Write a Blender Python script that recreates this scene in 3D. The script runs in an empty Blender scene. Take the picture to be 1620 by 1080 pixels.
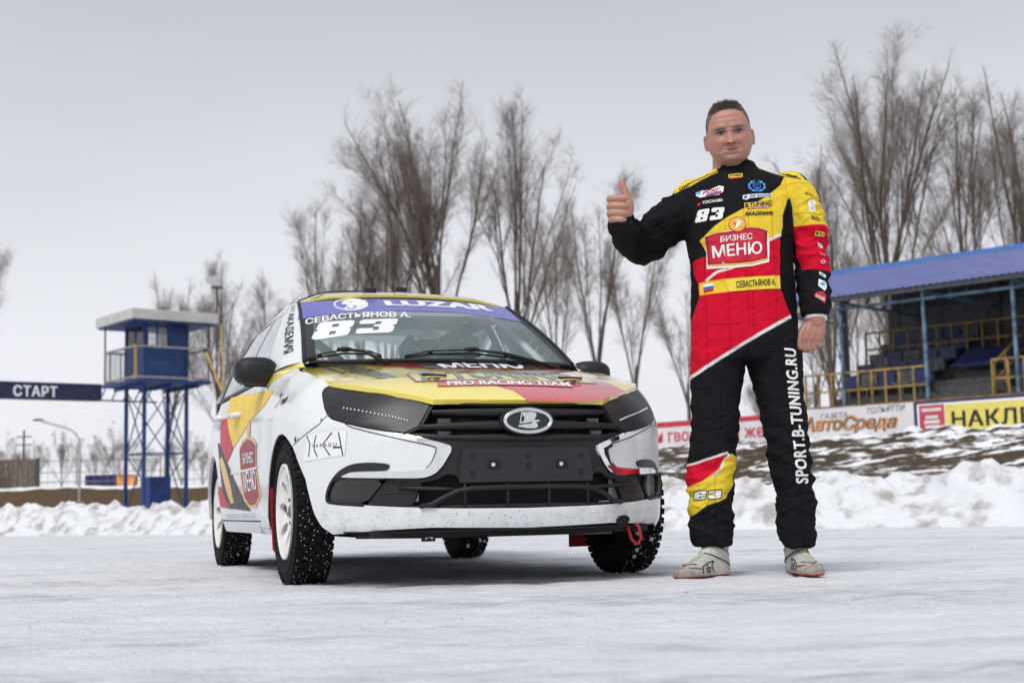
import bpy, bmesh, math, random
import numpy as np
from mathutils import Vector, Matrix, noise
from mathutils.geometry import tessellate_polygon
from mathutils.bvhtree import BVHTree

random.seed(7)
rng = np.random.default_rng(7)
SC = bpy.context.scene
COL = SC.collection
R = math.radians

# ------------------------------------------------------------------ camera, sky, sun, exposure
cam_d = bpy.data.cameras.new('camera'); cam = bpy.data.objects.new('camera', cam_d); COL.objects.link(cam)
cam.location = (0, 0, .31)
cam.rotation_mode = 'QUATERNION'
cam.rotation_quaternion = (Matrix.Rotation(R(90 + 6.68), 4, 'X') @ Matrix.Rotation(R(-1.30), 4, 'Z')).to_quaternion()
cam_d.sensor_width = 36; cam_d.lens = 49.38; cam_d.clip_end = 3000; cam_d.clip_start = .05
cam_d.dof.use_dof = True; cam_d.dof.focus_distance = 5.8; cam_d.dof.aperture_fstop = 3.7
SC.camera = cam

W = bpy.data.worlds.new('World'); SC.world = W; W.use_nodes = True
nt = W.node_tree; nt.nodes.clear()
SUN_EL, SUN_ROT = R(52), R(205)
o_ = nt.nodes.new('ShaderNodeOutputWorld'); bg = nt.nodes.new('ShaderNodeBackground')
sky = nt.nodes.new('ShaderNodeTexSky'); sky.sky_type = 'NISHITA'; sky.sun_disc = False
sky.sun_elevation = SUN_EL; sky.sun_rotation = SUN_ROT; sky.dust_density = 4; sky.air_density = 1; sky.ozone_density = 1
tc = nt.nodes.new('ShaderNodeTexCoord'); sx = nt.nodes.new('ShaderNodeSeparateXYZ'); nt.links.new(tc.outputs['Generated'], sx.inputs[0])
rp = nt.nodes.new('ShaderNodeValToRGB'); nt.links.new(sx.outputs[2], rp.inputs[0])
el = rp.color_ramp.elements
el[0].position = 0; el[0].color = (.93, .94, .99, 1)
el[1].position = 1; el[1].color = (.62, .64, .70, 1)
for p_, c_ in ((.12, (.86, .872, .93, 1)), (.24, (.72, .735, .79, 1)), (.36, (.55, .567, .62, 1))):
    e_ = el.new(p_); e_.color = c_
cn = nt.nodes.new('ShaderNodeTexNoise'); cn.inputs['Scale'].default_value = 2.2; cn.inputs['Detail'].default_value = 4
mp = nt.nodes.new('ShaderNodeMapping'); mp.inputs['Scale'].default_value = (1, 1, 3.5)
nt.links.new(tc.outputs['Generated'], mp.inputs[0]); nt.links.new(mp.outputs[0], cn.inputs['Vector'])
mr = nt.nodes.new('ShaderNodeMapRange'); mr.inputs[1].default_value = .3; mr.inputs[2].default_value = .7; mr.inputs[3].default_value = 8.6; mr.inputs[4].default_value = 9.5
nt.links.new(cn.outputs[0], mr.inputs[0])
vm = nt.nodes.new('ShaderNodeVectorMath'); vm.operation = 'SCALE'; nt.links.new(rp.outputs[0], vm.inputs[0]); nt.links.new(mr.outputs[0], vm.inputs['Scale'])
hs = nt.nodes.new('ShaderNodeHueSaturation'); hs.inputs['Saturation'].default_value = .15; nt.links.new(sky.outputs[0], hs.inputs['Color'])
mx = nt.nodes.new('ShaderNodeMixRGB'); mx.inputs[0].default_value = .08; nt.links.new(vm.outputs[0], mx.inputs[1]); nt.links.new(hs.outputs[0], mx.inputs[2])
nt.links.new(mx.outputs[0], bg.inputs[0]); bg.inputs[1].default_value = .1; nt.links.new(bg.outputs[0], o_.inputs[0])

sun_d = bpy.data.lights.new('sun', 'SUN'); sun = bpy.data.objects.new('sun', sun_d); COL.objects.link(sun)
sun_d.energy = 2.0; sun_d.angle = R(26); sun_d.color = (1, .965, .92)
_sd = Vector((math.sin(SUN_ROT) * math.cos(SUN_EL), math.cos(SUN_ROT) * math.cos(SUN_EL), math.sin(SUN_EL)))
sun.rotation_mode = 'QUATERNION'; sun.rotation_quaternion = _sd.to_track_quat('Z', 'Y')
sun.location = (0, 0, 30)
SC.view_settings.view_transform = 'Standard'; SC.view_settings.look = 'None'
SC.view_settings.exposure = 0.17; SC.view_settings.gamma = 1; SC.view_settings.use_curve_mapping = False
SC.render.engine = 'CYCLES'
SC.cycles.use_denoising = True
SC.cycles.max_bounces = 8; SC.cycles.transparent_max_bounces = 16

# ------------------------------------------------------------------ materials
def mat(name, col, rough=.5, metal=0., var=0., vscale=6., bump=0., bscale=60., coat=0., spec=.5, stretch=None, col2=None, thr=(.4, .6), detail=5):
    m = bpy.data.materials.new(name); m.use_nodes = True
    n = m.node_tree; b = n.nodes['Principled BSDF']
    b.inputs['Roughness'].default_value = rough; b.inputs['Metallic'].default_value = metal
    b.inputs['Coat Weight'].default_value = coat; b.inputs['Coat Roughness'].default_value = .06
    b.inputs['Specular IOR Level'].default_value = spec
    b.inputs['Base Color'].default_value = (*col, 1)
    if var or bump or col2:
        t = n.nodes.new('ShaderNodeTexCoord'); mpn = n.nodes.new('ShaderNodeMapping'); n.links.new(t.outputs['Object'], mpn.inputs[0])
        if stretch: mpn.inputs['Scale'].default_value = stretch
    if var or col2:
        x = n.nodes.new('ShaderNodeTexNoise'); x.inputs['Scale'].default_value = vscale; x.inputs['Detail'].default_value = detail
        n.links.new(mpn.outputs[0], x.inputs['Vector'])
        mm = n.nodes.new('ShaderNodeMapRange'); mm.inputs[1].default_value = thr[0]; mm.inputs[2].default_value = thr[1]; n.links.new(x.outputs[0], mm.inputs[0])
        c = n.nodes.new('ShaderNodeMixRGB'); n.links.new(mm.outputs[0], c.inputs[0])
        a = col2 if col2 else tuple(k * (1 - var) for k in col)
        c.inputs[1].default_value = (*a, 1); c.inputs[2].default_value = (*(col if col2 else tuple(min(1, k * (1 + var * .5)) for k in col)), 1)
        n.links.new(c.outputs[0], b.inputs['Base Color'])
    if bump:
        x = n.nodes.new('ShaderNodeTexNoise'); x.inputs['Scale'].default_value = bscale; x.inputs['Detail'].default_value = 4
        n.links.new(mpn.outputs[0], x.inputs['Vector'])
        u = n.nodes.new('ShaderNodeBump'); u.inputs['Strength'].default_value = bump; u.inputs['Distance'].default_value = .01
        n.links.new(x.outputs[0], u.inputs['Height']); n.links.new(u.outputs[0], b.inputs['Normal'])
    return m

def attr_mat(name, rough=.8, bump=0., bscale=400., spec=.3, sheen=0., sss=0.):
    m = mat(name, (.5, .5, .5), rough, spec=spec, bump=bump, bscale=bscale)
    n = m.node_tree; b = n.nodes['Principled BSDF']
    a = n.nodes.new('ShaderNodeVertexColor'); a.layer_name = 'col'
    n.links.new(a.outputs[0], b.inputs['Base Color'])
    b.inputs['Sheen Weight'].default_value = sheen
    if sss:
        b.inputs['Subsurface Weight'].default_value = sss; b.inputs['Subsurface Radius'].default_value = (.012, .005, .003); b.inputs['Subsurface Scale'].default_value = 1
    return m

M = {}
M['white'] = mat('white_paint', (.71, .73, .745), .28, coat=.5, var=.015, vscale=40)
def road_dirt(m, amount=.6):   # grime thrown up on the lower bodywork (car coordinates)
    n = m.node_tree; b = n.nodes['Principled BSDF']; L = n.links
    src = b.inputs['Base Color'].links[0].from_socket
    t = n.nodes.new('ShaderNodeTexCoord'); s = n.nodes.new('ShaderNodeSeparateXYZ'); L.new(t.outputs['Object'], s.inputs[0])
    a = n.nodes.new('ShaderNodeMapRange'); a.inputs[1].default_value = .50; a.inputs[2].default_value = .22; L.new(s.outputs[2], a.inputs[0])
    x = n.nodes.new('ShaderNodeTexNoise'); x.inputs['Scale'].default_value = 16; x.inputs['Detail'].default_value = 9; x.inputs['Roughness'].default_value = .75; L.new(t.outputs['Object'], x.inputs['Vector'])
    q = n.nodes.new('ShaderNodeMapRange'); q.inputs[1].default_value = .46; q.inputs[2].default_value = .70; L.new(x.outputs[0], q.inputs[0])
    k = n.nodes.new('ShaderNodeMath'); k.operation = 'MULTIPLY'; L.new(a.outputs[0], k.inputs[0]); L.new(q.outputs[0], k.inputs[1])
    k2 = n.nodes.new('ShaderNodeMath'); k2.operation = 'MULTIPLY'; k2.inputs[1].default_value = amount; L.new(k.outputs[0], k2.inputs[0])
    c = n.nodes.new('ShaderNodeMixRGB'); L.new(k2.outputs[0], c.inputs[0]); L.new(src, c.inputs[1]); c.inputs[2].default_value = (.30, .28, .25, 1)
    L.new(c.outputs[0], b.inputs['Base Color'])
road_dirt(M['white'], .38)
M['yellow'] = mat('yellow_vinyl', (.93, .76, .10), .14, coat=1., var=.05, vscale=4)
M['red'] = mat('red_vinyl', (.60, .010, .03), .16, coat=1., var=.06, vscale=4)
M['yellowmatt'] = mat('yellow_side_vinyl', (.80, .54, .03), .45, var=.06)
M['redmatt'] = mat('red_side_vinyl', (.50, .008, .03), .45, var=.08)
M['greymatt'] = mat('smoke_side_vinyl', (.035, .035, .04), .5, var=.6, vscale=14, stretch=(1, 1, .5))
M['darkred'] = mat('dark_red_vinyl', (.30, .01, .03), .45, var=.1)
M['navy'] = mat('navy_print', (.085, .095, .15), .2, coat=1., var=.05)  # dark print lightened as if washed out by reflected sky
M['vinyl_grey'] = mat('grey_vinyl', (.16, .13, .135), .25, coat=1., var=.5, vscale=14, stretch=(1, 1, .5))  # panel grey raised too, hood reflection put into its colour
M['gold'] = mat('gold_print', (.72, .45, .12), .35, var=.1)
M['blue'] = mat('blue_banner_vinyl', (.115, .115, .46), .32, coat=.2, var=.04)
M['printwhite'] = mat('white_print', (.80, .81, .84), .4, var=.02)
M['printblack'] = mat('black_print', (.012, .012, .014), .45, var=.1)
M['plastic'] = mat('black_plastic', (.010, .0105, .0115), .5, var=.15, spec=.4, bump=.15, bscale=500)
M['cover'] = mat('matt_black_cover', (.012, .0128, .0148), .42, var=.12, vscale=20)
M['gloss'] = mat('gloss_black', (.008, .008, .009), .15, coat=.4, var=.1)
M['void'] = mat('dark_cavity', (.006, .006, .007), .8, var=.1)
M['chrome'] = mat('chrome', (.78, .79, .80), .12, 1., var=.05, vscale=30)
M['rubber'] = mat('tyre_rubber', (.0065, .0065, .007), .8, var=.3, vscale=30, bump=.3, bscale=200, spec=.2)
M['rim'] = mat('white_rim', (.78, .77, .74), .4, var=.12, vscale=14, bump=.05)
M['steel'] = mat('stud_steel', (.75, .76, .78), .3, .8, var=.1)
M['greysteel'] = mat('grey_metal', (.16, .165, .17), .45, .5, var=.25, vscale=20)
M['flap'] = mat('red_plastic_flap', (.42, .01, .02), .4, var=.12, vscale=20)
M['cage'] = mat('white_cage_paint', (.80, .84, .84), .4, var=.05)
M['interior'] = mat('interior_trim', (.20, .23, .235), .8, var=.3, vscale=8)
M['whiteint'] = mat('painted_interior', (.78, .81, .81), .6, var=.08)
M['rad'] = mat('radiator', (.015, .015, .016), .5, var=.3, vscale=120, stretch=(1, .15, 1))

def glass(name, tint, dirt_or_haze, rough=.02, ior=1.5, dcol=(.55, .62, .63)):  # the diffuse share stands in for haze and reflected sky on the panes
    m = bpy.data.materials.new(name); m.use_nodes = True; n = m.node_tree; n.nodes.clear()
    o = n.nodes.new('ShaderNodeOutputMaterial')
    tr = n.nodes.new('ShaderNodeBsdfTransparent'); tr.inputs[0].default_value = (*tint, 1)
    gl = n.nodes.new('ShaderNodeBsdfGlossy'); gl.inputs['Roughness'].default_value = rough; gl.inputs[0].default_value = (.9, .95, .96, 1)
    df = n.nodes.new('ShaderNodeBsdfDiffuse'); df.inputs[0].default_value = (*dcol, 1)
    fr = n.nodes.new('ShaderNodeFresnel'); fr.inputs[0].default_value = ior
    t = n.nodes.new('ShaderNodeTexCoord'); x = n.nodes.new('ShaderNodeTexNoise'); x.inputs['Scale'].default_value = 3; x.inputs['Detail'].default_value = 8
    n.links.new(t.outputs['Object'], x.inputs['Vector'])
    mm = n.nodes.new('ShaderNodeMapRange'); mm.inputs[1].default_value = .3; mm.inputs[2].default_value = .7; mm.inputs[3].default_value = dirt_or_haze * .7; mm.inputs[4].default_value = dirt_or_haze * 1.3
    n.links.new(x.outputs[0], mm.inputs[0])
    a = n.nodes.new('ShaderNodeMixShader'); b = n.nodes.new('ShaderNodeMixShader')
    n.links.new(mm.outputs[0], a.inputs[0]); n.links.new(tr.outputs[0], a.inputs[1]); n.links.new(df.outputs[0], a.inputs[2])
    n.links.new(fr.outputs[0], b.inputs[0]); n.links.new(a.outputs[0], b.inputs[1]); n.links.new(gl.outputs[0], b.inputs[2])
    n.links.new(b.outputs[0], o.inputs[0]); return m
M['windscreen'] = glass('windscreen_glass', (.96, .99, .985), .12, ior=1.28, dcol=(.58, .78, .80))  # teal diffuse film brightens the screen like sky haze
M['sideglass'] = glass('side_glass', (.85, .88, .90), .42, .05, 1.6, (.82, .84, .88))  # white diffuse share imitates the sky mirrored in the side windows

# ------------------------------------------------------------------ object helpers
def link(o, parent=None):
    COL.objects.link(o)
    if parent is not None: o.parent = parent
    return o
def tag(o, label=None, cat=None, group=None, kind=None):
    for k, v in (('label', label), ('category', cat), ('group', group), ('kind', kind)):
        if v: o[k] = v
    return o
def thing(name, label, cat, loc=(0, 0, 0), rotz=0, group=None, parent=None):
    o = bpy.data.objects.new(name, None); o.empty_display_size = .1
    o.location = loc; o.rotation_euler = (0, 0, rotz); link(o, parent)
    return tag(o, label, cat, group)
def mesh_obj(name, verts, faces, m, parent=None, smooth=False):
    me = bpy.data.meshes.new(name); me.from_pydata([tuple(v) for v in verts], [], [tuple(f) for f in faces])
    for mm in (m if isinstance(m, (list, tuple)) else [m]): me.materials.append(mm)
    if smooth: me.polygons.foreach_set('use_smooth', [True] * len(me.polygons))
    me.update(); return link(bpy.data.objects.new(name, me), parent)
def copy_tree(o, parent=None):
    c = o.copy(); COL.objects.link(c)
    if parent is not None: c.parent = parent
    for ch in list(o.children): copy_tree(ch, c)
    return c

class MB:
    def __init__(s): s.v = []; s.f = []
    def add(s, vs, fs):
        k = len(s.v); s.v += [tuple(v) for v in vs]; s.f += [tuple(i + k for i in f) for f in fs]; return s
    def box(s, c, d, rz=0., mtx=None):
        x, y, z = (q / 2 for q in d)
        vs = [Vector((a * x, b * y, e * z)) for e in (-1, 1) for b in (-1, 1) for a in (-1, 1)]
        Rm = mtx if mtx is not None else Matrix.Rotation(rz, 3, 'Z')
        vs = [Rm @ v + Vector(c) for v in vs]
        return s.add(vs, [(0, 2, 3, 1), (4, 5, 7, 6), (0, 1, 5, 4), (2, 6, 7, 3), (0, 4, 6, 2), (1, 3, 7, 5)])
    def beam(s, a, b, w, h=None, up=(0, 0, 1)):
        a, b = Vector(a), Vector(b); d = b - a; z = d.normalized(); u = Vector(up)
        if abs(z.dot(u)) > .95: u = Vector((1, 0, 0))
        x = u.cross(z).normalized(); y = z.cross(x)
        return s.box((a + b) / 2, (w, h or w, d.length), mtx=Matrix((x, y, z)).transposed())
    def tube(s, pts, r, n=10, cap=True, flat=1., up=(0, 0, 1)):
        P = [Vector(p) for p in pts]; k0 = len(s.v); rr = r if isinstance(r, (list, tuple)) else [r] * len(P)
        px = None
        for i, p in enumerate(P):
            t = (P[min(i + 1, len(P) - 1)] - P[max(i - 1, 0)]).normalized()
            if px is None:
                u = Vector(up)
                if abs(u.dot(t)) > .95: u = Vector((1, 0, 0))
                px = u.cross(t).normalized()
            px = (px - t * px.dot(t)).normalized(); py = t.cross(px)
            for k in range(n):
                a = 2 * math.pi * k / n
                s.v.append(tuple(p + px * (rr[i] * math.cos(a)) + py * (rr[i] * flat * math.sin(a))))
        for i in range(len(P) - 1):
            for k in range(n):
                a = k0 + i * n + k; b = k0 + i * n + (k + 1) % n
                s.f.append((a, b, b + n, a + n))
        if cap:
            s.f.append(tuple(k0 + k for k in reversed(range(n)))); s.f.append(tuple(k0 + (len(P) - 1) * n + k for k in range(n)))
        return s
    def lathe(s, prof, axis='Y', c=(0, 0, 0), n=48, closed=False):   # prof: (radius, along)
        k0 = len(s.v); m = len(prof)
        for i in range(n):
            a = 2 * math.pi * i / n
            for r, y in prof:
                p = (r * math.cos(a), y, r * math.sin(a)) if axis == 'Y' else (y, r * math.cos(a), r * math.sin(a)) if axis == 'X' else (r * math.cos(a), r * math.sin(a), y)
                s.v.append((p[0] + c[0], p[1] + c[1], p[2] + c[2]))
        for i in range(n):
            j = (i + 1) % n
            for k in range(m if closed else m - 1):
                l = (k + 1) % m
                s.f.append((k0 + i * m + k, k0 + i * m + l, k0 + j * m + l, k0 + j * m + k))
        return s
    def ball(s, c, r, nu=16, nv=10, e=1.):
        k0 = len(s.v); rx, ry, rz = r if isinstance(r, (tuple, list)) else (r, r, r)
        sp = lambda q: math.copysign(abs(q) ** e, q)
        for i in range(nv + 1):
            t = math.pi * i / nv
            for j in range(nu):
                a = 2 * math.pi * j / nu
                s.v.append((c[0] + rx * sp(math.sin(t)) * sp(math.cos(a)), c[1] + ry * sp(math.sin(t)) * sp(math.sin(a)), c[2] + rz * sp(math.cos(t))))
        for i in range(nv):
            for j in range(nu):
                s.f.append((k0 + i * nu + j, k0 + (i + 1) * nu + j, k0 + (i + 1) * nu + (j + 1) % nu, k0 + i * nu + (j + 1) % nu))
        return s
    def build(s, name, m, parent=None, smooth=False, bevel=0., seg=2):
        o = mesh_obj(name, s.v, s.f, m, parent, smooth)
        bm = bmesh.new(); bm.from_mesh(o.data)
        bmesh.ops.remove_doubles(bm, verts=bm.verts, dist=1e-6); bmesh.ops.recalc_face_normals(bm, faces=bm.faces)
        bm.to_mesh(o.data); bm.free()
        if bevel:
            b = o.modifiers.new('bevel', 'BEVEL'); b.width = bevel; b.segments = seg; b.limit_method = 'ANGLE'; b.angle_limit = R(35)
        return o

# 2-D pieces laid onto a surface ------------------------------------------------
def tess(loops):
    L = [[Vector((u, v, 0)) for u, v in l] for l in loops]
    return [(u, v) for l in loops for u, v in l], [tuple(t) for t in tessellate_polygon(L)]
def conform(name, v2, faces, fn, m, parent, su=.05, sv=.05, off=0., flange=0., ref=None, hard=False, smooth=True):
    bm = bmesh.new()
    vs = [bm.verts.new((q[0], q[1], q[2] if len(q) > 2 else 0)) for q in v2]   # a third value lifts that point off the surface
    for f in faces:
        if len(set(f)) < 3: continue
        try: bm.faces.new([vs[i] for i in f])
        except ValueError: pass
    bmesh.ops.remove_doubles(bm, verts=bm.verts, dist=1e-7)
    us = [v.co.x for v in bm.verts]; ws = [v.co.y for v in bm.verts]
    for ax, lo, hi, st in ((0, min(us), max(us), su), (1, min(ws), max(ws), sv)):
        if not st: continue
        k = math.ceil(lo / st + 1e-6)
        while k * st < hi - 1e-6:
            co = [0, 0, 0]; no = [0, 0, 0]; co[ax] = k * st; no[ax] = 1
            bmesh.ops.bisect_plane(bm, geom=bm.verts[:] + bm.edges[:] + bm.faces[:], plane_co=co, plane_no=no, dist=1e-7)
            k += 1
    nrm = {}
    bm.verts.ensure_lookup_table(); bm.verts.index_update()
    for v in bm.verts:
        u, w = v.co.x, v.co.y
        p = Vector(fn(u, w)); h = 1e-3
        n = (Vector(fn(u + h, w)) - Vector(fn(u - h, w))).cross(Vector(fn(u, w + h)) - Vector(fn(u, w - h)))
        n = n.normalized() if n.length > 1e-12 else Vector((0, 0, 1))
        rf = ref(p) if ref else p - Vector((.5 * p.x - .6, 0, .55))
        if n.dot(rf) < 0: n = -n
        v.co = p + n * (off + v.co.z); nrm[v.index] = n
    base_n = [(tuple(v.co), nrm[v.index].copy()) for v in bm.verts]
    bm.normal_update()
    fl = [f for f in bm.faces if f.normal.dot(nrm[f.verts[0].index]) < 0]
    bmesh.ops.reverse_faces(bm, faces=fl)
    for f in bm.faces: f.smooth = smooth
    if flange:
        be = [e for e in bm.edges if e.is_boundary]
        byco = {tuple(round(c, 7) for c in v.co): nrm[v.index] for v in bm.verts}
        r = bmesh.ops.extrude_edge_only(bm, edges=be)
        for g in r['geom']:
            if isinstance(g, bmesh.types.BMVert):
                g.co -= byco[tuple(round(c, 7) for c in g.co)] * flange
        for g in r['geom']:
            if isinstance(g, bmesh.types.BMFace): g.smooth = False
        bm.edges.ensure_lookup_table()
        for e in be:
            if e.is_valid: e.smooth = False
        for e in bm.edges:
            if len(e.link_faces) == 2 and e.link_faces[0].smooth != e.link_faces[1].smooth: e.smooth = False
    me = bpy.data.meshes.new(name)
    bm.to_mesh(me); me.materials.append(m)
    if smooth and not hard:
        key = {tuple(round(c, 6) for c in k_): n_ for k_, n_ in base_n}
        ln = []
        for p in me.polygons:
            for vi in p.vertices:
                ln.append(tuple(key.get(tuple(round(c, 6) for c in me.vertices[vi].co), p.normal)) if p.use_smooth else tuple(p.normal))
        me.normals_split_custom_set(ln)
    bm.free()
    return link(bpy.data.objects.new(name, me), parent)
def patch(name, loop, fn, m, parent, **k):
    loops = loop if isinstance(loop[0], list) else [loop]
    return conform(name, *tess(loops), fn, m, parent, **k)
def cs(P, it=2):   # corner-cutting on an open chain, ends kept
    for _ in range(it):
        Q = [P[0]]
        for i in range(len(P) - 1):
            a, b = P[i], P[i + 1]
            if i > 0: Q.append((a[0] * .8 + b[0] * .2, a[1] * .8 + b[1] * .2))
            if i < len(P) - 2: Q.append((a[0] * .2 + b[0] * .8, a[1] * .2 + b[1] * .8))
        P = Q + [P[-1]]
    return P
def mir(loop): return [(-u, v) for u, v in reversed(loop)]
def sym(half): return half + [(-u, v) for u, v in reversed(half) if abs(u) > 1e-4]

_TX = {}
def text2d(body, bold=0., shear=0., space=1.):
    key = (body, bold, shear, space)
    if key not in _TX:
        c = bpy.data.curves.new('t', 'FONT'); c.body = body; c.offset = min(bold, .008); c.shear = shear; c.resolution_u = 3; c.space_character = space
        o = bpy.data.objects.new('t', c); COL.objects.link(o)
        me = bpy.data.meshes.new_from_object(o.evaluated_get(bpy.context.evaluated_depsgraph_get()))
        v = [(a.co.x, a.co.y) for a in me.vertices]; f = [tuple(p.vertices) for p in me.polygons]
        COL.objects.unlink(o); bpy.data.objects.remove(o); bpy.data.meshes.remove(me); bpy.data.curves.remove(c)
        a = np.array(v); s = max(0, min(bold, .05) - .008); n0 = len(a)
        if s: a = np.concatenate([a + (dx * s, dy * s * .55) for dx, dy in ((-1, -1), (0, 0), (1, 1), (1, -1), (-1, 1))]); f = [tuple(i + k * n0 for i in q) for k in range(5) for q in f]
        lo, hi = a.min(0), a.max(0); lay = np.repeat(np.arange(5 if s else 1), n0) * 2e-4
        _TX[key] = (np.c_[(a - lo) / (hi - lo), lay], f, (hi - lo))
    return _TX[key]
def bil(q, a, b):    # q: top-left, top-right, bottom-right, bottom-left
    tl, tr, br, bl = q
    return tuple((bl[i] * (1 - a) + br[i] * a) * (1 - b) + (tl[i] * (1 - a) + tr[i] * a) * b for i in (0, 1))
def text_on(name, body, quad, fn, m, parent, bold=0., shear=0., space=1., **k):
    v, f, _ = text2d(body, bold, shear, space)
    return conform(name, [(*bil(quad, a, b), z) for a, b, z in v], f, fn, m, parent, **k)
def stroke(pts, w):   # a polyline as one ribbon outline
    P = [Vector((a, b)) for a, b in pts]; L = []; Rr = []
    ws = w if isinstance(w, list) else [w] * len(P)
    for i, p in enumerate(P):
        t = (P[min(i + 1, len(P) - 1)] - P[max(i - 1, 0)]).normalized(); n = Vector((-t.y, t.x)) * ws[i] / 2
        L.append(tuple(p + n)); Rr.append(tuple(p - n))
    return L + Rr[::-1]
def ribbon(name, pts, w, fn, m, parent, **k):
    o = stroke(pts, w); n = len(pts)
    return conform(name, o, [(i, i + 1, 2 * n - 2 - i, 2 * n - 1 - i) for i in range(n - 1)], fn, m, parent, **k)
def ellipse(c, a, b, n=28, rot=0.):
    return [(c[0] + a * math.cos(t) * math.cos(rot) - b * math.sin(t) * math.sin(rot), c[1] + a * math.cos(t) * math.sin(rot) + b * math.sin(t) * math.cos(rot)) for t in (2 * math.pi * i / n for i in range(n))]
def ell_q(quad, n=24): return [bil(quad, .5 + .5 * math.cos(t), .5 + .5 * math.sin(t)) for t in (2 * math.pi * i / n for i in range(n))]
def poly_q(quad, pts): return [bil(quad, a, b) for a, b in pts]
EIGHT = [[(.10, 0), (.80, 0), (.90, .06), (.94, .40), (.88, .48), (.97, .56), (1, .92), (.90, 1), (.22, 1), (.10, .92), (.06, .58), (.13, .5), (.03, .42), (0, .10)],
         [(.40, .18), (.56, .18), (.58, .36), (.42, .36)], [(.44, .62), (.60, .62), (.62, .80), (.46, .80)]]
THREE = [[(.0, .06), (.06, 0), (.82, 0), (.91, .08), (.95, .40), (.88, .49), (.97, .58), (1, .92), (.92, 1), (.14, 1), (.06, .90), (.05, .74), (.10, .66), (.44, .66), (.45, .80), (.60, .80), (.585, .62), (.42, .58), (.41, .46), (.56, .42), (.545, .2), (.40, .2), (.41, .36), (.06, .36), (.0, .28)]]
# ------------------------------------------------------------------ ground
def snow_mat():
    m = mat('packed_snow', (.8, .82, .86), .75, spec=.25)
    n = m.node_tree; b = n.nodes['Principled BSDF']; L = n.links
    t = n.nodes.new('ShaderNodeTexCoord')
    def noi(scale, stretch, detail=6, rough=.55, rot=0.):
        a = n.nodes.new('ShaderNodeMapping'); a.inputs['Scale'].default_value = stretch; a.inputs['Rotation'].default_value = (0, 0, rot); L.new(t.outputs['Object'], a.inputs[0])
        x = n.nodes.new('ShaderNodeTexNoise'); x.inputs['Scale'].default_value = scale; x.inputs['Detail'].default_value = detail; x.inputs['Roughness'].default_value = rough
        L.new(a.outputs[0], x.inputs['Vector']); return x.outputs[0]
    def rng_(s, a, b_, c=0., d=1.):
        q = n.nodes.new('ShaderNodeMapRange'); q.inputs[1].default_value = a; q.inputs[2].default_value = b_; q.inputs[3].default_value = c; q.inputs[4].default_value = d; L.new(s, q.inputs[0]); return q.outputs[0]
    def mul(a, b_):
        q = n.nodes.new('ShaderNodeMath'); q.operation = 'MULTIPLY'; L.new(a, q.inputs[0])
        if isinstance(b_, float): q.inputs[1].default_value = b_
        else: L.new(b_, q.inputs[1])
        return q.outputs[0]
    def add(a, b_):
        q = n.nodes.new('ShaderNodeMath'); q.operation = 'ADD'; L.new(a, q.inputs[0]); L.new(b_, q.inputs[1]); return q.outputs[0]
    scuff = add(rng_(noi(1.0, (.30, 1.5, 1), 9, .66, .10), .46, .64), mul(rng_(noi(2.2, (.10, 2.6, 1), 8, .7, -.16), .53, .66), .7))
    fine = rng_(noi(11, (.40, 1.8, 1), 7, .75), .40, .64)
    grit = rng_(noi(120, (1, 1, 1), 3, .6), .60, .72)
    ice = add(mul(scuff, mul(fine, .75)), mul(grit, .22))
    c = n.nodes.new('ShaderNodeMixRGB'); L.new(ice, c.inputs[0]); c.inputs[1].default_value = (.685, .70, .74, 1); c.inputs[2].default_value = (.26, .275, .305, 1)
    L.new(c.outputs[0], b.inputs['Base Color'])
    hgt = add(mul(noi(9, (.5, 1.3, 1), 8, .65), 1.), mul(noi(70, (1, 1, 1), 4, .6), .35))
    u = n.nodes.new('ShaderNodeBump'); u.inputs['Strength'].default_value = .8; u.inputs['Distance'].default_value = .035
    L.new(hgt, u.inputs['Height']); L.new(u.outputs[0], b.inputs['Normal'])
    return m
M['snow'] = snow_mat()
M['bank'] = mat('heaped_snow', (.67, .685, .72), .8, col2=(.36, .345, .33), vscale=3.6, thr=(.34, .50), bump=.9, bscale=16, detail=9, spec=.2)

def axis_pts(lo, hi, d0, core_lo, core_hi, grow=1.12):
    p = list(np.arange(core_lo, core_hi + d0 / 2, d0)); s = d0
    while p[-1] < hi: s *= grow; p.append(p[-1] + s)
    s = d0
    while p[0] > lo: s *= grow; p.insert(0, p[0] - s)
    return np.array(p)
def relief(x, y):
    h = .013 * noise.fractal((x * .9, y * 2.6, 1.7), 1., 2., 4) + .010 * noise.fractal((x * 5, y * 11, 4.), 1., 2., 3)
    r = abs(noise.noise((x * .35 + 3, y * 3.2 + x * .25, 9.)))
    h += .010 * max(0, .22 - r) * max(0., noise.noise((x * .6, y * .6, 2.)))
    return h
def grid_mesh(name, xs, ys, zf, m, smooth=True):
    X, Y = np.meshgrid(xs, ys); Z = np.array([[zf(x, y) for x in xs] for y in ys])
    nx, ny = len(xs), len(ys)
    v = np.stack([X.ravel(), Y.ravel(), Z.ravel()], 1)
    i = np.arange(nx * ny).reshape(ny, nx)
    f = np.stack([i[:-1, :-1].ravel(), i[:-1, 1:].ravel(), i[1:, 1:].ravel(), i[1:, :-1].ravel()], 1)
    o = mesh_obj(name, v.tolist(), f.tolist(), m, None, smooth); return o
def zg(x, y):
    if y > 16 or abs(x) > 7 or y < .8: return 0. if y < 40 else -.02
    return relief(x, y)
g = grid_mesh('snow_ground', axis_pts(-900, 900, .035, -3.6, 3.6, 1.22), axis_pts(-60, 1500, .03, 1.2, 9.5, 1.18), zg, M['snow']); tag(g, kind='structure')

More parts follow.
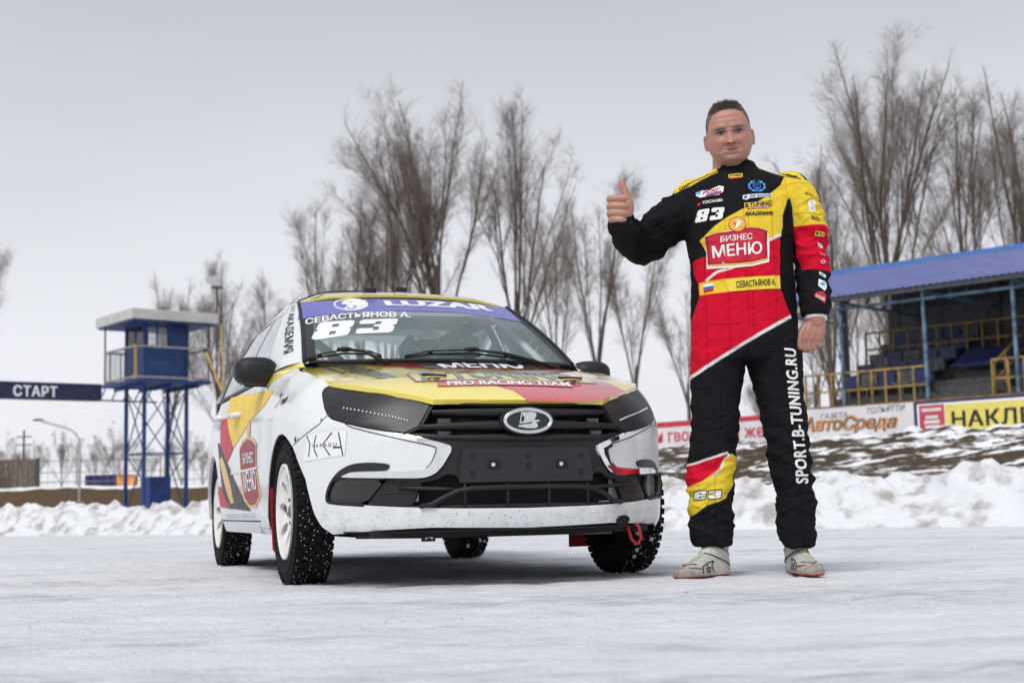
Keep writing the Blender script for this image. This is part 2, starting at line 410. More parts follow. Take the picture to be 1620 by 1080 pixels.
# ploughed snow bank along the track edge
BXS = np.arange(-17, 12, .055)
def bank_y(x): return 17.25 - .75 * x + .35 * math.sin(x * .6)
def bank_pt(x, t):   # t 0 front foot .. 1 rear foot
    w = 3.0; yc = bank_y(x) + t * w
    H = .50 + .16 * noise.noise((x * .45, 3.3, 0)) + (.10 if x > 1.5 else .0) + .03 * max(0, x - 3)
    prof = min(1, t / .30) ** .75 if t < .42 else max(0, (1 - t) / .58) ** .8
    p = Vector((x * 1.5, t * 4.5, 7.))
    l = .5 * noise.fractal(p, .9, 2.1, 5) + .32 * (1 - abs(noise.noise(p * 1.7)) * 2) * .5 + .16 * noise.noise(p * 4.3)
    cell = noise.voronoi(p * 1.25)[0][0]
    c2 = noise.voronoi(p * 3.1)[0][0]; c3 = noise.voronoi(p * 7.)[0][0]
    z = H * prof * .92 + (.22 * l + .20 * (.5 - cell) + (.085 if x < 1.5 else .12) * (.45 - c2) + .04 * (.4 - c3)) * min(1, prof * 1.5)
    return (x, yc - .15 * l - .10 * (.45 - c2), max(-.02, z - .03))
_nt = 60
bv = [bank_pt(x, k / (_nt - 1)) for x in BXS for k in range(_nt)]
bf = [(i * _nt + k, (i + 1) * _nt + k, (i + 1) * _nt + k + 1, i * _nt + k + 1) for i in range(len(BXS) - 1) for k in range(_nt - 1)]
bk = mesh_obj('snow_bank', bv, bf, M['bank'], None, True); tag(bk, kind='structure')

# snow crumbs lying on the ice
cb = MB()
for i in range(420):
    y = rng.uniform(3.6, 14); x = rng.uniform(-.42, .42) * y
    s = rng.uniform(.0015, .005) * (1 + (rng.random() < .05) * .9)
    cb.ball((x, y, s * .3), (s * rng.uniform(.8, 1.4), s, s * .7), 6, 4)
tag(cb.build('snow_crumbs', M['bank'], smooth=True), kind='stuff')
for fx in (-1, 1): pass

# earth slopes behind: one on the left under the fence, one rising to the grandstand
def earth_mat(name, thr, vs=.8, brown=(.085, .058, .036), b2=(.17, .125, .08)):
    m = mat(name, (.80, .81, .84), .9, spec=.1, bump=1., bscale=7)
    n = m.node_tree; b = n.nodes['Principled BSDF']; L = n.links
    t = n.nodes.new('ShaderNodeTexCoord')
    mpn = n.nodes.new('ShaderNodeMapping'); mpn.inputs['Scale'].default_value = (.35, .8, 1.6); L.new(t.outputs['Object'], mpn.inputs[0])
    x = n.nodes.new('ShaderNodeTexNoise'); x.inputs['Scale'].default_value = vs; x.inputs['Detail'].default_value = 9; x.inputs['Roughness'].default_value = .68; L.new(mpn.outputs[0], x.inputs['Vector'])
    q = n.nodes.new('ShaderNodeMapRange'); q.inputs[1].default_value = thr; q.inputs[2].default_value = thr + .035
    a = n.nodes.new('ShaderNodeVertexColor'); a.layer_name = 'col'
    ad = n.nodes.new('ShaderNodeMath'); ad.operation = 'ADD'; L.new(x.outputs[0], ad.inputs[0]); L.new(a.outputs[0], ad.inputs[1]); L.new(ad.outputs[0], q.inputs[0])
    y = n.nodes.new('ShaderNodeTexNoise'); y.inputs['Scale'].default_value = 6; y.inputs['Detail'].default_value = 6; L.new(t.outputs['Object'], y.inputs['Vector'])
    e = n.nodes.new('ShaderNodeMixRGB'); L.new(y.outputs[0], e.inputs[0]); e.inputs[1].default_value = (*brown, 1); e.inputs[2].default_value = (*b2, 1)
    c = n.nodes.new('ShaderNodeMixRGB'); L.new(q.outputs[0], c.inputs[0]); L.new(e.outputs[0], c.inputs[1]); c.inputs[2].default_value = (.80, .81, .84, 1)
    L.new(c.outputs[0], b.inputs['Base Color']); return m
def colour_attr(o, arr):   # arr: (n,3) per vertex
    a = o.data.color_attributes.new('col', 'FLOAT_COLOR', 'POINT')
    d = np.ones((len(o.data.vertices), 4), np.float32); d[:, :3] = arr; a.data.foreach_set('color', d.ravel())

SE = Vector((.728, -.686, 0)); SN = Vector((.686, .728, 0)); PF = Vector((12.008, 42., 0))
def SP(t, b, z): return PF + SE * t + SN * b + Vector((0, 0, z))
S_ROT = math.atan2(SE.y, SE.x)
# right-hand slope: a sheet in (t, b) of the grandstand frame
def slope_sheet():
    ts = np.arange(-34, 22, .22); bs = list(np.arange(-24, -.2, .22)) + [0., 3., 8, 20, 60]
    v = []; c = []
    for b in bs:
        for t in ts:
            p = SP(t, b, 0); k = min(1, max(0, (b + 22) / 20.)); k = k * k * (3 - 2 * k)
            fade = min(1, max(0, (t + 19) / 8)); fade = fade * fade * (3 - 2 * fade)
            z = 2.04 * k * fade + (.28 * noise.fractal((p.x * .5, p.y * .5, .0), .8, 2, 5) + .10 * noise.fractal((p.x * 2.2, p.y * 2.2, 5.), .8, 2, 4)) * k * (b < -.5)
            v.append((p.x, p.y, z - .04)); w = .06 if b > -4 else -.055 if -15 < b < -7 else .0
            c.append(w + (.03 if t > 2 else 0) + (.05 if b < -17 else 0))
    nt_ = len(ts)
    f = [(i * nt_ + k, i * nt_ + k + 1, (i + 1) * nt_ + k + 1, (i + 1) * nt_ + k) for i in range(len(bs) - 1) for k in range(nt_ - 1)]
    o = mesh_obj('embankment', v, f, earth_mat('snowy_earth', .50, 2.6, (.040, .028, .020), (.10, .075, .052)), None, True); colour_attr(o, np.repeat(np.array(c)[:, None], 3, 1)); tag(o, kind='structure')
slope_sheet()
def berm_z(x, y):
    k = min(1, max(0, (y - 61) / 8)); k = k * k * (3 - 2 * k)
    e = min(1, max(0, (9 - x) / 6))
    return (1.75 * k + (.16 * noise.fractal((x * .3, y * .3, 2.), .8, 2, 5)) * k) * e - .05
bx = axis_pts(-260, 12, .6, -60, 8, 1.2); by = np.concatenate([np.arange(59, 76, .4), np.array([78, 82, 90, 110, 160, 300, 700])])
bo = grid_mesh('berm', bx, by, berm_z, earth_mat('dead_grass_earth', .5, 1.2, (.05, .033, .018), (.14, .098, .058)))
_bc = np.array([(-.16 if 61 < y < 67.6 else .10 if y < 72 else -.02) for y in by for x in bx]); colour_attr(bo, np.repeat(_bc[:, None], 3, 1)); tag(bo, kind='structure')

# ------------------------------------------------------------------ background materials
M['towerblue'] = mat('tower_blue', (.010, .040, .17), .5, var=.25, vscale=2)
M['panelblue'] = mat('cabin_blue_panel', (.010, .055, .19), .5, var=.25, vscale=3)
M['fascia'] = mat('pale_fascia', (.50, .50, .48), .6, var=.08, vscale=3)
M['rust'] = mat('worn_yellow_rail', (.30, .20, .06), .6, var=.5, vscale=5)
M['railgrey'] = mat('grey_rail', (.30, .27, .24), .6, var=.25)
M['beamnavy'] = mat('beam_navy', (.012, .014, .06), .5, var=.12)
M['roofblue'] = mat('roof_sheet_blue', (.10, .13, .33), .4, var=.12, vscale=1.5)
M['roofedge'] = mat('roof_edge_blue', (.07, .20, .50), .4, var=.1)
M['postblue'] = mat('post_blue', (.10, .17, .24), .5, var=.6, vscale=3)
M['yrail'] = mat('yellow_rail', (.30, .19, .05), .6, var=.4, vscale=4)
M['orail'] = mat('ochre_rail', (.22, .13, .035), .6, var=.4, vscale=4)
M['darkwall'] = mat('dark_wall', (.05, .052, .056), .7, var=.2)
M['lightwall'] = mat('pale_corrugated_wall', (.085, .088, .092), .6, var=.2)  # wall darkened, shade under the stand roof put into the colour
M['seatblue'] = mat('seat_blue', (.03, .042, .14), .45, var=.25)  # seats darkened for the roof shade as well
M['bench'] = mat('worn_bench', (.12, .12, .12), .7, var=.35, vscale=5)  # bench tone lowered to carry the roof shade
M['concrete'] = mat('concrete', (.075, .075, .078), .85, var=.2)  # terrace concrete darkened to imitate shade inside the stand
M['bannerwhite'] = mat('banner_white', (.64, .64, .66), .55, var=.1, vscale=1.2)
M['bannerred'] = mat('banner_red', (.50, .035, .05), .55, var=.12)
M['banneryellow'] = mat('banner_yellow', (.72, .62, .14), .55, var=.08)
M['bannernavy'] = mat('banner_navy', (.02, .025, .13), .55, var=.1)
M['bannerpink'] = mat('banner_crimson', (.50, .05, .09), .55, var=.15)
M['orange'] = mat('banner_orange', (.70, .28, .06), .55, var=.3, vscale=2)
M['bark'] = mat('poplar_bark', (.115, .088, .072), .9, var=.3, vscale=3)
M['twig'] = mat('poplar_twig', (.19, .145, .12), .9, var=.2, vscale=2)
M['concretepole'] = mat('pale_pole', (.42, .42, .42), .6, var=.15)
M['woodpole'] = mat('yellow_pole_paint', (.42, .27, .09), .6, var=.3, vscale=6)
M['darkpole'] = mat('dark_pole', (.05, .05, .055), .6, var=.2)
M['brownfence'] = mat('brown_fence', (.13, .105, .085), .8, var=.3)

def flat(P, ex, ez, n):   # a plane frame: (u, v) -> P + ex*u + ez*v
    P, ex, ez = Vector(P), Vector(ex), Vector(ez)
    return lambda u, v: P + ex * u + ez * v
def place(o, P, rot): o.location = P; o.rotation_euler = (0, 0, rot); return o

# ------------------------------------------------------------------ observation tower (local frame: x,y along the cabin walls)
TD = 46.
tw = thing('watchtower', 'blue metal watchtower on braced legs with a flat pale roof', 'tower', (-11.95, TD + .9, 0), R(38))
a = .74; pz = 4.62
for sx_ in (-1, 1):
    for sy_ in (-1, 1):
        MB().beam((sx_ * a, sy_ * a, -.1), (sx_ * a, sy_ * a, 6.56), .105).build('leg', M['towerblue'], tw)
for zz, z2 in ((.25, 2.3), (2.3, 4.4)):
    for p, q in (((-a, -a), (a, -a)), ((a, -a), (a, a)), ((a, a), (-a, a)), ((-a, a), (-a, -a))):
        b = MB().beam((*p, zz), (*q, z2), .032)
        if zz > 1: b.beam((*q, zz), (*p, z2), .032)
        b.build('brace', M['towerblue'], tw)
for p, q in (((-a, -a), (a, -a)), ((a, -a), (a, a)), ((a, a), (-a, a)), ((-a, a), (-a, -a))):
    MB().beam((*p, 2.3), (*q, 2.3), .045).build('tie_bar', M['towerblue'], tw)
MB().box((0, 0, pz), (2.7, 2.7, .09)).build('platform', M['towerblue'], tw)
for k in (-1, 0, 1): MB().box((k * .9, 0, pz - .11), (.08, 2.7, .12)).build('joist', M['towerblue'], tw)
MB().box((0, 0, .75), (.75, .75, 1.6)).build('base_box', M['towerblue'], tw, bevel=.02)
for c_, d_ in (((0, -a, pz + .63), (2 * a - .13, .05, 1.15)), ((-a, 0, pz + .63), (.05, 2 * a - .13, 1.15)), ((0, a, pz + .63), (2 * a - .13, .05, 1.15)), ((a, 0, pz + .63), (.05, 2 * a - .13, 1.15))):
    MB().box(c_, d_).build('wall_panel', M['panelblue'], tw)
MB().box((a * .55, -a, pz + 1.57), (.72, .06, .76)).build('wall_panel', M['towerblue'], tw)
gl_ = glass('cabin_glass', (.95, .96, .97), .03)
for c_, d_ in (((-.31, -a, pz + 1.57), (.72, .012, .74)), ((-a, 0, pz + 1.57), (.012, 1.34, .74)), ((0, a, pz + 1.57), (1.34, .012, .74)), ((a, 0, pz + 1.57), (.012, 1.34, .74))):
    MB().box(c_, d_).build('window_pane', gl_, tw)
for x_, y_ in ((-.67, -a), (-.31, -a), (-a, -.02), (0, a), (a, 0)): MB().box((x_, y_, pz + 1.57), (.05, .05, .76)).build('mullion', M['towerblue'], tw)
MB().box((0, 0, 6.56), (2.9, 2.9, .05)).build('ceiling_board', M['panelblue'], tw)
MB().box((0, 0, 6.76), (3.05, 3.05, .34)).build('roof', M['fascia'], tw, bevel=.02)
rl = MB()
e = 1.28
for zz, w in ((pz + 1.12, .06), (pz + .12, .07)):
    for p, q in (((-e, -e), (e, -e)), ((e, -e), (e, e)), ((e, e), (-e, e)), ((-e, e), (-e, -e))): rl.beam((*p, zz), (*q, zz), w)
rl.build('railing', M['railgrey'], tw)
for p in ((-e, -e),): MB().beam((*p, pz), (*p, pz + 1.15), .075).build('corner_post', M['woodpole'], tw)
for p in ((e, -e), (-e, e)): MB().beam((*p, pz), (*p, 6.56), .045).build('corner_post', M['darkpole'], tw)
ba = MB()
for k in range(1, 14):
    q = -e + 2 * e * k / 14
    for p in ((-e, q), (q, e), (e, q)): ba.beam((*p, pz + .1), (*p, pz + 1.1), .02)
tag(ba.build('baluster_bars', M['darkpole'], tw), kind='stuff')

# start beam: one long box between the tower and a far post
P1 = Vector((-13.35, 45.24, 0)); P0 = Vector((-18.9, 41.2, 0)); d_ = (P1 - P0); L_ = d_.length; ex_ = d_.normalized()
sb = thing('start_gantry', 'dark blue overhead start beam with white lettering beside the tower', 'start sign', P0, math.atan2(ex_.y, ex_.x))
MB().box((L_ / 2, 0, 4.22), (L_, .35, .50)).build('beam', M['beamnavy'], sb, bevel=.015)
MB().box((L_ / 2, 0, 4.49), (L_, .40, .03)).build('cap_strip', M['bannernavy'], sb)
MB().beam((0, 0, -.1), (0, 0, 4.4), .25).build('post', M['towerblue'], sb)
tr = MB()
for z_ in (4.0, 4.42): tr.beam((L_, 0, z_), (L_ + 2.0, .2, z_), .05)
for k in range(5): tr.beam((L_ + .4 * k, .04 * k, 4.0), (L_ + .4 * k + .2, .04 * k, 4.42), .035)
tr.build('lattice', M['towerblue'], sb)
tq = [(4.06, 4.40), (5.43, 4.40), (5.43, 4.05), (4.06, 4.05)]
text_on('lettering', 'СТАРТ', tq, lambda u, v: Vector((u, -.18, v)), M['printwhite'], sb, bold=.03, space=1.1, su=0, sv=0, ref=lambda p: Vector((0, -1, 0)))

# lamp on a mast beside the tower, and the curved street lamp
lm = thing('mast_lamp', 'tall dark mast behind the tower with a square lamp head', 'lamp', (-12.9, 61, 0))
MB().tube([(0, 0, -.2), (0, 0, 10.1)], [.045, .03], 10).build('pole', M['darkpole'], lm)
MB().box((0, 0, 10.4), (.44, .34, .5)).build('lamp_head', M['concretepole'], lm, bevel=.05)
MB().box((0, 0, 10.13), (.48, .38, .05)).build('collar', M['darkpole'], lm)
sl = thing('street_lamp', 'pale curved street lamp standing by the far fence', 'street lamp', (-19.0, 61.5, 0))
pts = [(0, 0, -.2), (0, 0, 3.4)] + [(-.75 + .75 * math.cos(t), 0, 3.4 + .75 * math.sin(t)) for t in (R(20), R(45), R(70))] + [(-1.75, 0, 4.5)]
MB().tube(pts, .05, 10).build('pole', M['concretepole'], sl, True)
MB().ball((-1.85, 0, 4.53), (.26, .09, .05), 12, 6).build('lamp_head', M['darkpole'], sl, True)
up = thing('utility_pole', 'thin wooden utility pole with crossarms far behind the fence', 'utility pole', (-30.0, 86, 0))
MB().tube([(0, 0, 0), (0, 0, 5.6)], [.09, .06], 8).build('pole', M['darkpole'], up)
for z_ in (5.2, 4.7): MB().box((0, 0, z_), (.95, .07, .07)).build('crossarm', M['darkpole'], up)
yp = thing('barrier_pole', 'slim leaning yellow pole rising behind the parked race car', 'pole', (-7.75, 40, 0))
MB().tube([(.65, 0, -.1), (-.2, 0, 2.9), (-1.05, 0, 4.95)], .04, 8).build('shaft', M['woodpole'], yp, True)
MB().ball((-1.05, 0, 4.95), .075, 8, 6).build('end_cap', M['darkpole'], yp, True)
yp = thing('barrier_pole', 'thinner orange upright pole beside the leaning yellow one', 'pole', (-8.6, 41, 0))
MB().tube([(.25, 0, -.1), (.05, 0, 5.9)], .024, 8).build('shaft', M['woodpole'], yp, True)
MB().ball((.05, 0, 5.9), .055, 8, 6).build('end_cap', M['darkpole'], yp, True)

# far fence, gate, containers
def zb(x, y): return berm_z(x, y)
fy = 74.
fn_ = thing('mesh_fence', 'thin grey rail fence running along the top of the far berm', 'fence', (0, fy, 0))
xs_ = np.arange(-34, -8, 2.2)
for x_ in xs_: MB().beam((x_, 0, zb(x_, fy) - .2), (x_, 0, 3.35), .07).build('post', M['railgrey'], fn_)
for z_ in (3.2, 2.6, 2.1): MB().beam((xs_[0], 0, z_), (xs_[-1], 0, z_), .045).build('rail', M['railgrey'], fn_)
gb = MB()
for k in range(int(26 / .35)): gb.beam((-34 + k * .35, .04, 1.8), (-34 + k * .35, .04, 3.3), .014)
tag(gb.build('bars', M['railgrey'], fn_), kind='stuff')
gt = thing('board_gate', 'brown boarded gate section standing in the far fence', 'gate', (-26.4, fy - .6, 0))
for k in range(11): MB().box((-1.3 + k * .26, 0, 2.45), (.23, .05 + .02 * (k % 2), 1.75)).build('board', M['brownfence'], gt)
for s_ in (-1, 1): MB().box((s_ * 1.55, 0, 2.4), (.16, .16, 1.95)).build('post', M['darkpole'], gt)
cn_ = thing('shipping_container', 'low dark blue container behind the far fence near the lamp', 'container', (-22.6, 79, 1.7))
MB().box((0, 0, .42), (2.4, 2.0, .85)).build('body', M['bannernavy'], cn_, bevel=.02)
for k in range(9): MB().box((-1.05 + k * .26, -1.02, .42), (.10, .05, .75)).build('rib', M['bannernavy'], cn_)
cn_ = thing('shipping_container', 'blue container cut by the left edge of the photo', 'container', (-29.6, 79, 1.7))
MB().box((0, 0, .42), (2.4, 2.0, .85)).build('body', M['panelblue'], cn_, bevel=.02)
for k in range(8): MB().box((-1.05 + k * .29, -1.02, .42), (.10, .05, .75)).build('rib', M['panelblue'], cn_)
cn_ = thing('orange_bin', 'small orange bin beside the street lamp on the berm', 'bin', (-19.4, 70.5, 1.75))
MB().box((0, 0, .24), (.85, .7, .42)).build('body', M['orange'], cn_, bevel=.03)
MB().box((0, 0, .48), (.9, .75, .06)).build('lid', M['orange'], cn_, bevel=.02)

# ------------------------------------------------------------------ grandstand (frame: x along the front, y to the back)
gs = thing('grandstand', 'covered grandstand with blue sheet roof, terraced benches and yellow railings', 'grandstand', PF, S_ROT)
T0, T1 = -4.25, 15.; TR = -7.8
dk = MB().box(((T0 + T1) / 2, 3., 2.0), (T1 - T0, 6., 2.2)); dk.build('plinth', M['concrete'], gs)
MB().box(((T0 + T1) / 2, -.02, 3.12), (T1 - T0, .16, .12)).build('edge_beam', M['orail'], gs)
steps = [(.75, 3.45), (1.6, 3.85), (2.45, 4.25), (3.3, 4.65), (4.15, 5.05)]
def terr(x0, x1):
    for yb, z in steps:
        MB().box(((x0 + x1) / 2, yb + .6, (3.1 + z) / 2), (x1 - x0, 1.2 if yb < 4 else .9, z - 3.1)).build('terrace_step', M['concrete'], gs)
        for k in range(int((x1 - x0) / .62)):
            xc = x0 + .35 + k * .62
            st = MB().box((xc, yb + .42, z + .36), (.55, .40, .06)).box((xc, yb + .64, z + .58), (.55, .05, .38))
            o = st.build('seat', M['seatblue'] if (k * 7 + int(yb * 10)) % 5 < 3 else M['bench'], gs)
            MB().box((xc, yb + .45, z + .16), (.06, .06, .34)).build('seat_leg', M['greysteel'], gs)
terr(-3.2, .35); terr(2.45, 9.)
for k in range(8): MB().box((1.4, .6 + k * .5, 3.1 + .12 * (k + 1)), (2.0, .5, .24 * (k + 1))).build('stair_step', M['concrete'], gs)
MB().box((1.4, 2.2, 4.55), (1.9, 1.5, .05), mtx=Matrix.Rotation(R(25), 3, 'X')).build('seat_canvas', M['seatblue'], gs)
for k in range(46): MB().box((T0 + .9 + k * .4, 5.3 + .03 * (k % 2), 5.1), (.40, .05, 3.2)).build('wall_sheet', M['lightwall'], gs)
MB().box(((T0 + T1) / 2 + .4, 5.4, 7.2), (T1 - T0 - .8, .06, 1.2)).build('back_wall', M['darkwall'], gs)
# roof: corrugated sheets
Sz0, Sz1, RB = 6.55, 8.33, 5.6
n_rib = int((T1 - TR) / .22)
for k in range(n_rib):
    x0 = TR + k * .22; q = MB()
    A = lambda x, y, dz: (x, y, Sz0 + (Sz1 - Sz0) * (y + .35) / (RB + .35) + dz)
    pr = [(0, 0), (.05, 0), (.075, .022), (.145, .022), (.17, 0), (.22, 0)]
    vs = [A(x0 + a_, y_, b_) for y_ in (-.35, RB) for a_, b_ in pr]
    q.add(vs, [(i, i + 1, i + 7, i + 6) for i in range(5)])
    vs2 = [(x, y, z - .03) for x, y, z in vs]; q.add(vs2, [(i + 6, i + 7, i + 1, i) for i in range(5)])
    q.build('roof_sheet', M['roofblue'], gs)
MB().box(((TR + T1) / 2, RB + .02, Sz1 + .05), (T1 - TR + .1, .2, .14)).build('ridge_cap', M['roofedge'], gs)
MB().box(((TR + T1) / 2, -.30, Sz0 - .09), (T1 - TR, .08, .12)).build('eave_beam', M['darkwall'], gs)
for y_ in (.3, 1.6, 2.9, 4.2): MB().box(((TR + T1) / 2, y_, Sz0 + (Sz1 - Sz0) * (y_ + .35) / (RB + .35) - .12), (T1 - TR, .08, .12)).build('purlin', M['darkwall'], gs)
for x_ in (-7.3, -5.2, -2.36, .45, 3.22, 6.0, 8.8, 11.6):
    MB().beam((x_, .0, 2.9), (x_, .0, Sz0 + .1), .09).build('post', M['postblue'], gs)
    MB().beam((x_, 5.25, 2.9), (x_, 5.25, Sz1 - .1), .14).build('post', M['darkwall'], gs)
    rb_ = MB().beam((x_, 0, Sz0 - .15), (x_, 5.3, Sz0 - .15), .09).beam((x_, 0, Sz0), (x_, 5.3, Sz1 - .15), .09)
    for k in range(4): rb_.beam((x_, .4 + k * 1.2, Sz0 - .15), (x_, 1.0 + k * 1.2, Sz0 + (1.0 + k * 1.2) / 5.6 * 1.7 - .1), .06)
    rb_.build('roof_truss', M['postblue'] if x_ < 4 else M['darkwall'], gs)
MB().beam((T0, 0, Sz0 - .35), (T1, 0, Sz0 - .35), .08).build('tie_beam', M['postblue'], gs)
MB().beam((2.35, 3.1, 3.1), (2.35, 3.1, 7.4), .16).build('post', mat('rust_brown', (.11, .05, .03), .8, var=.3), gs)
def rail_run(x0, x1, y, zb_, zt, m, dx, par, nm='railing'):
    h = (zb_ + zt) / 2
    for z_ in (zt, h): MB().beam((x0, y, z_), (x1, y, z_), .06).build('rail', m, par)
    k = max(1, round((x1 - x0) / dx))
    for i in range(k + 1): MB().beam((x0 + (x1 - x0) * i / k, y, zb_), (x0 + (x1 - x0) * i / k, y, zt), .055).build('baluster', m, par)
for i, (x0, x1, y, z0, z1, m, dx, lab) in enumerate([(T0, .42, .12, 3.1, 4.2, 'yrail', .48, 'yellow front railing left of the grandstand stair opening'), (2.42, 11., .12, 3.1, 4.2, 'yrail', .48, 'yellow front railing right of the grandstand stair opening'),
        (-3.3, 2.3, 3.2, 4.65, 5.75, 'orail', .5, 'ochre railing halfway up the grandstand terraces')]):
    r_ = thing('railing', lab, 'railing', PF, S_ROT, 'grandstand railings')
    rail_run(x0, x1, y, z0, z1, M[m], dx, r_)
r_ = thing('railing', 'sloping yellow handrail beside the grandstand stairs', 'railing', PF, S_ROT, 'grandstand railings')
MB().beam((2.4, .3, 4.1), (2.4, 2.9, 5.4), .06).build('rail', M['yrail'], r_); MB().beam((2.4, .3, 3.6), (2.4, 2.9, 4.9), .05).build('rail', M['yrail'], r_)
for k in range(4): MB().beam((2.4, .3 + .8 * k, 3.1), (2.4, .3 + .8 * k, 4.1 + .4 * k), .055).build('baluster', M['yrail'], r_)

def banner(label, t0, t1, z0, z1, base, back=-.12):
    b = thing('banner', label, 'banner', PF, S_ROT, 'banners under the grandstand')
    MB().box(((t0 + t1) / 2, back, (z0 + z1) / 2), (t1 - t0, .05, z1 - z0)).build('board', M[base], b)
    return b
SFN = lambda off: (lambda u, v: Vector((u, -.145 - off, v)))
RF_ = lambda p: Vector((0, -1, 0))
KW = dict(su=0, sv=0, ref=RF_)
b1 = banner('long white banner with red Cyrillic slogan left of the grandstand', -10.4, -3.98, 2.08, 3.06, 'bannerwhite')
patch('stripe', [(-10.4, 3.06), (-3.98, 3.06), (-3.98, 2.90), (-10.4, 2.86)], SFN(.004), M['bannerred'], b1, **KW)
patch('stripe', [(-7.9, 2.08), (-3.98, 2.08), (-3.98, 2.14), (-7.9, 2.17)], SFN(.004), M['bannerred'], b1, **KW)
text_on('lettering', 'Ни гвоздя, Ни жезла', [(-10.05, 2.80), (-4.3, 2.78), (-4.3, 2.26), (-10.05, 2.28)], SFN(.008), M['bannerred'], b1, bold=.02, **KW)
MB().beam((-10.4, -.02, 1.9), (-10.4, -.02, 3.06), .08).build('post', M['darkpole'], b1)
b2 = banner('white newspaper banner with orange lettering below the front railing', -3.94, .02, 2.08, 3.12, 'bannerwhite')
Q = [(-3.149,2.789),(-2.209,2.802),(-2.2,2.968),(-3.139,2.957)]
text_on('lettering', 'ГАЗЕТА', [Q[3], Q[2], Q[1], Q[0]], SFN(.006), M['printblack'], b2, bold=.005, shear=.25, **KW)
Q = [(-1.52,3.052),(-0.229,3.084),(-0.24,2.894),(-1.531,2.859)]
text_on('lettering', 'ТОЛЬЯТТИ', Q, SFN(.006), M['printblack'], b2, bold=.005, shear=.25, **KW)
Q = [(-3.808,2.887),(-0.494,2.815),(-0.526,2.283),(-3.839,2.297)]
text_on('lettering_outline', 'АвтоСреда', Q, SFN(.005), M['printblack'], b2, bold=.055, shear=.22, **KW)
text_on('lettering', 'АвтоСреда', [(a_ + .01, z_ + .01) for a_, z_ in Q], SFN(.009), M['orange'], b2, bold=.0, shear=.22, **KW)
b3 = banner('yellow and red advertising banner in a navy frame on the right', .06, 7.4, 2.05, 3.12, 'bannernavy')
patch('panel', [(.14, 2.14), (7.3, 2.14), (7.3, 3.04), (.14, 3.04)], SFN(.004), M['printwhite'], b3, **KW)
patch('panel', [(.20, 2.18), (1.0, 2.18), (1.0, 3.0), (.20, 3.0)], SFN(.008), M['bannerpink'], b3, **KW)
patch('panel', [(1.02, 2.20), (7.2, 2.20), (7.2, 2.98), (1.02, 2.98)], SFN(.008), M['banneryellow'], b3, **KW)
for k, (w_, z_) in enumerate(((.62, 2.86), (.40, 2.64), (.50, 2.50), (.44, 2.36))):
    patch('text_line', [(.60 - w_ / 2, z_ - .045), (.60 + w_ / 2, z_ - .045), (.60 + w_ / 2, z_ + .045), (.60 - w_ / 2, z_ + .045)], SFN(.012), M['bannerwhite'], b3, **KW)
text_on('lettering', 'НАКЛЕЙКИ', [(1.22, 2.90), (5.2, 2.90), (5.2, 2.30), (1.22, 2.30)], SFN(.012), M['printblack'], b3, bold=.03, space=1.08, **KW)

# ------------------------------------------------------------------ trees
def tubes(P, Rr, n):   # P (N,K,3), Rr (N,K)
    N, K, _ = P.shape
    T = np.gradient(P, axis=1); T /= np.linalg.norm(T, axis=2, keepdims=True) + 1e-9
    u = np.where(np.abs(T[..., 2:3]) > .9, np.array([1., 0, 0]), np.array([0, 0, 1.])); X = np.cross(u, T); X /= np.linalg.norm(X, axis=2, keepdims=True) + 1e-9; Y = np.cross(T, X)
    a = np.arange(n) * 2 * np.pi / n
    V = P[:, :, None, :] + Rr[:, :, None, None] * (X[:, :, None, :] * np.cos(a)[None, None, :, None] + Y[:, :, None, :] * np.sin(a)[None, None, :, None])
    i = np.arange(N * K * n).reshape(N, K, n)
    F = np.stack([i[:, :-1, :], np.roll(i, -1, 2)[:, :-1, :], np.roll(i, -1, 2)[:, 1:, :], i[:, 1:, :]], -1).reshape(-1, 4)
    return V.reshape(-1, 3), F
def np_mesh(name, V, F, m, smooth=True):
    me = bpy.data.meshes.new(name); nv, nf = len(V), len(F)
    me.vertices.add(nv); me.vertices.foreach_set('co', np.asarray(V, np.float32).ravel())
    me.loops.add(nf * 4); me.loops.foreach_set('vertex_index', np.asarray(F, np.int32).ravel())
    me.polygons.add(nf); me.polygons.foreach_set('loop_start', np.arange(nf, dtype=np.int32) * 4); me.polygons.foreach_set('loop_total', np.full(nf, 4, np.int32))
    me.polygons.foreach_set('use_smooth', np.full(nf, smooth)); me.materials.append(m); me.update(calc_edges=True); me.validate(); return me
def rot_off(T, ang, az):   # tilt direction T by ang about a random azimuth
    u = np.where(np.abs(T[:, 2:3]) > .9, np.array([1., 0, 0]), np.array([0, 0, 1.])); X = np.cross(u, T); X /= np.linalg.norm(X, axis=1, keepdims=True); Y = np.cross(T, X)
    D = T * np.cos(ang)[:, None] + (X * np.cos(az)[:, None] + Y * np.sin(az)[:, None]) * np.sin(ang)[:, None]
    return D
def grow(base, D, Ln, r0, K, lift, wob, r):   # curved polylines bending upward
    N = len(base); P = np.zeros((N, K, 3)); P[:, 0] = base; d = D.copy()
    for k in range(1, K):
        d = d + np.array([0, 0, lift]) + r.normal(0, wob, (N, 3)); d /= np.linalg.norm(d, axis=1, keepdims=True)
        P[:, k] = P[:, k - 1] + d * (Ln / (K - 1))[:, None]
    t = np.linspace(0, 1, K); return P, r0[:, None] * (1 - .82 * t)[None, :]
def children_of(P, Rr, per, lo, hi, r):
    N, K, _ = P.shape; idx = np.repeat(np.arange(N), per); t = lo + (hi - lo) * r.random(len(idx)); f = t * (K - 1); i = np.minimum(f.astype(int), K - 2); w = (f - i)[:, None]
    B_ = P[idx, i] * (1 - w) + P[idx, i + 1] * w; T = P[idx, i + 1] - P[idx, i]; T /= np.linalg.norm(T, axis=1, keepdims=True)
    rr = Rr[idx, i] * (1 - w[:, 0]) + Rr[idx, i + 1] * w[:, 0]
    return idx, t, B_, T, rr
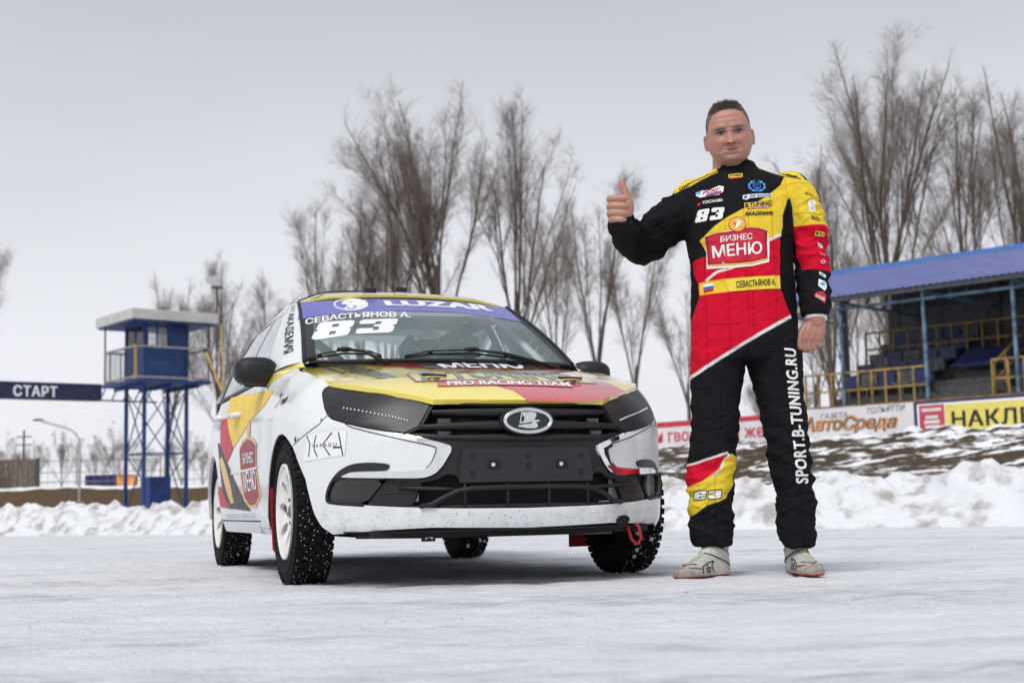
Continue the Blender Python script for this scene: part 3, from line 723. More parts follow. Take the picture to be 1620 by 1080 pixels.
def make_tree(seed, H, spread, nst, dens, fork):
    r = np.random.default_rng(seed)
    tp = np.array([[[0, 0, -.5], [.05, .02, H * fork * .5], [0, 0, H * fork], [-.04, .03, H * fork * 1.45]]]); tr_ = np.array([[.0150, .0120, .0098, .005]]) * H
    az = np.linspace(0, 2 * np.pi, nst, endpoint=False) + r.normal(0, .3, nst); tilt = r.uniform(.35, 1., nst) * spread; tilt[0] = .03
    hz = H * fork * r.uniform(.62, 1.15, nst); hz[0] = H * fork * 1.2
    D = np.stack([np.sin(tilt) * np.cos(az), np.sin(tilt) * np.sin(az), np.cos(tilt)], 1)
    Ln = (H - hz) * (r.uniform(.84, .98, nst) - .16 * (tilt / (spread + .01)) ** 2); Ln[0] = H - hz[0]
    S, SR = grow(np.stack([np.zeros(nst), np.zeros(nst), hz], 1), D, Ln, np.full(nst, .0050 * H) * r.uniform(.65, 1.1, nst), 14, .016, .042, r)
    i0, t0, B0, T0_, R0 = children_of(S, SR, 4, .12, .62, r)
    D0 = rot_off(T0_, r.uniform(.16, .40, len(i0)), r.uniform(0, 6.28, len(i0)))
    S2, SR2 = grow(B0, D0, Ln[i0] * (1 - t0) * r.uniform(.6, .95, len(i0)), R0 * .55, 14, .022, .045, r)
    A_, AR = np.concatenate([S, S2]), np.concatenate([SR, SR2])
    i1, t1, B1, T1_, R1 = children_of(A_, AR, int(19 * dens), .30, 1., r)
    D1 = rot_off(T1_, r.uniform(.30, .80, len(i1)), r.uniform(0, 6.28, len(i1)))
    L1 = H * (.036 + .085 * (1 - t1)) * r.uniform(.5, 1.3, len(i1))
    P1_, R1_ = grow(B1, D1, L1, np.minimum(R1 * .5, .0009 * H), 6, .08, .07, r)
    i2, t2, B2, T2, R2 = children_of(P1_, R1_, int(5 * dens + .5), .10, 1., r)
    D2 = rot_off(T2, r.uniform(.3, .8, len(i2)), r.uniform(0, 6.28, len(i2)))
    P2_, R2_ = grow(B2, D2, .38 * L1[i2] * r.uniform(.4, 1.1, len(i2)) + .30, np.minimum(R2 * .6, .0065), 3, .10, .06, r)
    i3, t3, B3, T3, R3 = children_of(P2_, R2_, 5, .10, 1., r)
    D3 = rot_off(T3, r.uniform(.3, .8, len(i3)), r.uniform(0, 6.28, len(i3)))
    P3_, R3_ = grow(B3, D3, r.uniform(.3, .85, len(i3)), np.full(len(i3), .0043), 2, .12, .05, r)
    Vt, Ft = tubes(tp, tr_, 10); Vs, Fs = tubes(S, SR, 6); Vu, Fu = tubes(S2, SR2, 5)
    tk = np_mesh('trunk', np.concatenate([Vt, Vs, Vu]), np.concatenate([Ft, Fs + len(Vt), Fu + len(Vt) + len(Vs)]), M['bark'])
    out = []; k = 0
    for (P_, R_, n_) in ((P1_, R1_, 4), (P2_, R2_, 3), (P3_, R3_, 3)):
        v, f = tubes(P_, R_, n_); out.append((v, f + k)); k += len(v)
    return tk, np_mesh('crown', np.concatenate([o[0] for o in out]), np.concatenate([o[1] for o in out]), M['twig'])
PROTO = [make_tree(11, 24, .46, 8, 1., .36), make_tree(12, 24, .27, 5, 1., .34), make_tree(13, 22, .32, 6, 1., .28), make_tree(14, 20, .22, 3, .9, .30), make_tree(15, 14, .62, 6, .75, .16)]
def tree(pi, x, y, z, h, label, rz=0., group='bare poplars beyond the track', lean=(0, 0)):
    t = thing('poplar_tree', label, 'tree', (x, y, z), rz, group)
    k = h / (24, 24, 22, 20, 14)[pi]; t.scale = (k, k, k); t.rotation_euler = (lean[0], lean[1], rz)
    for nm, me in zip(('trunk', 'crown'), PROTO[pi]):
        o = bpy.data.objects.new(nm, me); link(o, t)
        if nm == 'crown': o['kind'] = 'stuff'
    return t
def tpx(u, d): return (u - 810) / 2222 * d
G_ = 'bare poplars beyond the track'
for (pi, u, d, h, lab, rz, lean) in [
    (0, 694, 84, 27.4, 'biggest bare poplar above the car roof with several stems', .4, (0, 0)),
    (1, 815, 86, 26.0, 'tall slender poplar right of the biggest one, leaning slightly right', 1.1, (0, .05)),
    (3, 884, 80, 17.0, 'shorter poplar between the slender one and the thumb', 2.0, (0, .04)),
    (3, 930, 84, 20.5, 'poplar rising just behind the raised thumb', .2, (0, .10)),
    (2, 612, 86, 23.4, 'poplar touching the left side of the biggest one', 3.1, (0, -.03)),
    (1, 560, 88, 20.5, 'narrow poplar second from the left of the middle cluster', 4.0, (0, -.03)),
    (3, 508, 84, 18.6, 'leftmost narrow poplar of the middle cluster', 5.0, (0, 0)),
    (3, 990, 82, 17.0, 'slim bare tree behind the raised elbow, leaning right', .8, (0, .16)),
    (4, 478, 92, 11.5, 'small bare tree above the car windscreen pillar', .5, (0, 0)),
    (1, 345, 112, 20.5, 'grey distant tree directly behind the tower mast lamp', 1.2, (0, 0)),
    (2, 262, 116, 20.5, 'pale distant tree above the tower roof', 2.2, (0, 0)),
    (3, 425, 112, 19.0, 'distant bushy tree between the tower and the car', 3.3, (0, 0)),
    (4, 372, 60, 8.6, 'dark spreading bare tree between tower legs and car', 5.2, (0, -.1)),
    (3, -40, 72, 14.0, 'dense poplar cut by the left edge of the photo', .9, (0, 0)),
    (0, 1412, 76, 26.2, 'huge many-stemmed poplar above the grandstand roof', 2.4, (0, 0)),
    (2, 1318, 80, 21.0, 'poplar left of the huge one beside the driver shoulder', .3, (0, -.02)),
    (1, 1545, 74, 22.6, 'poplar right of the huge one above the grandstand', 3.6, (0, .02)),
    (2, 1628, 74, 24.0, 'poplar cut by the right edge of the photo', 1.5, (0, 0)),
    (4, 1470, 86, 19.0, 'bushy tree in the gap right of the huge poplar', 4.4, (0, 0)),
    (3, 1288, 95, 16.0, 'faint slim tree close behind the driver sleeve', 2.9, (0, 0)),
    (3, 1088, 76, 12.5, 'slim bare tree seen just left of the driver hip', .6, (0, 0)),
    (4, 1352, 66, 12.5, 'low branching tree at the left end of the grandstand', 1.4, (0, 0)),
    (4, 1232, 100, 10.0, 'small faint tree seen between the driver legs', 1.0, (0, 0))]:
    tree(pi, tpx(u, d), d, 1.6, h * .93, lab, rz, G_, lean)
for k, (u, d, h) in enumerate([(10, 90, 3.2), (48, 86, 2.6), (95, 92, 3.6), (150, 88, 2.7), (180, 92, 3.7), (230, 88, 2.4), (285, 90, 3.4), (318, 86, 2.6)]):
    labs = ['bare bush at the far left edge beyond the fence', 'low bare bush beside the utility pole', 'bare bush above the blue container', 'thin bush just right of the street lamp', 'taller bush left of the tower legs',
            'low bush seen between the tower legs', 'bush seen right of the tower legs', 'low bush between the tower and the car']
    t = tree(4, tpx(u, d), d, 1.6, h * 1.3, labs[k], k * 1.3, 'bare bushes beyond the fence'); t.name = 'bare_bush'; t['category'] = 'bush'
# ------------------------------------------------------------------ the race car
# ---- car surfaces (metres; X forward from the front axle, Y to the car's left, Z up) ----
PLAN=[(.832,0),(.829,.12),(.817,.25),(.797,.33),(.745,.43),(.69,.52),(.605,.615),(.52,.688),(.43,.742),(.33,.787),(.2,.82),(0,.832),(-.4,.835),(-1.2,.838),(-2.0,.838),(-2.6,.83),(-3.0,.80),(-3.2,.74),(-3.32,.6),(-3.38,.3),(-3.40,0)]
def _cr(pts,n=12):
    out=[];P=[(pts[0][0],-pts[1][1])]+list(pts)+[(pts[-1][0],-pts[-2][1])]
    for i in range(1,len(P)-2):
        p0,p1,p2,p3=P[i-1],P[i],P[i+1],P[i+2]
        d=lambda a,b:max(1e-6,math.hypot(a[0]-b[0],a[1]-b[1]))
        t01,t12,t23=d(p0,p1),d(p1,p2),d(p2,p3)
        for k in range(n):
            t=k/n;r=[]
            for c in (0,1):
                m1=(p2[c]-p1[c])+t12*((p1[c]-p0[c])/t01-(p2[c]-p0[c])/(t01+t12))
                m2=(p2[c]-p1[c])+t12*((p3[c]-p2[c])/t23-(p3[c]-p1[c])/(t12+t23))
                r.append((2*t**3-3*t*t+1)*p1[c]+(t**3-2*t*t+t)*m1+(-2*t**3+3*t*t)*p2[c]+(t**3-t*t)*m2)
            out.append(tuple(r))
    out.append(tuple(pts[-1]));return out
_PL=np.array(_cr(PLAN));_SL=np.concatenate([[0],np.cumsum(np.hypot(*np.diff(_PL,axis=0).T))]);SMAX=float(_SL[-1])
_T=np.gradient(_PL,_SL,axis=0);_T/=np.hypot(_T[:,0],_T[:,1])[:,None];_N=np.stack([_T[:,1],-_T[:,0]],1)
def s_at_X(x): return float(np.interp(-x,-_PL[:,0],_SL))
def s_at_Y(y): return float(np.interp(y,_PL[:200,1],_SL[:200])) if y<.7 else 0
_ST=[(0.,[(.18,-.05),(.215,-.022),(.25,-.008),(.30,0),(.56,0),(.62,-.01),(.66,-.025),(.72,-.055),(.76,-.09)]),
 (.36,[(.18,-.05),(.215,-.022),(.25,-.008),(.30,0),(.56,0),(.60,-.012),(.724,-.058),(.78,-.1)]),
 (.50,[(.18,-.05),(.215,-.022),(.25,-.008),(.32,0),(.57,0),(.61,-.015),(.72,-.065),(.80,-.125)]),
 (.72,[(.18,-.05),(.21,-.022),(.25,-.006),(.34,0),(.63,0),(.68,-.02),(.74,-.06),(.82,-.14)]),
 (.92,[(.18,-.04),(.21,-.02),(.25,-.005),(.34,0),(.64,-.002),(.70,-.02),(.76,-.055),(.82,-.112),(.86,-.18)])]
for _x,_c in ((.2,[(.18,-.03),(.25,0),(.68,0),(.76,-.022),(.83,-.07),(.87,-.12),(.89,-.16)]),
 (-.2,[(.18,-.03),(.25,0),(.7,0),(.80,-.02),(.87,-.055),(.92,-.10),(.945,-.14),(.96,-.18)]),
 (-.5,[(.18,-.04),(.3,0),(.7,0),(.82,-.014),(.90,-.035),(.95,-.06),(1.0,-.1)]),
 (-.9,[(.18,-.06),(.3,-.012),(.45,0),(.7,-.002),(.82,-.014),(.93,-.043),(1.0,-.06)]),
 (-2.4,[(.18,-.05),(.3,-.008),(.45,0),(.7,-.002),(.82,-.014),(.93,-.043),(1.0,-.06)]),
 (-2.9,[(.18,-.05),(.3,-.008),(.45,0),(.7,-.002),(.82,-.02),(.95,-.07),(1.0,-.12)]),
 (-3.35,[(.18,-.05),(.3,-.008),(.45,0),(.7,-.01),(.82,-.03),(.95,-.07),(1.0,-.12)])):
    _ST.append((s_at_X(_x),_c))
_ST.append((SMAX,_ST[-1][1]))
def _sm(pts,z):
    zs=[p[0] for p in pts];os=[p[1] for p in pts]
    if z<=zs[0]: return os[0]
    if z>=zs[-1]: return os[-1]+(z-zs[-1])*(os[-1]-os[-2])/(zs[-1]-zs[-2])
    i=max(k for k in range(len(zs)) if zs[k]<=z);i=min(i,len(zs)-2)
    sl=lambda k:(os[k+1]-os[k])/(zs[k+1]-zs[k])
    m=lambda k:sl(0) if k==0 else sl(len(zs)-2) if k==len(zs)-1 else (0 if sl(k-1)*sl(k)<=0 else 2*sl(k-1)*sl(k)/(sl(k-1)+sl(k)))
    h=zs[i+1]-zs[i];t=(z-zs[i])/h
    return (2*t**3-3*t*t+1)*os[i]+(t**3-2*t*t+t)*h*m(i)+(-2*t**3+3*t*t)*os[i+1]+(t**3-t*t)*h*m(i+1)
def B(s,z):
    a=min(abs(s),SMAX);sg=-1 if s<0 else 1
    x=np.interp(a,_SL,_PL[:,0]);y=np.interp(a,_SL,_PL[:,1]);nx=np.interp(a,_SL,_N[:,0]);ny=np.interp(a,_SL,_N[:,1])
    k=0
    while k<len(_ST)-2 and _ST[k+1][0]<a:k+=1
    s0,c0=_ST[k];s1,c1=_ST[k+1];t=min(1,max(0,(a-s0)/(s1-s0)));t=t*t*(3-2*t)
    o=_sm(c0,z)*(1-t)+_sm(c1,z)*t
    return (float(x+nx*o),sg*float(y+ny*o),z)
_ZC=[(-.6,1.02),(-.4,1.0),(-.16,.968),(0,.94),(.2,.90),(.4,.858),(.534,.82),(.6,.797),(.7,.760),(.778,.726),(.83,.695)]
def HD(x,y): return (x,y,_sm(_ZC,x)-.08*y*y)
def WS(y,t):   # windshield: t 0 bottom .. 1 top
    xb=-.15-.505*y*y;zb=.985+.012*y*y;xt=-1.055-.115*y*y;zt=1.402-.085*y*y
    b=.02*4*t*(1-t)
    return (xb+(xt-xb)*t+b*.45,y*1.0,zb+(zt-zb)*t+b*.9)
_ZR=[(-1.0,1.403),(-1.1,1.432),(-1.25,1.467),(-1.5,1.496),(-1.8,1.491),(-2.2,1.452),(-2.5,1.39)]
def RF(x,y):
    return (x,y,_sm([(-a,b) for a,b in _ZR],-x)-.12*y*y-(.3+2.5*min(1,max(0,(-x-1.06)/.4)))*max(0,abs(y)-.38)**2)
def GS(x,z,sg=-1):   # side glass
    t=(z-.93)/.47
    return (x,sg*(.792-.195*t-.02*t*t+.012*math.sin(math.pi*min(1,max(0,t)))),z)

car = thing('racing_car', 'white, yellow and red ice racing sedan with studded tyres and number 83', 'race car', (-.214, 6.30, 0), R(18.63 - 90))
BF = lambda s, z: B(s, z)
HF = lambda x, y: HD(x, y)
WF = lambda y, t: WS(y, t)
RFn = lambda x, y: RF(x, y)
GR = lambda x, z: GS(x, z, -1)
GL = lambda x, z: GS(x, z, 1)
SX = s_at_X
PK = dict(su=.035, sv=.035)
def both(name, loop, m, off, flange=.012, parent=None, fn=BF, **k):
    kk = dict(PK); kk.update(k)
    a_ = patch(name, loop, fn, m, parent or car, off=off, flange=flange, **kk)
    b_ = patch(name, mir(loop), fn, m, parent or car, off=off, flange=flange, **kk)
    return a_, b_
def arch_pts(xc, z0, rf, rr, rt, a0, a1, n=14):
    out = []
    for k in range(n + 1):
        t = a0 + (a1 - a0) * k / n; c_ = math.cos(t)
        out.append((xc + c_ * (rf if c_ > 0 else rr), z0 + rt * math.sin(t)))
    return out
# bumper ---------------------------------------------------------------
tip = [(-0.3049,0.5441),(-0.334,0.557),(-0.4092,0.5788),(-0.4979,0.6029)]
hlb = [(-0.4979,0.6029),(-0.5762,0.6168),(-0.6685,0.6353),(-0.7669,0.6576),(-0.8362,0.6767),(-0.8693,0.6927)]
seamb = [(-0.8693,0.6927),(-0.908,0.655),(-1.0191,0.6123),(-1.1173,0.5809)]
archf = [(-1.1173,0.5809),(-1.0647,0.5265),(-1.0141,0.4654),(-0.9754,0.3724),(-0.942,0.2984),(-0.902,0.2476),(-0.8432,0.2145)]
lipb = [(-0.8432,0.2145),(-0.7472,0.2189),(-0.6073,0.2284),(-0.3867,0.2354)]
lipt = [(-0.0207,0.3024),(-0.292,0.306),(-0.501,0.3154),(-0.667,0.3262),(-0.8551,0.3398),(-0.8664,0.3551),(-0.8584,0.39),(-0.828,0.4317),(-0.7859,0.4405),(-0.5972,0.4325),(-0.4285,0.4279),(-0.3981,0.432),(-0.3679,0.4434),(-0.3403,0.4718),(-0.3052,0.5246)]
lipt = cs(lipt); archf = cs(archf); seamb_ = seamb; tip = cs(tip)
half = [(0, lipt[0][1])] + lipt[1:] + tip + hlb[1:] + seamb[1:] + archf[1:] + lipb[1:] + [(0, .226)]
patch('front_bumper', sym(half), BF, M['white'], car, off=0, flange=.02, **PK)
# lower lip crease, a thin dark split line under the lip and the splitter
ribbon('lip_shadow_gap', [(-.78, .2225), (-.6, .220), (0, .222), (.6, .220), (.78, .2225)], .006, BF, M['void'], car, off=.002, **PK)
# black fascia ---------------------------------------------------------
back = [(-.74, .27), (.74, .27), (.76, .62), (.45, .70), (-.45, .70), (-.76, .62)]
patch('backing_plate', back, BF, M['void'], car, off=-.075, **PK)
fas = [(-0.0138,0.5727),(-0.1903,0.5755),(-0.2893,0.5832),(-0.4215,0.6017),(-0.4927,0.6027),(-0.334,0.5557),(-0.3025,0.5429),(-0.3028,0.5221),(-0.3379,0.4694),(-0.3655,0.4384),(-0.3982,0.4259),(-0.4286,0.4218),(-0.5672,0.4255),(-0.5727,0.4171),(-0.4212,0.4083),(-0.3609,0.4189),(-0.3238,0.4399),(-0.2873,0.4342),(-0.2756,0.4073)]
fas = cs(fas[:5])[:-1] + cs(fas[4:]); fas[0] = (0, fas[0][1]); fz = fas[-1][1]
patch('fascia', sym(fas + [(0, fz)]), BF, M['plastic'], car, off=-.006, flange=.03, **PK)
pl = [(-0.0149,0.5369),(-0.2487,0.537),(-0.2636,0.5287),(-0.275,0.4364),(-0.2756,0.4049)]
pl[0] = (0, pl[0][1])
np_ = patch('plate_holder', sym(pl + [(0, pl[-1][1])]), BF, M['cover'], car, off=.006, flange=.02, **PK)
zc_ = (pl[0][1] + pl[-1][1]) / 2
for s_, z_ in ((-.225, .035), (-.225, -.033), (.225, .035), (.225, -.033), (0, .033), (0, -.008)):
    patch('bolt_hole', ellipse((s_, zc_ + z_), .0115, .0115, 16), BF, M['void'], np_, off=.0075, su=0, sv=0)
    patch('bolt', ellipse((s_, zc_ + z_), .006, .006, 10), BF, M['plastic'], np_, off=.009, su=0, sv=0)
for s_ in (-.14, .14):
    patch('fixing_slot', [(s_ - .024, zc_ - .018), (s_ + .024, zc_ - .018), (s_ + .027, zc_ - .01), (s_ + .027, zc_ + .012), (s_ + .02, zc_ + .019), (s_ - .02, zc_ + .019), (s_ - .027, zc_ + .012), (s_ - .027, zc_ - .01)], BF, M['void'], np_, off=.0075, su=0, sv=0)
    patch('fixing_bolt', ellipse((s_ - .004, zc_ + .001), .008, .008, 12), BF, M['steel'], np_, off=.011, su=0, sv=0, flange=.004)
# chrome boomerang -----------------------------------------------------
chr_ = [(-0.44,0.586),(-0.334,0.557),(-0.3073,0.5478),(-0.3039,0.5295),(-0.3379,0.4718),(-0.3667,0.4421),(-0.3981,0.4296),(-0.4285,0.4255),(-0.5972,0.43),(-0.7859,0.438),(-0.7469,0.4505),(-0.722,0.4572),(-0.5588,0.4546),(-0.4306,0.456),(-0.4027,0.4625),(-0.3823,0.4802),(-0.3565,0.5331),(-0.3637,0.5468),(-0.4391,0.5698)]
both('chrome_trim', cs(chr_), M['chrome'], .004, .012)
both('trim_line', stroke(cs([(-0.7626,0.6548),(-0.7392,0.6384),(-0.5982,0.6001),(-0.4391,0.5625),(-0.3687,0.5457),(-0.3615,0.5333),(-0.3848,0.4791),(-0.4052,0.4638)]), .0035), M['printblack'], .0022, 0)
pt_ = [(0.3549,0.4661),(0.3777,0.4637),(0.4433,0.4411),(0.447,0.4308),(0.413,0.4282),(0.3619,0.456)]
patch('red_tape', pt_, BF, M['darkred'], car, off=.006, **PK)
dk_ = [(0.3398,0.5344),(0.3819,0.5502),(0.3937,0.5428),(0.3576,0.527),(0.3745,0.4789),(0.3937,0.4587),(0.3739,0.4662),(0.3423,0.5091)]
patch('torn_trim_gap', dk_, BF, M['void'], car, off=.0055, **PK)
# fog recess -----------------------------------------------------------
fog = [(-0.786,0.4355),(-0.5726,0.4269),(-0.6669,0.3287),(-0.8512,0.3423),(-0.8606,0.3574),(-0.8526,0.3898),(-0.8244,0.4291)]
fog = cs(fog + fog[:1], 1)[:-1]
patch('fog_cover', fog, BF, M['gloss'], car, off=-.008, flange=.02, **PK)
fogm = mir(fog)
patch('fog_recess', fogm, BF, M['void'], car, off=-.05, flange=0, **PK)
both('fog_surround', stroke(cs([(-0.5726,0.4281),(-0.786,0.4367),(-0.8262,0.4292),(-0.8546,0.3899),(-0.8633,0.3575),(-0.8532,0.3398),(-0.667,0.3262)]), .012), M['plastic'], .001, .03)
both('intake_side', [(-0.5672,0.4255),(-0.4237,0.4096),(-0.468,0.3195),(-0.6626,0.3261)], M['plastic'], -.012, .02)
both('intake_rib', stroke([(-0.6062,0.3739),(-0.4671,0.3754)], .006), M['cover'], -.008, .004)
both('brow_flare', cs([(-0.8262,0.4329),(-0.7891,0.463),(-0.7434,0.4827),(-0.7034,0.4912),(-0.6244,0.4923),(-0.5637,0.4854),(-0.5505,0.4789),(-0.5519,0.4728),(-0.5614,0.4572),(-0.722,0.4596),(-0.75,0.4518),(-0.7859,0.4405)]), M['cover'], .004, .01)
fl = thing('fog_lamp', None, None, (.50, .668, .385), 0, parent=car); fl.name = 'fog_lamp'
MB().lathe([(.0, .0), (.05, .002), (.062, .012), (.066, -.05)], 'X', (0, 0, 0), 24).build('lamp_lens', M['gloss'], fl, True)
MB().lathe([(.066, .014), (.073, .012), (.073, -.05), (.066, -.05)], 'X', (0, 0, 0), 24, True).build('lamp_ring', M['plastic'], fl, True)
fl.rotation_euler = (0, 0, R(32))
# lower grille ---------------------------------------------------------
def on_b(s, z, off):
    p = Vector(B(s, z)); h = 1e-3
    n = (Vector(B(s + h, z)) - Vector(B(s - h, z))).cross(Vector(B(s, z + h)) - Vector(B(s, z - h))).normalized()
    if n.x < 0: n = -n
    return p + n * off
bar = [(-.43, .318), (-.38, .325), (-.33, .352), (-.28, .374), (-.22, .382), (-.1, .384), (0, .384), (.1, .384), (.22, .382), (.28, .374), (.33, .352), (.38, .325), (.43, .318)]
lg = MB().tube([on_b(s, z, .008) for s, z in bar], .0105, 10).build('grille_bar', M['plastic'], car, True)
for sg in (-1, 1):
    MB().tube([on_b(sg * s, z, -.004) for s, z in ((.26, .376), (.36, .383), (.46, .388), (.52, .392))], .008, 8).build('grille_bar', M['plastic'], car, True)
for s in (-.255, -.085, .085, .255): MB().tube([on_b(s, .312, -.004), on_b(s, .37, .0), on_b(s, .43, -.012)], .0075, 8).build('grille_bar', M['plastic'], car, True)
MB().tube([on_b(s, .313, -.008) for s in np.linspace(-.5, .5, 21)], .008, 6).build('grille_sill', M['plastic'], car, True)
rd = MB().box((.70, -.02, .39), (.02, .62, .20)); rd.build('radiator', M['rad'], car)
rf_ = MB()
for k in range(22): rf_.box((.712, -.02, .30 + k * .0085), (.004, .60, .003))
tag(rf_.build('radiator_fins', M['plastic'], car), kind='stuff')
for sg in (-1, 1):
    MB().box((.655, sg * .42, .385), (.04, .13, .10)).build('crash_bracket', M['cage'], car, bevel=.006)
MB().box((.66, 0, .318), (.10, .78, .012)).build('lower_crossmember', M['cage'], car, bevel=.003)
# upper grille ---------------------------------------------------------
def slat(name, pts, h, dep, off, m='plastic'):
    q = MB(); sec = [(-.5, -1), (-.5, .35), (-.25, .85), (.1, 1), (.4, .6), (.5, .1), (.5, -1)]
    for s, z, w in pts:
        for a_, b_ in sec: q.v.append(tuple(on_b(s, z + a_ * h * w, off + b_ * dep)))
    n_ = len(sec)
    for i in range(len(pts) - 1):
        for k in range(n_): q.f.append((i * n_ + k, i * n_ + (k + 1) % n_, (i + 1) * n_ + (k + 1) % n_, (i + 1) * n_ + k))
    return q.build(name, M[m], car, True)
def arc(s0, zc, ze, n=25, w0=1., w1=.55):
    return [(s0 * (2 * k / (n - 1) - 1), zc + (ze - zc) * abs(2 * k / (n - 1) - 1) ** 2.2, w0 + (w1 - w0) * abs(2 * k / (n - 1) - 1) ** 2) for k in range(n)]
za = [(-0.1547,0.6771),(-0.1657,0.6265),(-0.1646,0.5814)]
slat('grille_slat', arc(.385, za[0][1], za[0][1] + .004), .034, .016, -.004)
slat('grille_slat', arc(.43, za[1][1], za[1][1] - .004), .036, .016, -.002)
slat('grille_slat', arc(.415, za[2][1] - .004, za[2][1] + .002, w1=.3), .03, .010, -.004)
slat('grille_slat', arc(.37, .716, .724, w1=1.), .014, .01, -.018)
for s in (-.30, -.19, -.065, .065, .19, .30):
    MB().tube([on_b(s, .60, -.03), on_b(s, .66, -.035), on_b(s, .715, -.03)], .006, 6).build('grille_rib', M['plastic'], car, True)
both('grille_edge', stroke([(-0.3841,0.7216),(-0.4336,0.6246),(-0.4974,0.5991)], .012), M['plastic'], .0, .03)
for sg in (-1, 1):
    for z_ in (.61, .655): MB().box(on_b(sg * .34, z_, -.04), (.03, .05, .028)).build('grille_bracket', M['greysteel'], car)
# badge ----------------------------------------------------------------
bc = [(-0.0068,0.6406)][0]; cz = bc[1]
BFN = lambda u, v: Vector((.842 - .10 * (v - cz) - .12 * u * u, u, v))
bd = patch('badge', ellipse((0, cz), .113, .056, 44), BFN, M['plastic'], car, su=.04, sv=.04, off=0, flange=.06)
MB().tube([BFN(.095 * math.cos(t), cz + .0445 * math.sin(t)) + Vector((.004, 0, 0)) for t in np.linspace(0, 2 * math.pi, 49)], .0085, 8, False).build('badge_ring', M['chrome'], bd, True)
patch('badge_field', ellipse((0, cz), .093, .042, 40), BFN, M['gloss'], bd, su=.04, sv=.04, off=.002)
def eq(pts): return [((x - 829) / 395, cz + (666.5 - y) / 395) for x, y in pts]
for L_ in ([(818, 653.5), (838, 653), (843, 655.5), (841, 662), (836, 668), (828, 670), (814, 671)], [(812, 673.5), (832, 671.5), (836, 668.5), (838, 665.5), (846, 665.5), (848, 667.5), (841, 669), (844, 673), (843, 677), (838, 678.5), (826, 678.5), (812, 676)]):
    patch('badge_emblem', eq(L_), BFN, M['chrome'], bd, su=0, sv=0, off=.0085, flange=.005, hard=True)
patch('badge_sail_gap', eq([(819, 657.5), (823, 662), (821, 668), (816.5, 669)]), BFN, M['gloss'], bd, su=0, sv=0, off=.0095)
# headlight covers -----------------------------------------------------
hl = [(-0.9939,0.8023),(-0.9782,0.8191),(-0.8606,0.8133),(-0.6956,0.7894),(-0.5536,0.7641),(-0.4674,0.7489),(-0.3906,0.7281),(-0.415,0.6769),(-0.4389,0.6273),(-0.4939,0.604),(-0.5761,0.6156),(-0.6683,0.6332),(-0.7665,0.6566),(-0.8352,0.6746),(-0.8693,0.6927),(-0.9268,0.7446)]
hl = cs(hl[-3:] + hl[:7])[:-1] + hl[6:10] + cs(hl[9:14])[1:-1]
for lp in (hl, mir(hl)):
    h_ = patch('headlight_cover', lp, BF, M['cover'], car, off=.004, flange=.02, **PK)
    led = [(-0.7878,0.7116),(-0.6943,0.6964),(-0.6112,0.6787),(-0.5403,0.6636),(-0.4846,0.6491)]
    if lp is not hl: led = [(-a_, b_) for a_, b_ in led]
    s_ = np.array([p[0] for p in led]); z_ = np.array([p[1] for p in led]); tt = np.linspace(0, 1, 5)
    q = MB()
    for k in range(19):
        t = k / 18; p = on_b(float(np.interp(t, tt, s_)), float(np.interp(t, tt, z_)), .0055)
        q.ball(p, (.0042, .0042, .0042), 8, 6)
    q.build('led_strip', M['steel'], h_, True)
both('headlight_gap', stroke(hl + hl[:1], .009), M['void'], .0005, 0)
# fenders --------------------------------------------------------------
fend_top = [(-0.8693,0.6927),(-0.9268,0.7446),(-0.9939,0.8023),(-0.9791,0.8197)]
hedge = [(.352, -.680), (.30, -.689), (.18, -.699), (0, -.705), (-.15, -.702), (-.25, -.694), (-.285, -.682)]   # hood side edge in (X, Y)
def h2b(x, y):    # nearest point of the fender surface to a hood-edge point
    z = HD(x, y)[2]; s = -SX(x)
    for _ in range(40):
        p = B(s, z); s -= (p[0] - x)
    return (s, z)
hb_ = [h2b(*p) for p in hedge]
XD = -.60
rear_edge = [(-SX(-.56), .955), (-SX(XD), .90), (-SX(XD), .6), (-SX(XD), .30)]
ar = arch_pts(0, .30, .365, .358, .340, R(180), R(24), 16)
fender = fend_top + hb_ + rear_edge + [(-SX(XD), .235), (-SX(-.358), .235), (-SX(-.358), .30)] + [(-SX(x), z) for x, z in ar[1:]] + [seamb[3], seamb[2], seamb[1]]
both('fender', fender, M['white'], 0, .02)
both('arch_lip', stroke([(-SX(-.358), .235)] + [(-SX(x), z) for x, z in ar] + archf[1:], .008), M['plastic'], -.004, .03)
# doors, rear quarter, sills ------------------------------------------
zbelt = lambda x: .93 + .02 * (-x - .6) / 1.8
def side(name, xz, m='white', off=0., fl=.016, parent=None):
    return both(name, [(-SX(x), z) for x, z in xz], M[m], off, fl, parent, su=.06, sv=.05)
fd = side('front_door', [(-.605, .27), (-.605, .5), (-.605, .75), (-.60, zbelt(-.6)), (-1.1, zbelt(-1.1)), (-1.56, zbelt(-1.56)), (-1.60, .7), (-1.60, .27)])
ra = arch_pts(-2.476, .30, .345, .345, .345, 0, R(180), 16)
rdr = side('rear_door', [(-1.61, .27), (-1.61, .7), (-1.57, zbelt(-1.57)), (-2.0, zbelt(-2)), (-2.42, zbelt(-2.42)), (-2.40, .80), (-2.28, .70), (-2.14, .58), (-2.10, .44), (-2.10, .27)])
side('rear_quarter', [(-2.11, .27), (-2.11, .44)] + [(-2.15, .575), (-2.29, .71), (-2.41, .81), (-2.43, .95), (-2.9, .99), (-3.18, 1.0), (-3.22, .7), (-3.20, .30), (-2.83, .27)] + arch_pts(-2.476, .30, .345, .345, .345, R(180), 0, 16))
side('sill', [(-.362, .205), (-.362, .232), (-.60, .232), (-.61, .262), (-2.10, .262), (-2.13, .205)])
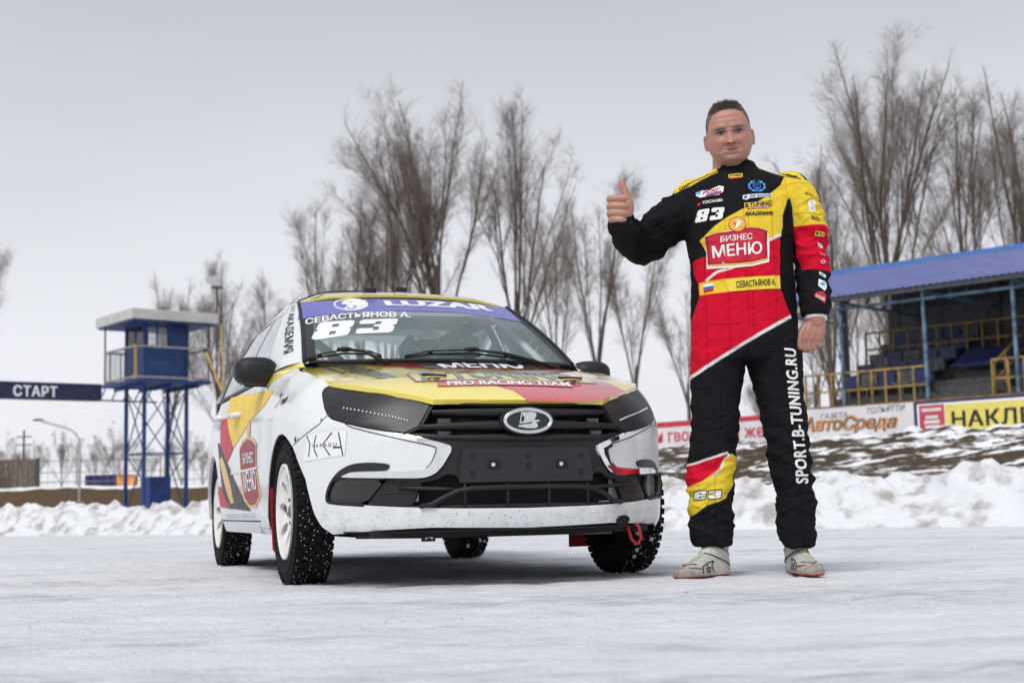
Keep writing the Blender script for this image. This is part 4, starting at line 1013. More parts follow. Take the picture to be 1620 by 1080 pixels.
patch('rear_panel', [(SX(-3.19), .28), (SX(-3.19), .99), (2 * SMAX - SX(-3.19), .99), (2 * SMAX - SX(-3.19), .28)], lambda s, z: B(s, z) if s <= SMAX else (lambda p: (p[0], -p[1], p[2]))(B(2 * SMAX - s, z)), M['white'], car, su=.1, sv=.1, off=0)
trk = MB()
def quad_strip(name, A_, Bp, m, n=14, bulge=None, parent=None):
    vs = []; 
    for k in range(n + 1):
        t = k / n
        for j in range(n + 1):
            w = j / n; p = Vector(A_(t)) * (1 - w) + Vector(Bp(t)) * w
            if bulge: p += Vector(bulge) * (4 * w * (1 - w))
            vs.append(tuple(p))
    fs = [(k * (n + 1) + j, (k + 1) * (n + 1) + j, (k + 1) * (n + 1) + j + 1, k * (n + 1) + j + 1) for k in range(n) for j in range(n)]
    o = mesh_obj(name, vs, fs, m, parent or car, True)
    bm = bmesh.new(); bm.from_mesh(o.data); bm.normal_update()
    fl_ = [f for f in bm.faces if f.normal.dot(f.calc_center_median() - Vector((.5 * f.calc_center_median().x - .6, 0, .55))) < 0]
    bmesh.ops.reverse_faces(bm, faces=fl_); bm.to_mesh(o.data); bm.free(); return o
quad_strip('boot_lid', lambda t: (-2.86, -.66 + 1.32 * t, 1.03 - .03 * (2 * t - 1) ** 2), lambda t: (-3.34 + .12 * (2 * t - 1) ** 2, -.70 + 1.40 * t, 1.01 - .02 * (2 * t - 1) ** 2), M['white'], bulge=(0, 0, .015))
quad_strip('rear_window', lambda t: RF(-2.42, -.52 + 1.04 * t), lambda t: (-2.88, -.62 + 1.24 * t, 1.035), M['windscreen'], bulge=(0, 0, .03))
for sg in (-1, 1):
    quad_strip('rear_pillar', lambda t: (lambda a_, b_: tuple(Vector(a_) * (1 - t) + Vector(b_) * t))(RF(-2.42, sg * .52), (-2.88, sg * .62, 1.035)), lambda t: (lambda a_, b_: tuple(Vector(a_) * (1 - t) + Vector(b_) * t))(GS(-2.35, 1.36, sg), GS(-2.92, .985, sg)), M['white'])
    MB().box((-3.30, sg * .62, .82), (.12, .20, .20)).build('tail_lamp', M['red'], car, bevel=.02)
# hood -----------------------------------------------------------------
hf = [(0.4482,-0.6375),(0.5489,-0.5545),(0.6375,-0.4718),(0.6894,-0.4146),(0.7515,-0.3585)]
hedge2 = [(p[0], p[1]) for p in hedge]
hrear = [(-.30, -.60), (-.235, -.45), (-.19, -.25), (-.175, 0)]
hh = [(.776, 0), (.772, -.15), (.757, -.28)] + [(x, y) for x, y in hf[::-1]] + hedge2 + [(-.33, -.655)] + hrear
hh = hh[:-1] + [(-.175, 0)]
hood_l = hh + [(x, -y) for x, y in hh[::-1] if abs(y) > 1e-6]
hood = patch('hood', hood_l, HF, M['yellow'], car, su=.05, sv=.05, off=.001, flange=.02)
def hd(name, pts, m, off=.002, mirror=False):
    return patch(name, pts, HF, M[m], hood, su=.04, sv=.04, off=off)
hd('red_swoosh', [(-.20, -.42), (-.18, -.2), (-.172, 0), (-.175, .13)] + [(-0.26,0.5),(0.2614,0.4889),(0.5975,0.5249),(0.7631,0.3414),(0.7843,0.2097),(0.7922,0.0218),(0.7529,0.0145),(0.6663,0.0018),(0.5964,-0.0477),(0.5069,0.1348),(0.3801,0.0658),(0.155,-0.1783),(-0.053,-0.3542)], 'red', .0022)
hd('sponsor_panel', [(-0.1404,-0.2005),(-0.32,0.42),(0.0553,0.3435),(0.1104,-0.2032)], 'vinyl_grey', .0032)
text_on('hood_lettering', 'МЕНЮ', [(-0.0606,-0.1182),(-0.5667,0.4206),(0.084,0.2696),(0.1223,-0.1318)], HF, M['printwhite'], hood, bold=.03, su=.04, sv=.04, off=.0042)
hd('box_outline', [(0.3168,-0.3559),(0.2114,-0.301),(0.119,0.4692),(0.5017,0.4386),(0.5186,0.2999),(0.5039,-0.3641)], 'navy', .0034)
hd('box_fill', [(0.3205,-0.3472),(0.2347,-0.3015),(0.1626,0.4463),(0.491,0.4257),(0.5021,0.3063),(0.4924,-0.3557)], 'yellow', .0044)
text_on('hood_lettering', 'B·TUNING', [(0.2913,-0.2969),(0.2465,0.4019),(0.4777,0.3762),(0.481,-0.3286)], HF, M['navy'], hood, bold=.045, su=.04, sv=.04, off=.0054)
hd('team_strip', [(0.5195,-0.2776),(0.517,0.3062),(0.5991,0.291),(0.5934,-0.2958)], 'red', .0048)
text_on('hood_lettering', 'PRO RACING TEAM', [(0.5282,-0.2372),(0.522,0.2957),(0.5941,0.2817),(0.5928,-0.2533)], HF, M['printwhite'], hood, bold=.035, su=.04, sv=.04, off=.0058)
text_on('hood_lettering', 'АКАДЕМИЯ', [(-.16, -.47), (.36, -.40), (.38, -.52), (-.14, -.59)], HF, M['navy'], hood, bold=.03, su=.04, sv=.04, off=.003)
hd('lettering_bar', [(-.20, -.60), (-.20, -.62), (.12, -.585), (.12, -.565)], 'navy', .003)
for px_ in [(0.4592,-0.2742),(0.4825,0.3168)]:
    c_ = Vector(HD(*px_)); 
    pn = MB().lathe([(0, .008), (.018, .007), (.025, .003), (.027, 0)], 'Z', (0, 0, 0), 20).build('hood_pin', M['greysteel'], hood, True); pn.location = c_ + Vector((.006, 0, .005)); pn.rotation_euler = (0, R(24), 0)
    MB().tube([(-.012, -.05, .010), (0, -.02, .014), (.004, .03, .013), (-.004, .052, .010)], .0055, 8).build('pin_clip', M['plastic'], pn, True)
    MB().tube([(.012, -.04, .008), (.014, 0, .011), (.012, .05, .008)], .0035, 8).build('pin_wire', M['gold'], pn, True)
# cowl
quad_strip('cowl', lambda t: (lambda y: (-.15 - .46 * y * y, y, HD(-.18, y)[2] - .012))(-.66 + 1.32 * t), lambda t: (lambda y: tuple(Vector(WS(y, .02)) + Vector((-.02, 0, -.012))))(-.66 + 1.32 * t), M['plastic'])
for sg in (-1, 1):   # yellow corner between hood, pillar and fender
    c4 = [Vector(HD(*hedge2[-1])), Vector((-.30, -.665, HD(-.30, -.665)[2])), Vector(WS(-.672, .0)), Vector(B(-SX(-.56), .955))]
    e1 = Vector(B(hb_[-1][0], hb_[-1][1]))
    f_ = lambda p: (p[0], p[1] * (1 if sg < 0 else -1), p[2])
    quad_strip('cowl_corner', lambda t: f_(e1.lerp(c4[3], t)), lambda t: f_(c4[1].lerp(c4[2], t)), M['yellow'], n=6, bulge=(0, 0, .006))
both('yellow_corner', [(-SX(-.30), .947), (-SX(-.42), .945), (-SX(-.55), .94), (-SX(-.59), .925), (-SX(-.595), .86), (-SX(-.57), .84), (-SX(-.47), .90)], M['yellow'], .0016, 0)
# roof -----------------------------------------------------------------
rl_ = [(-1.063, 0), (-1.068, -.2), (-1.082, -.4), (-1.098, -.555), (-1.2, -.572), (-1.6, -.58), (-2.1, -.565), (-2.42, -.53), (-2.44, 0)]
roof = patch('roof', rl_ + [(x, -y) for x, y in rl_[::-1] if abs(y) > 1e-6], RFn, M['yellow'], car, su=.08, sv=.08, off=0, flange=.012)
for sg in (-1, 1):
    rp_ = lambda t: tuple(Vector(RF(-1.098 - 1.3 * t, sg * (.56 + .015 * math.sin(math.pi * t)))) + Vector((0, 0, -.003)))
    quad_strip('roof_rail', rp_, lambda t: GS(-1.12 - 1.3 * t, 1.355 - .01 * t, sg), M['white'], bulge=(0, sg * .012, .01))
for px_, py_ in [(-1.0905,-0.1796),(-1.128,-0.0033)]:
    z_ = RF(px_, py_)[2]
    MB().box((px_ - .03, py_, z_ + .022), (.05, .062, .03)).build('roof_clip', M['plastic'], car, bevel=.006)
    MB().box((px_ - .03, py_, z_ + .005), (.055, .066, .008)).build('clip_base', M['steel'], car)
MB().tube([tuple(Vector(RF(x, y)) + Vector((0, 0, .008))) for x, y in ((-1.5, .06), (-1.5, -.08), (-1.42, -.25), (-1.3, -.36), (-1.2, -.45), (-1.13, -.55))], .004, 6).build('aerial_cable', M['plastic'], car, True)
# windscreen -----------------------------------------------------------
wo = [(-.60, 0.0), (-.3, -.0), (0, 0), (.3, 0), (.60, 0), (.655, .01), (.555, .985), (.3, .985), (0, .985), (-.3, .985), (-.555, .985), (-.655, .01)]
ws_ = patch('windscreen', wo, WF, M['windscreen'], car, su=.06, sv=.06, off=0)
for sg in (-1, 1):
    patch('windscreen_frit', [(sg * .655, .0), (sg * .612, .0), (sg * .518, .9), (sg * .555, .985)], WF, M['cover'], ws_, su=.05, sv=.05, off=.0012)
    MB().tube([tuple(Vector(WS(sg * (.662 - .10 * k / 10), .0 + .99 * k / 10)) + Vector((.002, 0, .002))) for k in range(11)], .009, 8).build('windscreen_seal', M['plastic'], ws_, True)
MB().tube([tuple(Vector(WS(y, -.005)) + Vector((0, 0, .0))) for y in np.linspace(-.64, .64, 21)], .009, 8).build('windscreen_seal', M['plastic'], ws_, True)
bnr = [(-0.6155,0.6232),(-0.5224,0.6693),(-0.3945,0.7062),(-0.2366,0.7156),(-0.0755,0.7187),(0.2072,0.7222),(0.4304,0.681),(0.5468,0.645)]
bnr2 = bnr + [(.553, .985), (.3, .985), (0, .985), (-.3, .985), (-.553, .985)]
sun_strip = patch('sun_strip', bnr2, WF, M['blue'], ws_, su=.05, sv=.05, off=.002)
text_on('lettering', 'LUZAR', [(-0.1389,0.9308),(0.4453,0.9678),(0.4404,0.8127),(-0.1463,0.8227)], WF, M['printwhite'], sun_strip, bold=.055, su=.05, sv=.03, off=.0036)
lq = [(-0.3759,1.0304),(-0.2018,0.993),(-0.2602,0.7239),(-0.4266,0.7538)]
patch('emblem', ell_q(lq), WF, M['printwhite'], sun_strip, su=.05, sv=.03, off=.003)
patch('emblem_field', [(.5 * 0 + bil(lq, .47 + .42 * math.cos(t), .5 + .40 * math.sin(t))[0], bil(lq, .47 + .42 * math.cos(t), .5 + .40 * math.sin(t))[1]) for t in np.linspace(0, 6.2, 26)], WF, M['blue'], sun_strip, su=.05, sv=.03, off=.0036)
for pp in ([(.22, .62), (.34, .82), (.60, .92), (.98, .80), (.80, .74), (.97, .62), (.92, .40), (.78, .18), (.56, .10), (.70, .30), (.55, .42), (.62, .22), (.48, .14), (.42, .30), (.36, .34), (.40, .44), (.26, .46)], [(.30, .12), (.40, .08), (.44, .22), (.36, .26)]):
    patch('emblem_beast', poly_q(lq, pp), WF, M['printwhite'], sun_strip, su=.05, sv=.03, off=.0042)
patch('emblem_eye', poly_q(lq, [(.42, .62), (.54, .64), (.50, .70)]), WF, M['blue'], sun_strip, su=0, sv=0, off=.0048)
nt_ = [(-0.5789,0.6302),(-0.4447,0.6815),(-0.3152,0.6988),(-0.1816,0.7051),(-0.0494,0.6914)]; nb_ = [(-0.5928,0.5263),(-0.4613,0.5782),(-0.3331,0.6033),(-0.2032,0.6038),(-0.0726,0.594)]
def along(top, bot, a, b):
    k = min(len(top) - 2, int(a * (len(top) - 1))); w = a * (len(top) - 1) - k
    return tuple((bot[k][i] * (1 - w) + bot[k + 1][i] * w) * (1 - b) + (top[k][i] * (1 - w) + top[k + 1][i] * w) * b for i in (0, 1))
v_, f_, _ = text2d('СЕВАСТЬЯНОВ А.', .028)
conform('driver_name', [(*along(nt_, nb_, a_, b_), z_) for a_, b_, z_ in v_], f_, WF, M['printwhite'], ws_, su=.05, sv=.05, off=.002)
for q_, L_ in (([(-0.5418,0.5562),(-0.3521,0.5661),(-0.407,0.3377),(-0.5996,0.2774)], EIGHT), ([(-0.3403,0.5646),(-0.1379,0.5796),(-0.2008,0.3558),(-0.3898,0.3452)], THREE)):
    patch('race_number', [poly_q(q_, l) for l in L_], WF, M['printwhite'], ws_, su=.05, sv=.04, off=.002)
# wipers
for pts_, nm in (([(-0.6583,-0.0067),(-0.5951,0.0374),(-0.4829,0.0738),(-0.3772,0.0543),(-0.3343,0.0178)], 0), ([(-0.2328,0.0109),(-0.1089,0.0513),(0.0928,0.0652),(0.2638,0.0314),(0.4157,-0.0072)], 1)):
    wv = [Vector(WS(a_, b_)) for a_, b_ in pts_]; up_ = Vector((.35, 0, .94))
    wp = MB().tube([p + up_ * .007 for p in wv], .005, 6).build('wiper', M['plastic'], car, True)
    MB().tube([p + up_ * (.014 + .010 * math.sin(math.pi * k / 4)) for k, p in enumerate(wv)], .0042, 6).build('wiper_frame', M['plastic'], wp, True)
    m_ = wv[2]
    MB().tube([m_ + up_ * .026, (m_ + wv[4]) / 2 + up_ * .024 + Vector((.02, 0, 0)), wv[4] + Vector((.06, .02 if nm == 0 else .10, -.03))], [.006, .008, .010], 8).build('wiper_arm', M['plastic'], wp, True)
    MB().ball(m_ + up_ * .026, (.02, .04, .012), 12, 8).build('wiper_clip', M['plastic'], wp, True)
    for k in (1, 3): MB().ball(wv[k] + up_ * .017, (.008, .014, .008), 8, 6).build('wiper_joint', M['plastic'], wp, True)
# pillars and side glass ----------------------------------------------
for sg, G in ((-1, GR), (1, GL)):
    bp_ = [( -.60, .955), (-.70, 1.03), (-.86, 1.15), (-1.02, 1.27), (-1.10, 1.345)]
    def Bc(t):
        i = min(3, int(t * 4)); w = t * 4 - i
        return G(bp_[i][0] * (1 - w) + bp_[i + 1][0] * w, bp_[i][1] * (1 - w) + bp_[i + 1][1] * w)
    quad_strip('pillar', lambda t: WS(sg * (.672 - .105 * t), .99 * t), Bc, M['white'], n=10, bulge=(.012, sg * .012, .006))
    win = [(-.68, .955), (-.78, 1.06), (-.92, 1.17), (-1.06, 1.275), (-1.14, 1.325), (-1.5, 1.335), (-1.54, .965)]
    ref_ = lambda p: Vector((0, p.y, .05))
    win2 = [(-1.66, .97), (-1.63, 1.335), (-2.15, 1.325), (-2.38, 1.12), (-2.44, .98)]
    patch('window_frame', [[(-.60, .935), (-.70, 1.03), (-.86, 1.15), (-1.02, 1.27), (-1.11, 1.357), (-1.6, 1.357), (-2.2, 1.35), (-2.42, 1.34), (-2.62, 1.10), (-2.70, .985), (-2.42, .95), (-1.6, .94)], win[::-1], win2], G, M['plastic'], car, su=.1, sv=.1, off=-.006, ref=ref_)
    patch('side_window', win, G, M['sideglass'], car, su=.1, sv=.1, off=.001, flange=.006, ref=ref_)
    patch('window_trim', [(-.66, .945), (-.70, .99), (-.78, 1.06), (-.92, 1.17), (-1.06, 1.275), (-1.14, 1.328), (-1.5, 1.338), (-1.5, 1.352), (-1.13, 1.35), (-1.04, 1.29), (-.88, 1.165), (-.72, 1.04), (-.62, .95)], G, M['white'], car, su=.1, sv=.1, off=.004, flange=.008, ref=ref_)
    patch('side_window', win2, G, M['sideglass'], car, su=.1, sv=.1, off=.001, flange=.006, ref=ref_)
    patch('window_trim', [(-1.63, .955), (-1.60, 1.352), (-1.57, 1.352), (-1.60, .955)], G, M['white'], car, su=.1, sv=.1, off=.003, flange=.004, ref=ref_)
    patch('belt_strip', [(-.62, .935), (-.62, .952), (-1.6, .966), (-2.5, .985), (-2.5, .965), (-1.6, .947)], G, M['plastic'], car, su=.1, sv=.1, off=.006, flange=.006, ref=ref_)
    # mirror
    mr_ = thing('mirror', None, None, (-.62, sg * .850, .969), 0, parent=car)
    mbm = MB().ball((0, 0, 0), (.085, .102, .068), 28, 18, .72).build('mirror_housing', M['plastic'], mr_, True)
    MB().tube([(-.02, -sg * .06, -.045), (-.01, -sg * .13, -.055), (0, -sg * .155, -.01), (.0, -sg * .165, .05)], [.032, .030, .030, .012], 12).build('mirror_arm', M['plastic'], mr_, True)
    patch('mirror_glass', ellipse((0, 0), .09, .052, 24), lambda u, v: Vector((-.086, u, v)), M['chrome'], mr_, su=0, sv=0, ref=lambda p: Vector((-1, 0, 0)))
    MB().tube([(-.0, -sg * .09, -.068), (-.0, sg * .05, -.066)], .006, 6).build('mirror_seam', M['void'], mr_, True)
pq = [Vector(p) for p in (WS(-.675, .93), WS(-.675, .20))]
def PIL(u, v):   # across the right pillar (u 0..1) and down it (v 0..1)
    a_ = Vector(WS(-(.672 - .105 * (1 - v)), .99 * (1 - v))); t = 1 - v; bp_ = [(-.60, .955), (-.70, 1.03), (-.86, 1.15), (-1.02, 1.27), (-1.10, 1.345)]
    i = min(3, int(max(0, t) * 4)); w = t * 4 - i; b_ = Vector(GR(bp_[i][0] * (1 - w) + bp_[i + 1][0] * w, bp_[i][1] * (1 - w) + bp_[i + 1][1] * w))
    p = b_.lerp(a_, u); return p + Vector((.012, -.012, .006)) * (4 * u * (1 - u))
text_on('pillar_lettering', 'АКАДЕМИЯ', [(.78, .22), (.78, .82), (.40, .82), (.40, .22)], PIL, M['printblack'], car, bold=.01, su=.1, sv=.1, off=.002)
text_on('pillar_lettering', 'ТОЛЬЯТТИ', [(.80, .04), (.80, .20), (.55, .20), (.55, .04)], PIL, M['printblack'], car, su=.1, sv=.1, off=.002)
# handles and side graphics -------------------------------------------
for d_, x_, z_ in ((fd[0], -1.40, .812), (rdr[0], -2.16, .845)):
    q = B(-SX(x_), z_); MB().tube([(x_ + .10, q[1] + .005, z_), (x_ + .08, q[1] - .032, z_), (x_ - .07, q[1] - .032, z_ + .004), (x_ - .10, q[1] + .005, z_ + .004)], [.014, .017, .017, .014], 8).build('handle', M['white'], d_, True)
for d_, x_, z_ in ((fd[1], -1.40, .812), (rdr[1], -2.16, .845)):
    q = B(SX(x_), z_); MB().tube([(x_ + .10, q[1] - .005, z_), (x_ + .08, q[1] + .032, z_), (x_ - .07, q[1] + .032, z_ + .004), (x_ - .10, q[1] - .005, z_ + .004)], [.014, .017, .017, .014], 8).build('handle', M['white'], d_, True)
fdr, rdrr = fd[0], rdr[0]
def gb_(name, pts, m, par, off): return patch(name, pts, BF, M[m], par, su=.08, sv=.08, off=off)
gb_('yellow_graphic', [(-3.322,0.9541),(-2.6358,0.9173),(-1.8122,0.8656),(-1.6971,0.8545),(-1.8181,0.8015),(-2.2227,0.7606),(-2.5049,0.702),(-2.8372,0.6501),(-3.0826,0.758),(-3.3254,0.8791)], 'yellowmatt', fdr, .002)
gb_('red_graphic', [(-3.5128,0.8267),(-3.2313,0.8371),(-3.0826,0.758),(-2.8372,0.6501),(-2.9883,0.6094),(-3.0941,0.5826),(-3.3992,0.6868)], 'redmatt', rdrr, .003)
gb_('dark_graphic', [(-3.5557,0.7124),(-3.4002,0.694),(-3.0938,0.5792),(-2.827,0.4898),(-2.5271,0.3959),(-2.274,0.3152),(-2.9796,0.3315),(-3.3201,0.4355)], 'greymatt', rdrr, .0025)
gb_('yellow_streak', [(-3.4502,0.6064),(-3.3303,0.6231),(-3.1482,0.5604),(-2.9283,0.4521),(-2.8334,0.3605),(-2.9607,0.3583),(-3.2009,0.4682)], 'gold', rdrr, .0035)
gb_('red_streak', [(-3.5016,0.464),(-3.3194,0.4461),(-3.0737,0.3457),(-2.9316,0.3279),(-3.4474,0.3448)], 'redmatt', rdrr, .0036)
gb_('label_border', [(-2.6163,0.6398),(-2.5016,0.6698),(-2.3226,0.6857),(-2.1483,0.667),(-2.0101,0.6358),(-2.0187,0.5166),(-1.8741,0.3835),(-2.0495,0.3293),(-2.2846,0.3275),(-2.471,0.3729),(-2.5609,0.5022)], 'gold', fdr, .0025)
gb_('label_field', [(-2.5914,0.6257),(-2.4772,0.6557),(-2.3212,0.6699),(-2.1687,0.6528),(-2.0408,0.6253),(-2.0428,0.5114),(-1.9235,0.3842),(-2.0643,0.3473),(-2.2721,0.3429),(-2.4188,0.3849),(-2.5259,0.5012)], 'darkred', fdr, .0034)
gb_('label_tag', ellipse([(-2.2927,0.709)][0], .06, .05, 20), 'gold', fdr, .003)
text_on('door_lettering', 'БИЗНЕС', [(-2.4731,0.6046),(-2.1021,0.5979),(-2.1005,0.5464),(-2.447,0.5496)], BF, M['printwhite'], fdr, bold=.02, su=.1, sv=.1, off=.0046)
text_on('door_lettering', 'МЕНЮ', [(-2.4684,0.5122),(-2.0489,0.5116),(-1.9812,0.4146),(-2.3863,0.4063)], BF, M['printwhite'], fdr, bold=.02, su=.1, sv=.1, off=.0046)
gb_('rub_strip', [(-SX(-.64), .512), (-SX(-.64), .522), (-SX(-1.58), .522), (-SX(-1.58), .512)], 'white', fdr, .006)
text_on('sill_lettering', 'АКАДЕМИЯ  B·TUNING  ПРО', [(-SX(-1.9), .305), (-SX(-.8), .305), (-SX(-.8), .275), (-SX(-1.9), .275)], BF, M['navy'], fdr, su=.1, sv=.1, off=.003)
st_ = [(-0.9797,0.6179),(-0.745,0.6249),(-0.7556,0.5242),(-1.014,0.509)]
stk = patch('paper_sticker', st_, BF, M['printwhite'], car, su=.04, sv=.04, off=.002)
for pts_ in ([(-0.9891,0.6133),(-0.9657,0.5813),(-0.9702,0.5508),(-0.9748,0.5267)], [(-0.9223,0.6124),(-0.9349,0.5824),(-0.9348,0.5518),(-0.9137,0.5242)], [(-0.825,0.6176),(-0.8811,0.5723),(-0.8347,0.5261)], [(-0.7877,0.617),(-0.7653,0.5246)], [(-0.8198,0.5581),(-0.7748,0.5575)]):
    ribbon('sticker_stroke', pts_, .006, BF, M['printblack'], stk, su=.04, sv=.04, off=.003)
text_on('sticker_lettering', 'YAKADU', [(-0.9522,0.5756),(-0.7984,0.5773),(-0.7985,0.5622),(-0.9522,0.5628)], BF, M['printblack'], stk, space=1.5, su=.04, sv=.04, off=.003)
for pts_, m_, w_ in (([(-1.4595,0.8079),(-1.4734,0.7839),(-1.553,0.7646)], 'red', .010), ([(-1.4187,0.7881),(-1.3571,0.7888),(-1.3342,0.798)], 'printblack', .012), ([(-1.3832,0.7716),(-1.342,0.7794)], 'printblack', .008), ([(-1.4996,0.8167),(-1.4621,0.8221)], 'darkred', .012)):
    ribbon('signature', pts_, w_, BF, M[m_], car, su=.05, sv=.05, off=.002)
text_on('signature', 'smart', [(-1.4493,0.7932),(-1.3397,0.8011),(-1.2994,0.7788),(-1.4132,0.7683)], BF, M['printblack'], car, shear=.4, su=.05, sv=.05, off=.003)
patch('tow_hole', ellipse([(-1.0929,0.6032)][0], .007, .012, 14), BF, M['void'], car, su=0, sv=0, off=.002)
for p_ in [(-0.8641,0.6899),(-0.8983,0.6725),(-1.0642,0.6043)]:
    patch('panel_rivet', ellipse(p_, .005, .005, 10), BF, M['greysteel'], car, su=0, sv=0, off=.003)
both('bumper_seam', stroke([seamb[3], seamb[2], seamb[1], seamb[0]], .0035), M['printblack'], .0012, 0)
# dirt flecks along the bumper lip
df_v, df_f = [], []
for k in range(210):
    s_ = rng.uniform(-.9, .9); z_ = rng.uniform(.232, .295) if k < 185 else rng.uniform(.32, .60)
    if z_ > .32 and abs(s_) < .75: continue
    q = rng.uniform(.0006, .0017); w_ = rng.uniform(1, 3.5); i0 = len(df_v)
    df_v += [(s_ - q * w_, z_), (s_, z_ - q), (s_ + q * w_, z_ + q * .5), (s_, z_ + q)]; df_f += [(i0, i0 + 1, i0 + 2), (i0, i0 + 2, i0 + 3)]
tag(conform('dirt_flecks', df_v, df_f, BF, M['vinyl_grey'], car, su=0, sv=0, off=.0012), kind='stuff')
# interior, cage, underbody -------------------------------------------
MB().box((-1.35, 0, .24), (2.6, 1.5, .06)).build('floor_pan', M['interior'], car)
MB().box((-.45, 0, .72), (.06, 1.36, .5)).build('firewall', M['interior'], car)
MB().box((-.62, 0, .90), (.42, 1.34, .10)).build('dashboard', M['interior'], car, bevel=.03)
MB().box((-2.45, 0, .60), (.06, 1.3, .7)).build('rear_bulkhead', M['whiteint'], car)
MB().box((-2.66, 0, .955), (.5, 1.2, .02)).build('parcel_shelf', M['whiteint'], car)
for sg in (-1, 1): MB().box((-1.5, sg * .74, .58), (1.8, .02, .62)).build('door_card', M['whiteint'], car)
MB().box((-1.8, 0, 1.375), (1.1, .84, .012)).build('headlining', M['whiteint'], car)
cg = lambda pts, r=.021: MB().tube(pts, r, 10).build('cage_tube', M['cage'], car, True)
for sg in (-1, 1):
    cg([(-.60, sg * .70, .30), (-.60, sg * .68, .95), (-1.12, sg * .50, 1.325), (-1.62, sg * .50, 1.335)])
    cg([(-1.62, sg * .60, .26), (-1.62, sg * .60, .95), (-1.62, sg * .50, 1.335)])
    cg([(-1.62, sg * .53, 1.335), (-2.42, sg * .50, .75)])
cg([(-1.62, -.50, 1.335), (-1.62, .50, 1.335)]); cg([(-1.13, -.535, 1.33), (-1.13, .50, 1.325)])
cg([(-1.62, -.56, .45), (-1.62, .50, 1.335)]); cg([(-1.62, .56, .45), (-1.62, -.50, 1.335)])
cg([(-1.62, -.5, 1.335), (-2.40, .48, .80)]); cg([(-2.40, -.48, .80), (-1.62, .5, 1.335)])
cg([(-1.62, -.59, .98), (-1.62, .59, .98)])
cg([(-1.13, -.5, 1.325), (-1.62, .5, 1.335)], .018); cg([(-1.13, .5, 1.325), (-1.62, -.5, 1.335)], .018)
for sg in (-1, 1):   # perforated gussets
    for k in range(7):
        t = (k + .5) / 8; p = Vector((-.66, sg * .655, 1.0)).lerp(Vector((-1.08, sg * .55, 1.335)), t)
        MB().tube([p, p + Vector((-.03, sg * .025, .035))], .006, 6).build('gusset', M['cage'], car)
def seat(y, m):
    s_ = thing('bucket_seat', None, None, (-1.45, y, .28), 0, parent=car)
    MB().box((0, 0, .14), (.50, .46, .12)).build('seat_cushion', m, s_, bevel=.04)
    MB().box((-.24, 0, .50), (.12, .46, .72), mtx=Matrix.Rotation(R(-12), 3, 'Y')).build('backrest', m, s_, bevel=.05)
    for sg in (-1, 1): MB().box((-.25, sg * .19, .86), (.22, .05, .26), mtx=Matrix.Rotation(R(-12), 3, 'Y')).build('head_wing', m, s_, bevel=.02)
    MB().box((-.30, 0, .88), (.06, .30, .24), mtx=Matrix.Rotation(R(-12), 3, 'Y')).build('headrest', m, s_, bevel=.03)
seat(.36, M['interior'])
stw = MB().tube([(-.86 + .045 * math.sin(t), .36 + .17 * math.cos(t), .90 + .165 * math.sin(t)) for t in np.linspace(0, 2 * math.pi, 33)], .014, 8, False).build('steering_wheel', M['interior'], car, True)
MB().tube([(-.86, .36, .90), (-.60, .36, .84)], .022, 8).build('steering_column', M['interior'], stw, True)
MB().box((-1.2, 0, 1.30), (.012, .24, .07)).build('interior_mirror', M['interior'], car, bevel=.01)
MB().box((-.05, 0, .50), (1.1, 1.0, .5)).build('engine_bay', M['void'], car)
MB().box((-1.35, 0, .212), (4.0, 1.16, .03)).build('underbody', M['void'], car)  # dark plate enlarged to block light and deepen shade under the car
for sg in (-1, 1):
    MB().box((0, sg * .40, .55), (.78, .04, .56)).build('wheel_well', M['void'], car)
    MB().box((-.05, sg * .60, .69), (.56, .34, .02)).build('wheel_well_liner', M['plastic'], car)
    MB().box((-.37, sg * .60, .50), (.02, .40, .42)).build('wheel_well_liner', M['plastic'], car)
    MB().box((-2.476, sg * .40, .5), (.8, .04, .5)).build('wheel_well', M['void'], car)
    MB().box((-2.476, sg * .60, .70), (.8, .36, .02)).build('wheel_well_liner', M['plastic'], car)
MB().tube([(.52, -.62, .208), (.58, -.3, .203), (.58, .3, .203), (.5, .62, .21)], .013, 8).build('subframe_tube', M['plastic'], car, True)
MB().box((.56, -.12, .208), (.10, .5, .022)).build('sump_guard', M['plastic'], car, bevel=.005)
MB().box((.52, .38, .202), (.08, .16, .03)).build('tow_mount', M['greysteel'], car, bevel=.004)
tb = MB().box((.60, -.345, .196), (.02, .055, .034)).build('tag_plate', M['plastic'], car, bevel=.003)
text_on('tag_number', '74', [(-.364, .206), (-.328, .206), (-.328, .186), (-.364, .186)], lambda u, v: Vector((.612, u, v)), M['printwhite'], tb, bold=.03, su=0, sv=0, ref=lambda p: Vector((1, 0, 0)))
for x_, y_ in ((.4, .1), (.1, -.2), (.0, .25), (-.5, .05)): MB().tube([(x_, y_ - .1, .215), (x_ - .2, y_, .205), (x_ - .5, y_ + .04, .215)], .024, 8).build('exhaust_pipe', M['greysteel'], car, True)
MB().tube([(-.02, -.62, .28), (-.02, .62, .28)], .022, 8).build('drive_shaft', M['plastic'], car, True)
MB().tube([(-2.476, -.62, .30), (-2.476, .62, .30)], .045, 8).build('rear_axle', M['plastic'], car, True)
for sg in (-1, 1): MB().tube([(-.1, sg * .25, .24), (0, sg * .58, .22)], .025, 8).build('control_arm', M['plastic'], car, True)
for sg in (-1, 1):
    f_ = patch('mud_flap', [(.60, .47), (.64, .485), (.78, .485), (.80, .47), (.815, .40), (.80, .14), (.775, .11), (.60, .11)], lambda u, v: Vector((-.332 - .02 * (1 if v < .2 else 0), sg * (u + .012), v)), M['flap'], car, su=0, sv=0, flange=.008, ref=lambda p: Vector((1, 0, 0)))
    MB().ball((-.326, sg * .795, .445), (.006, .012, .012), 10, 6).build('flap_rivet', M['steel'], f_, True)
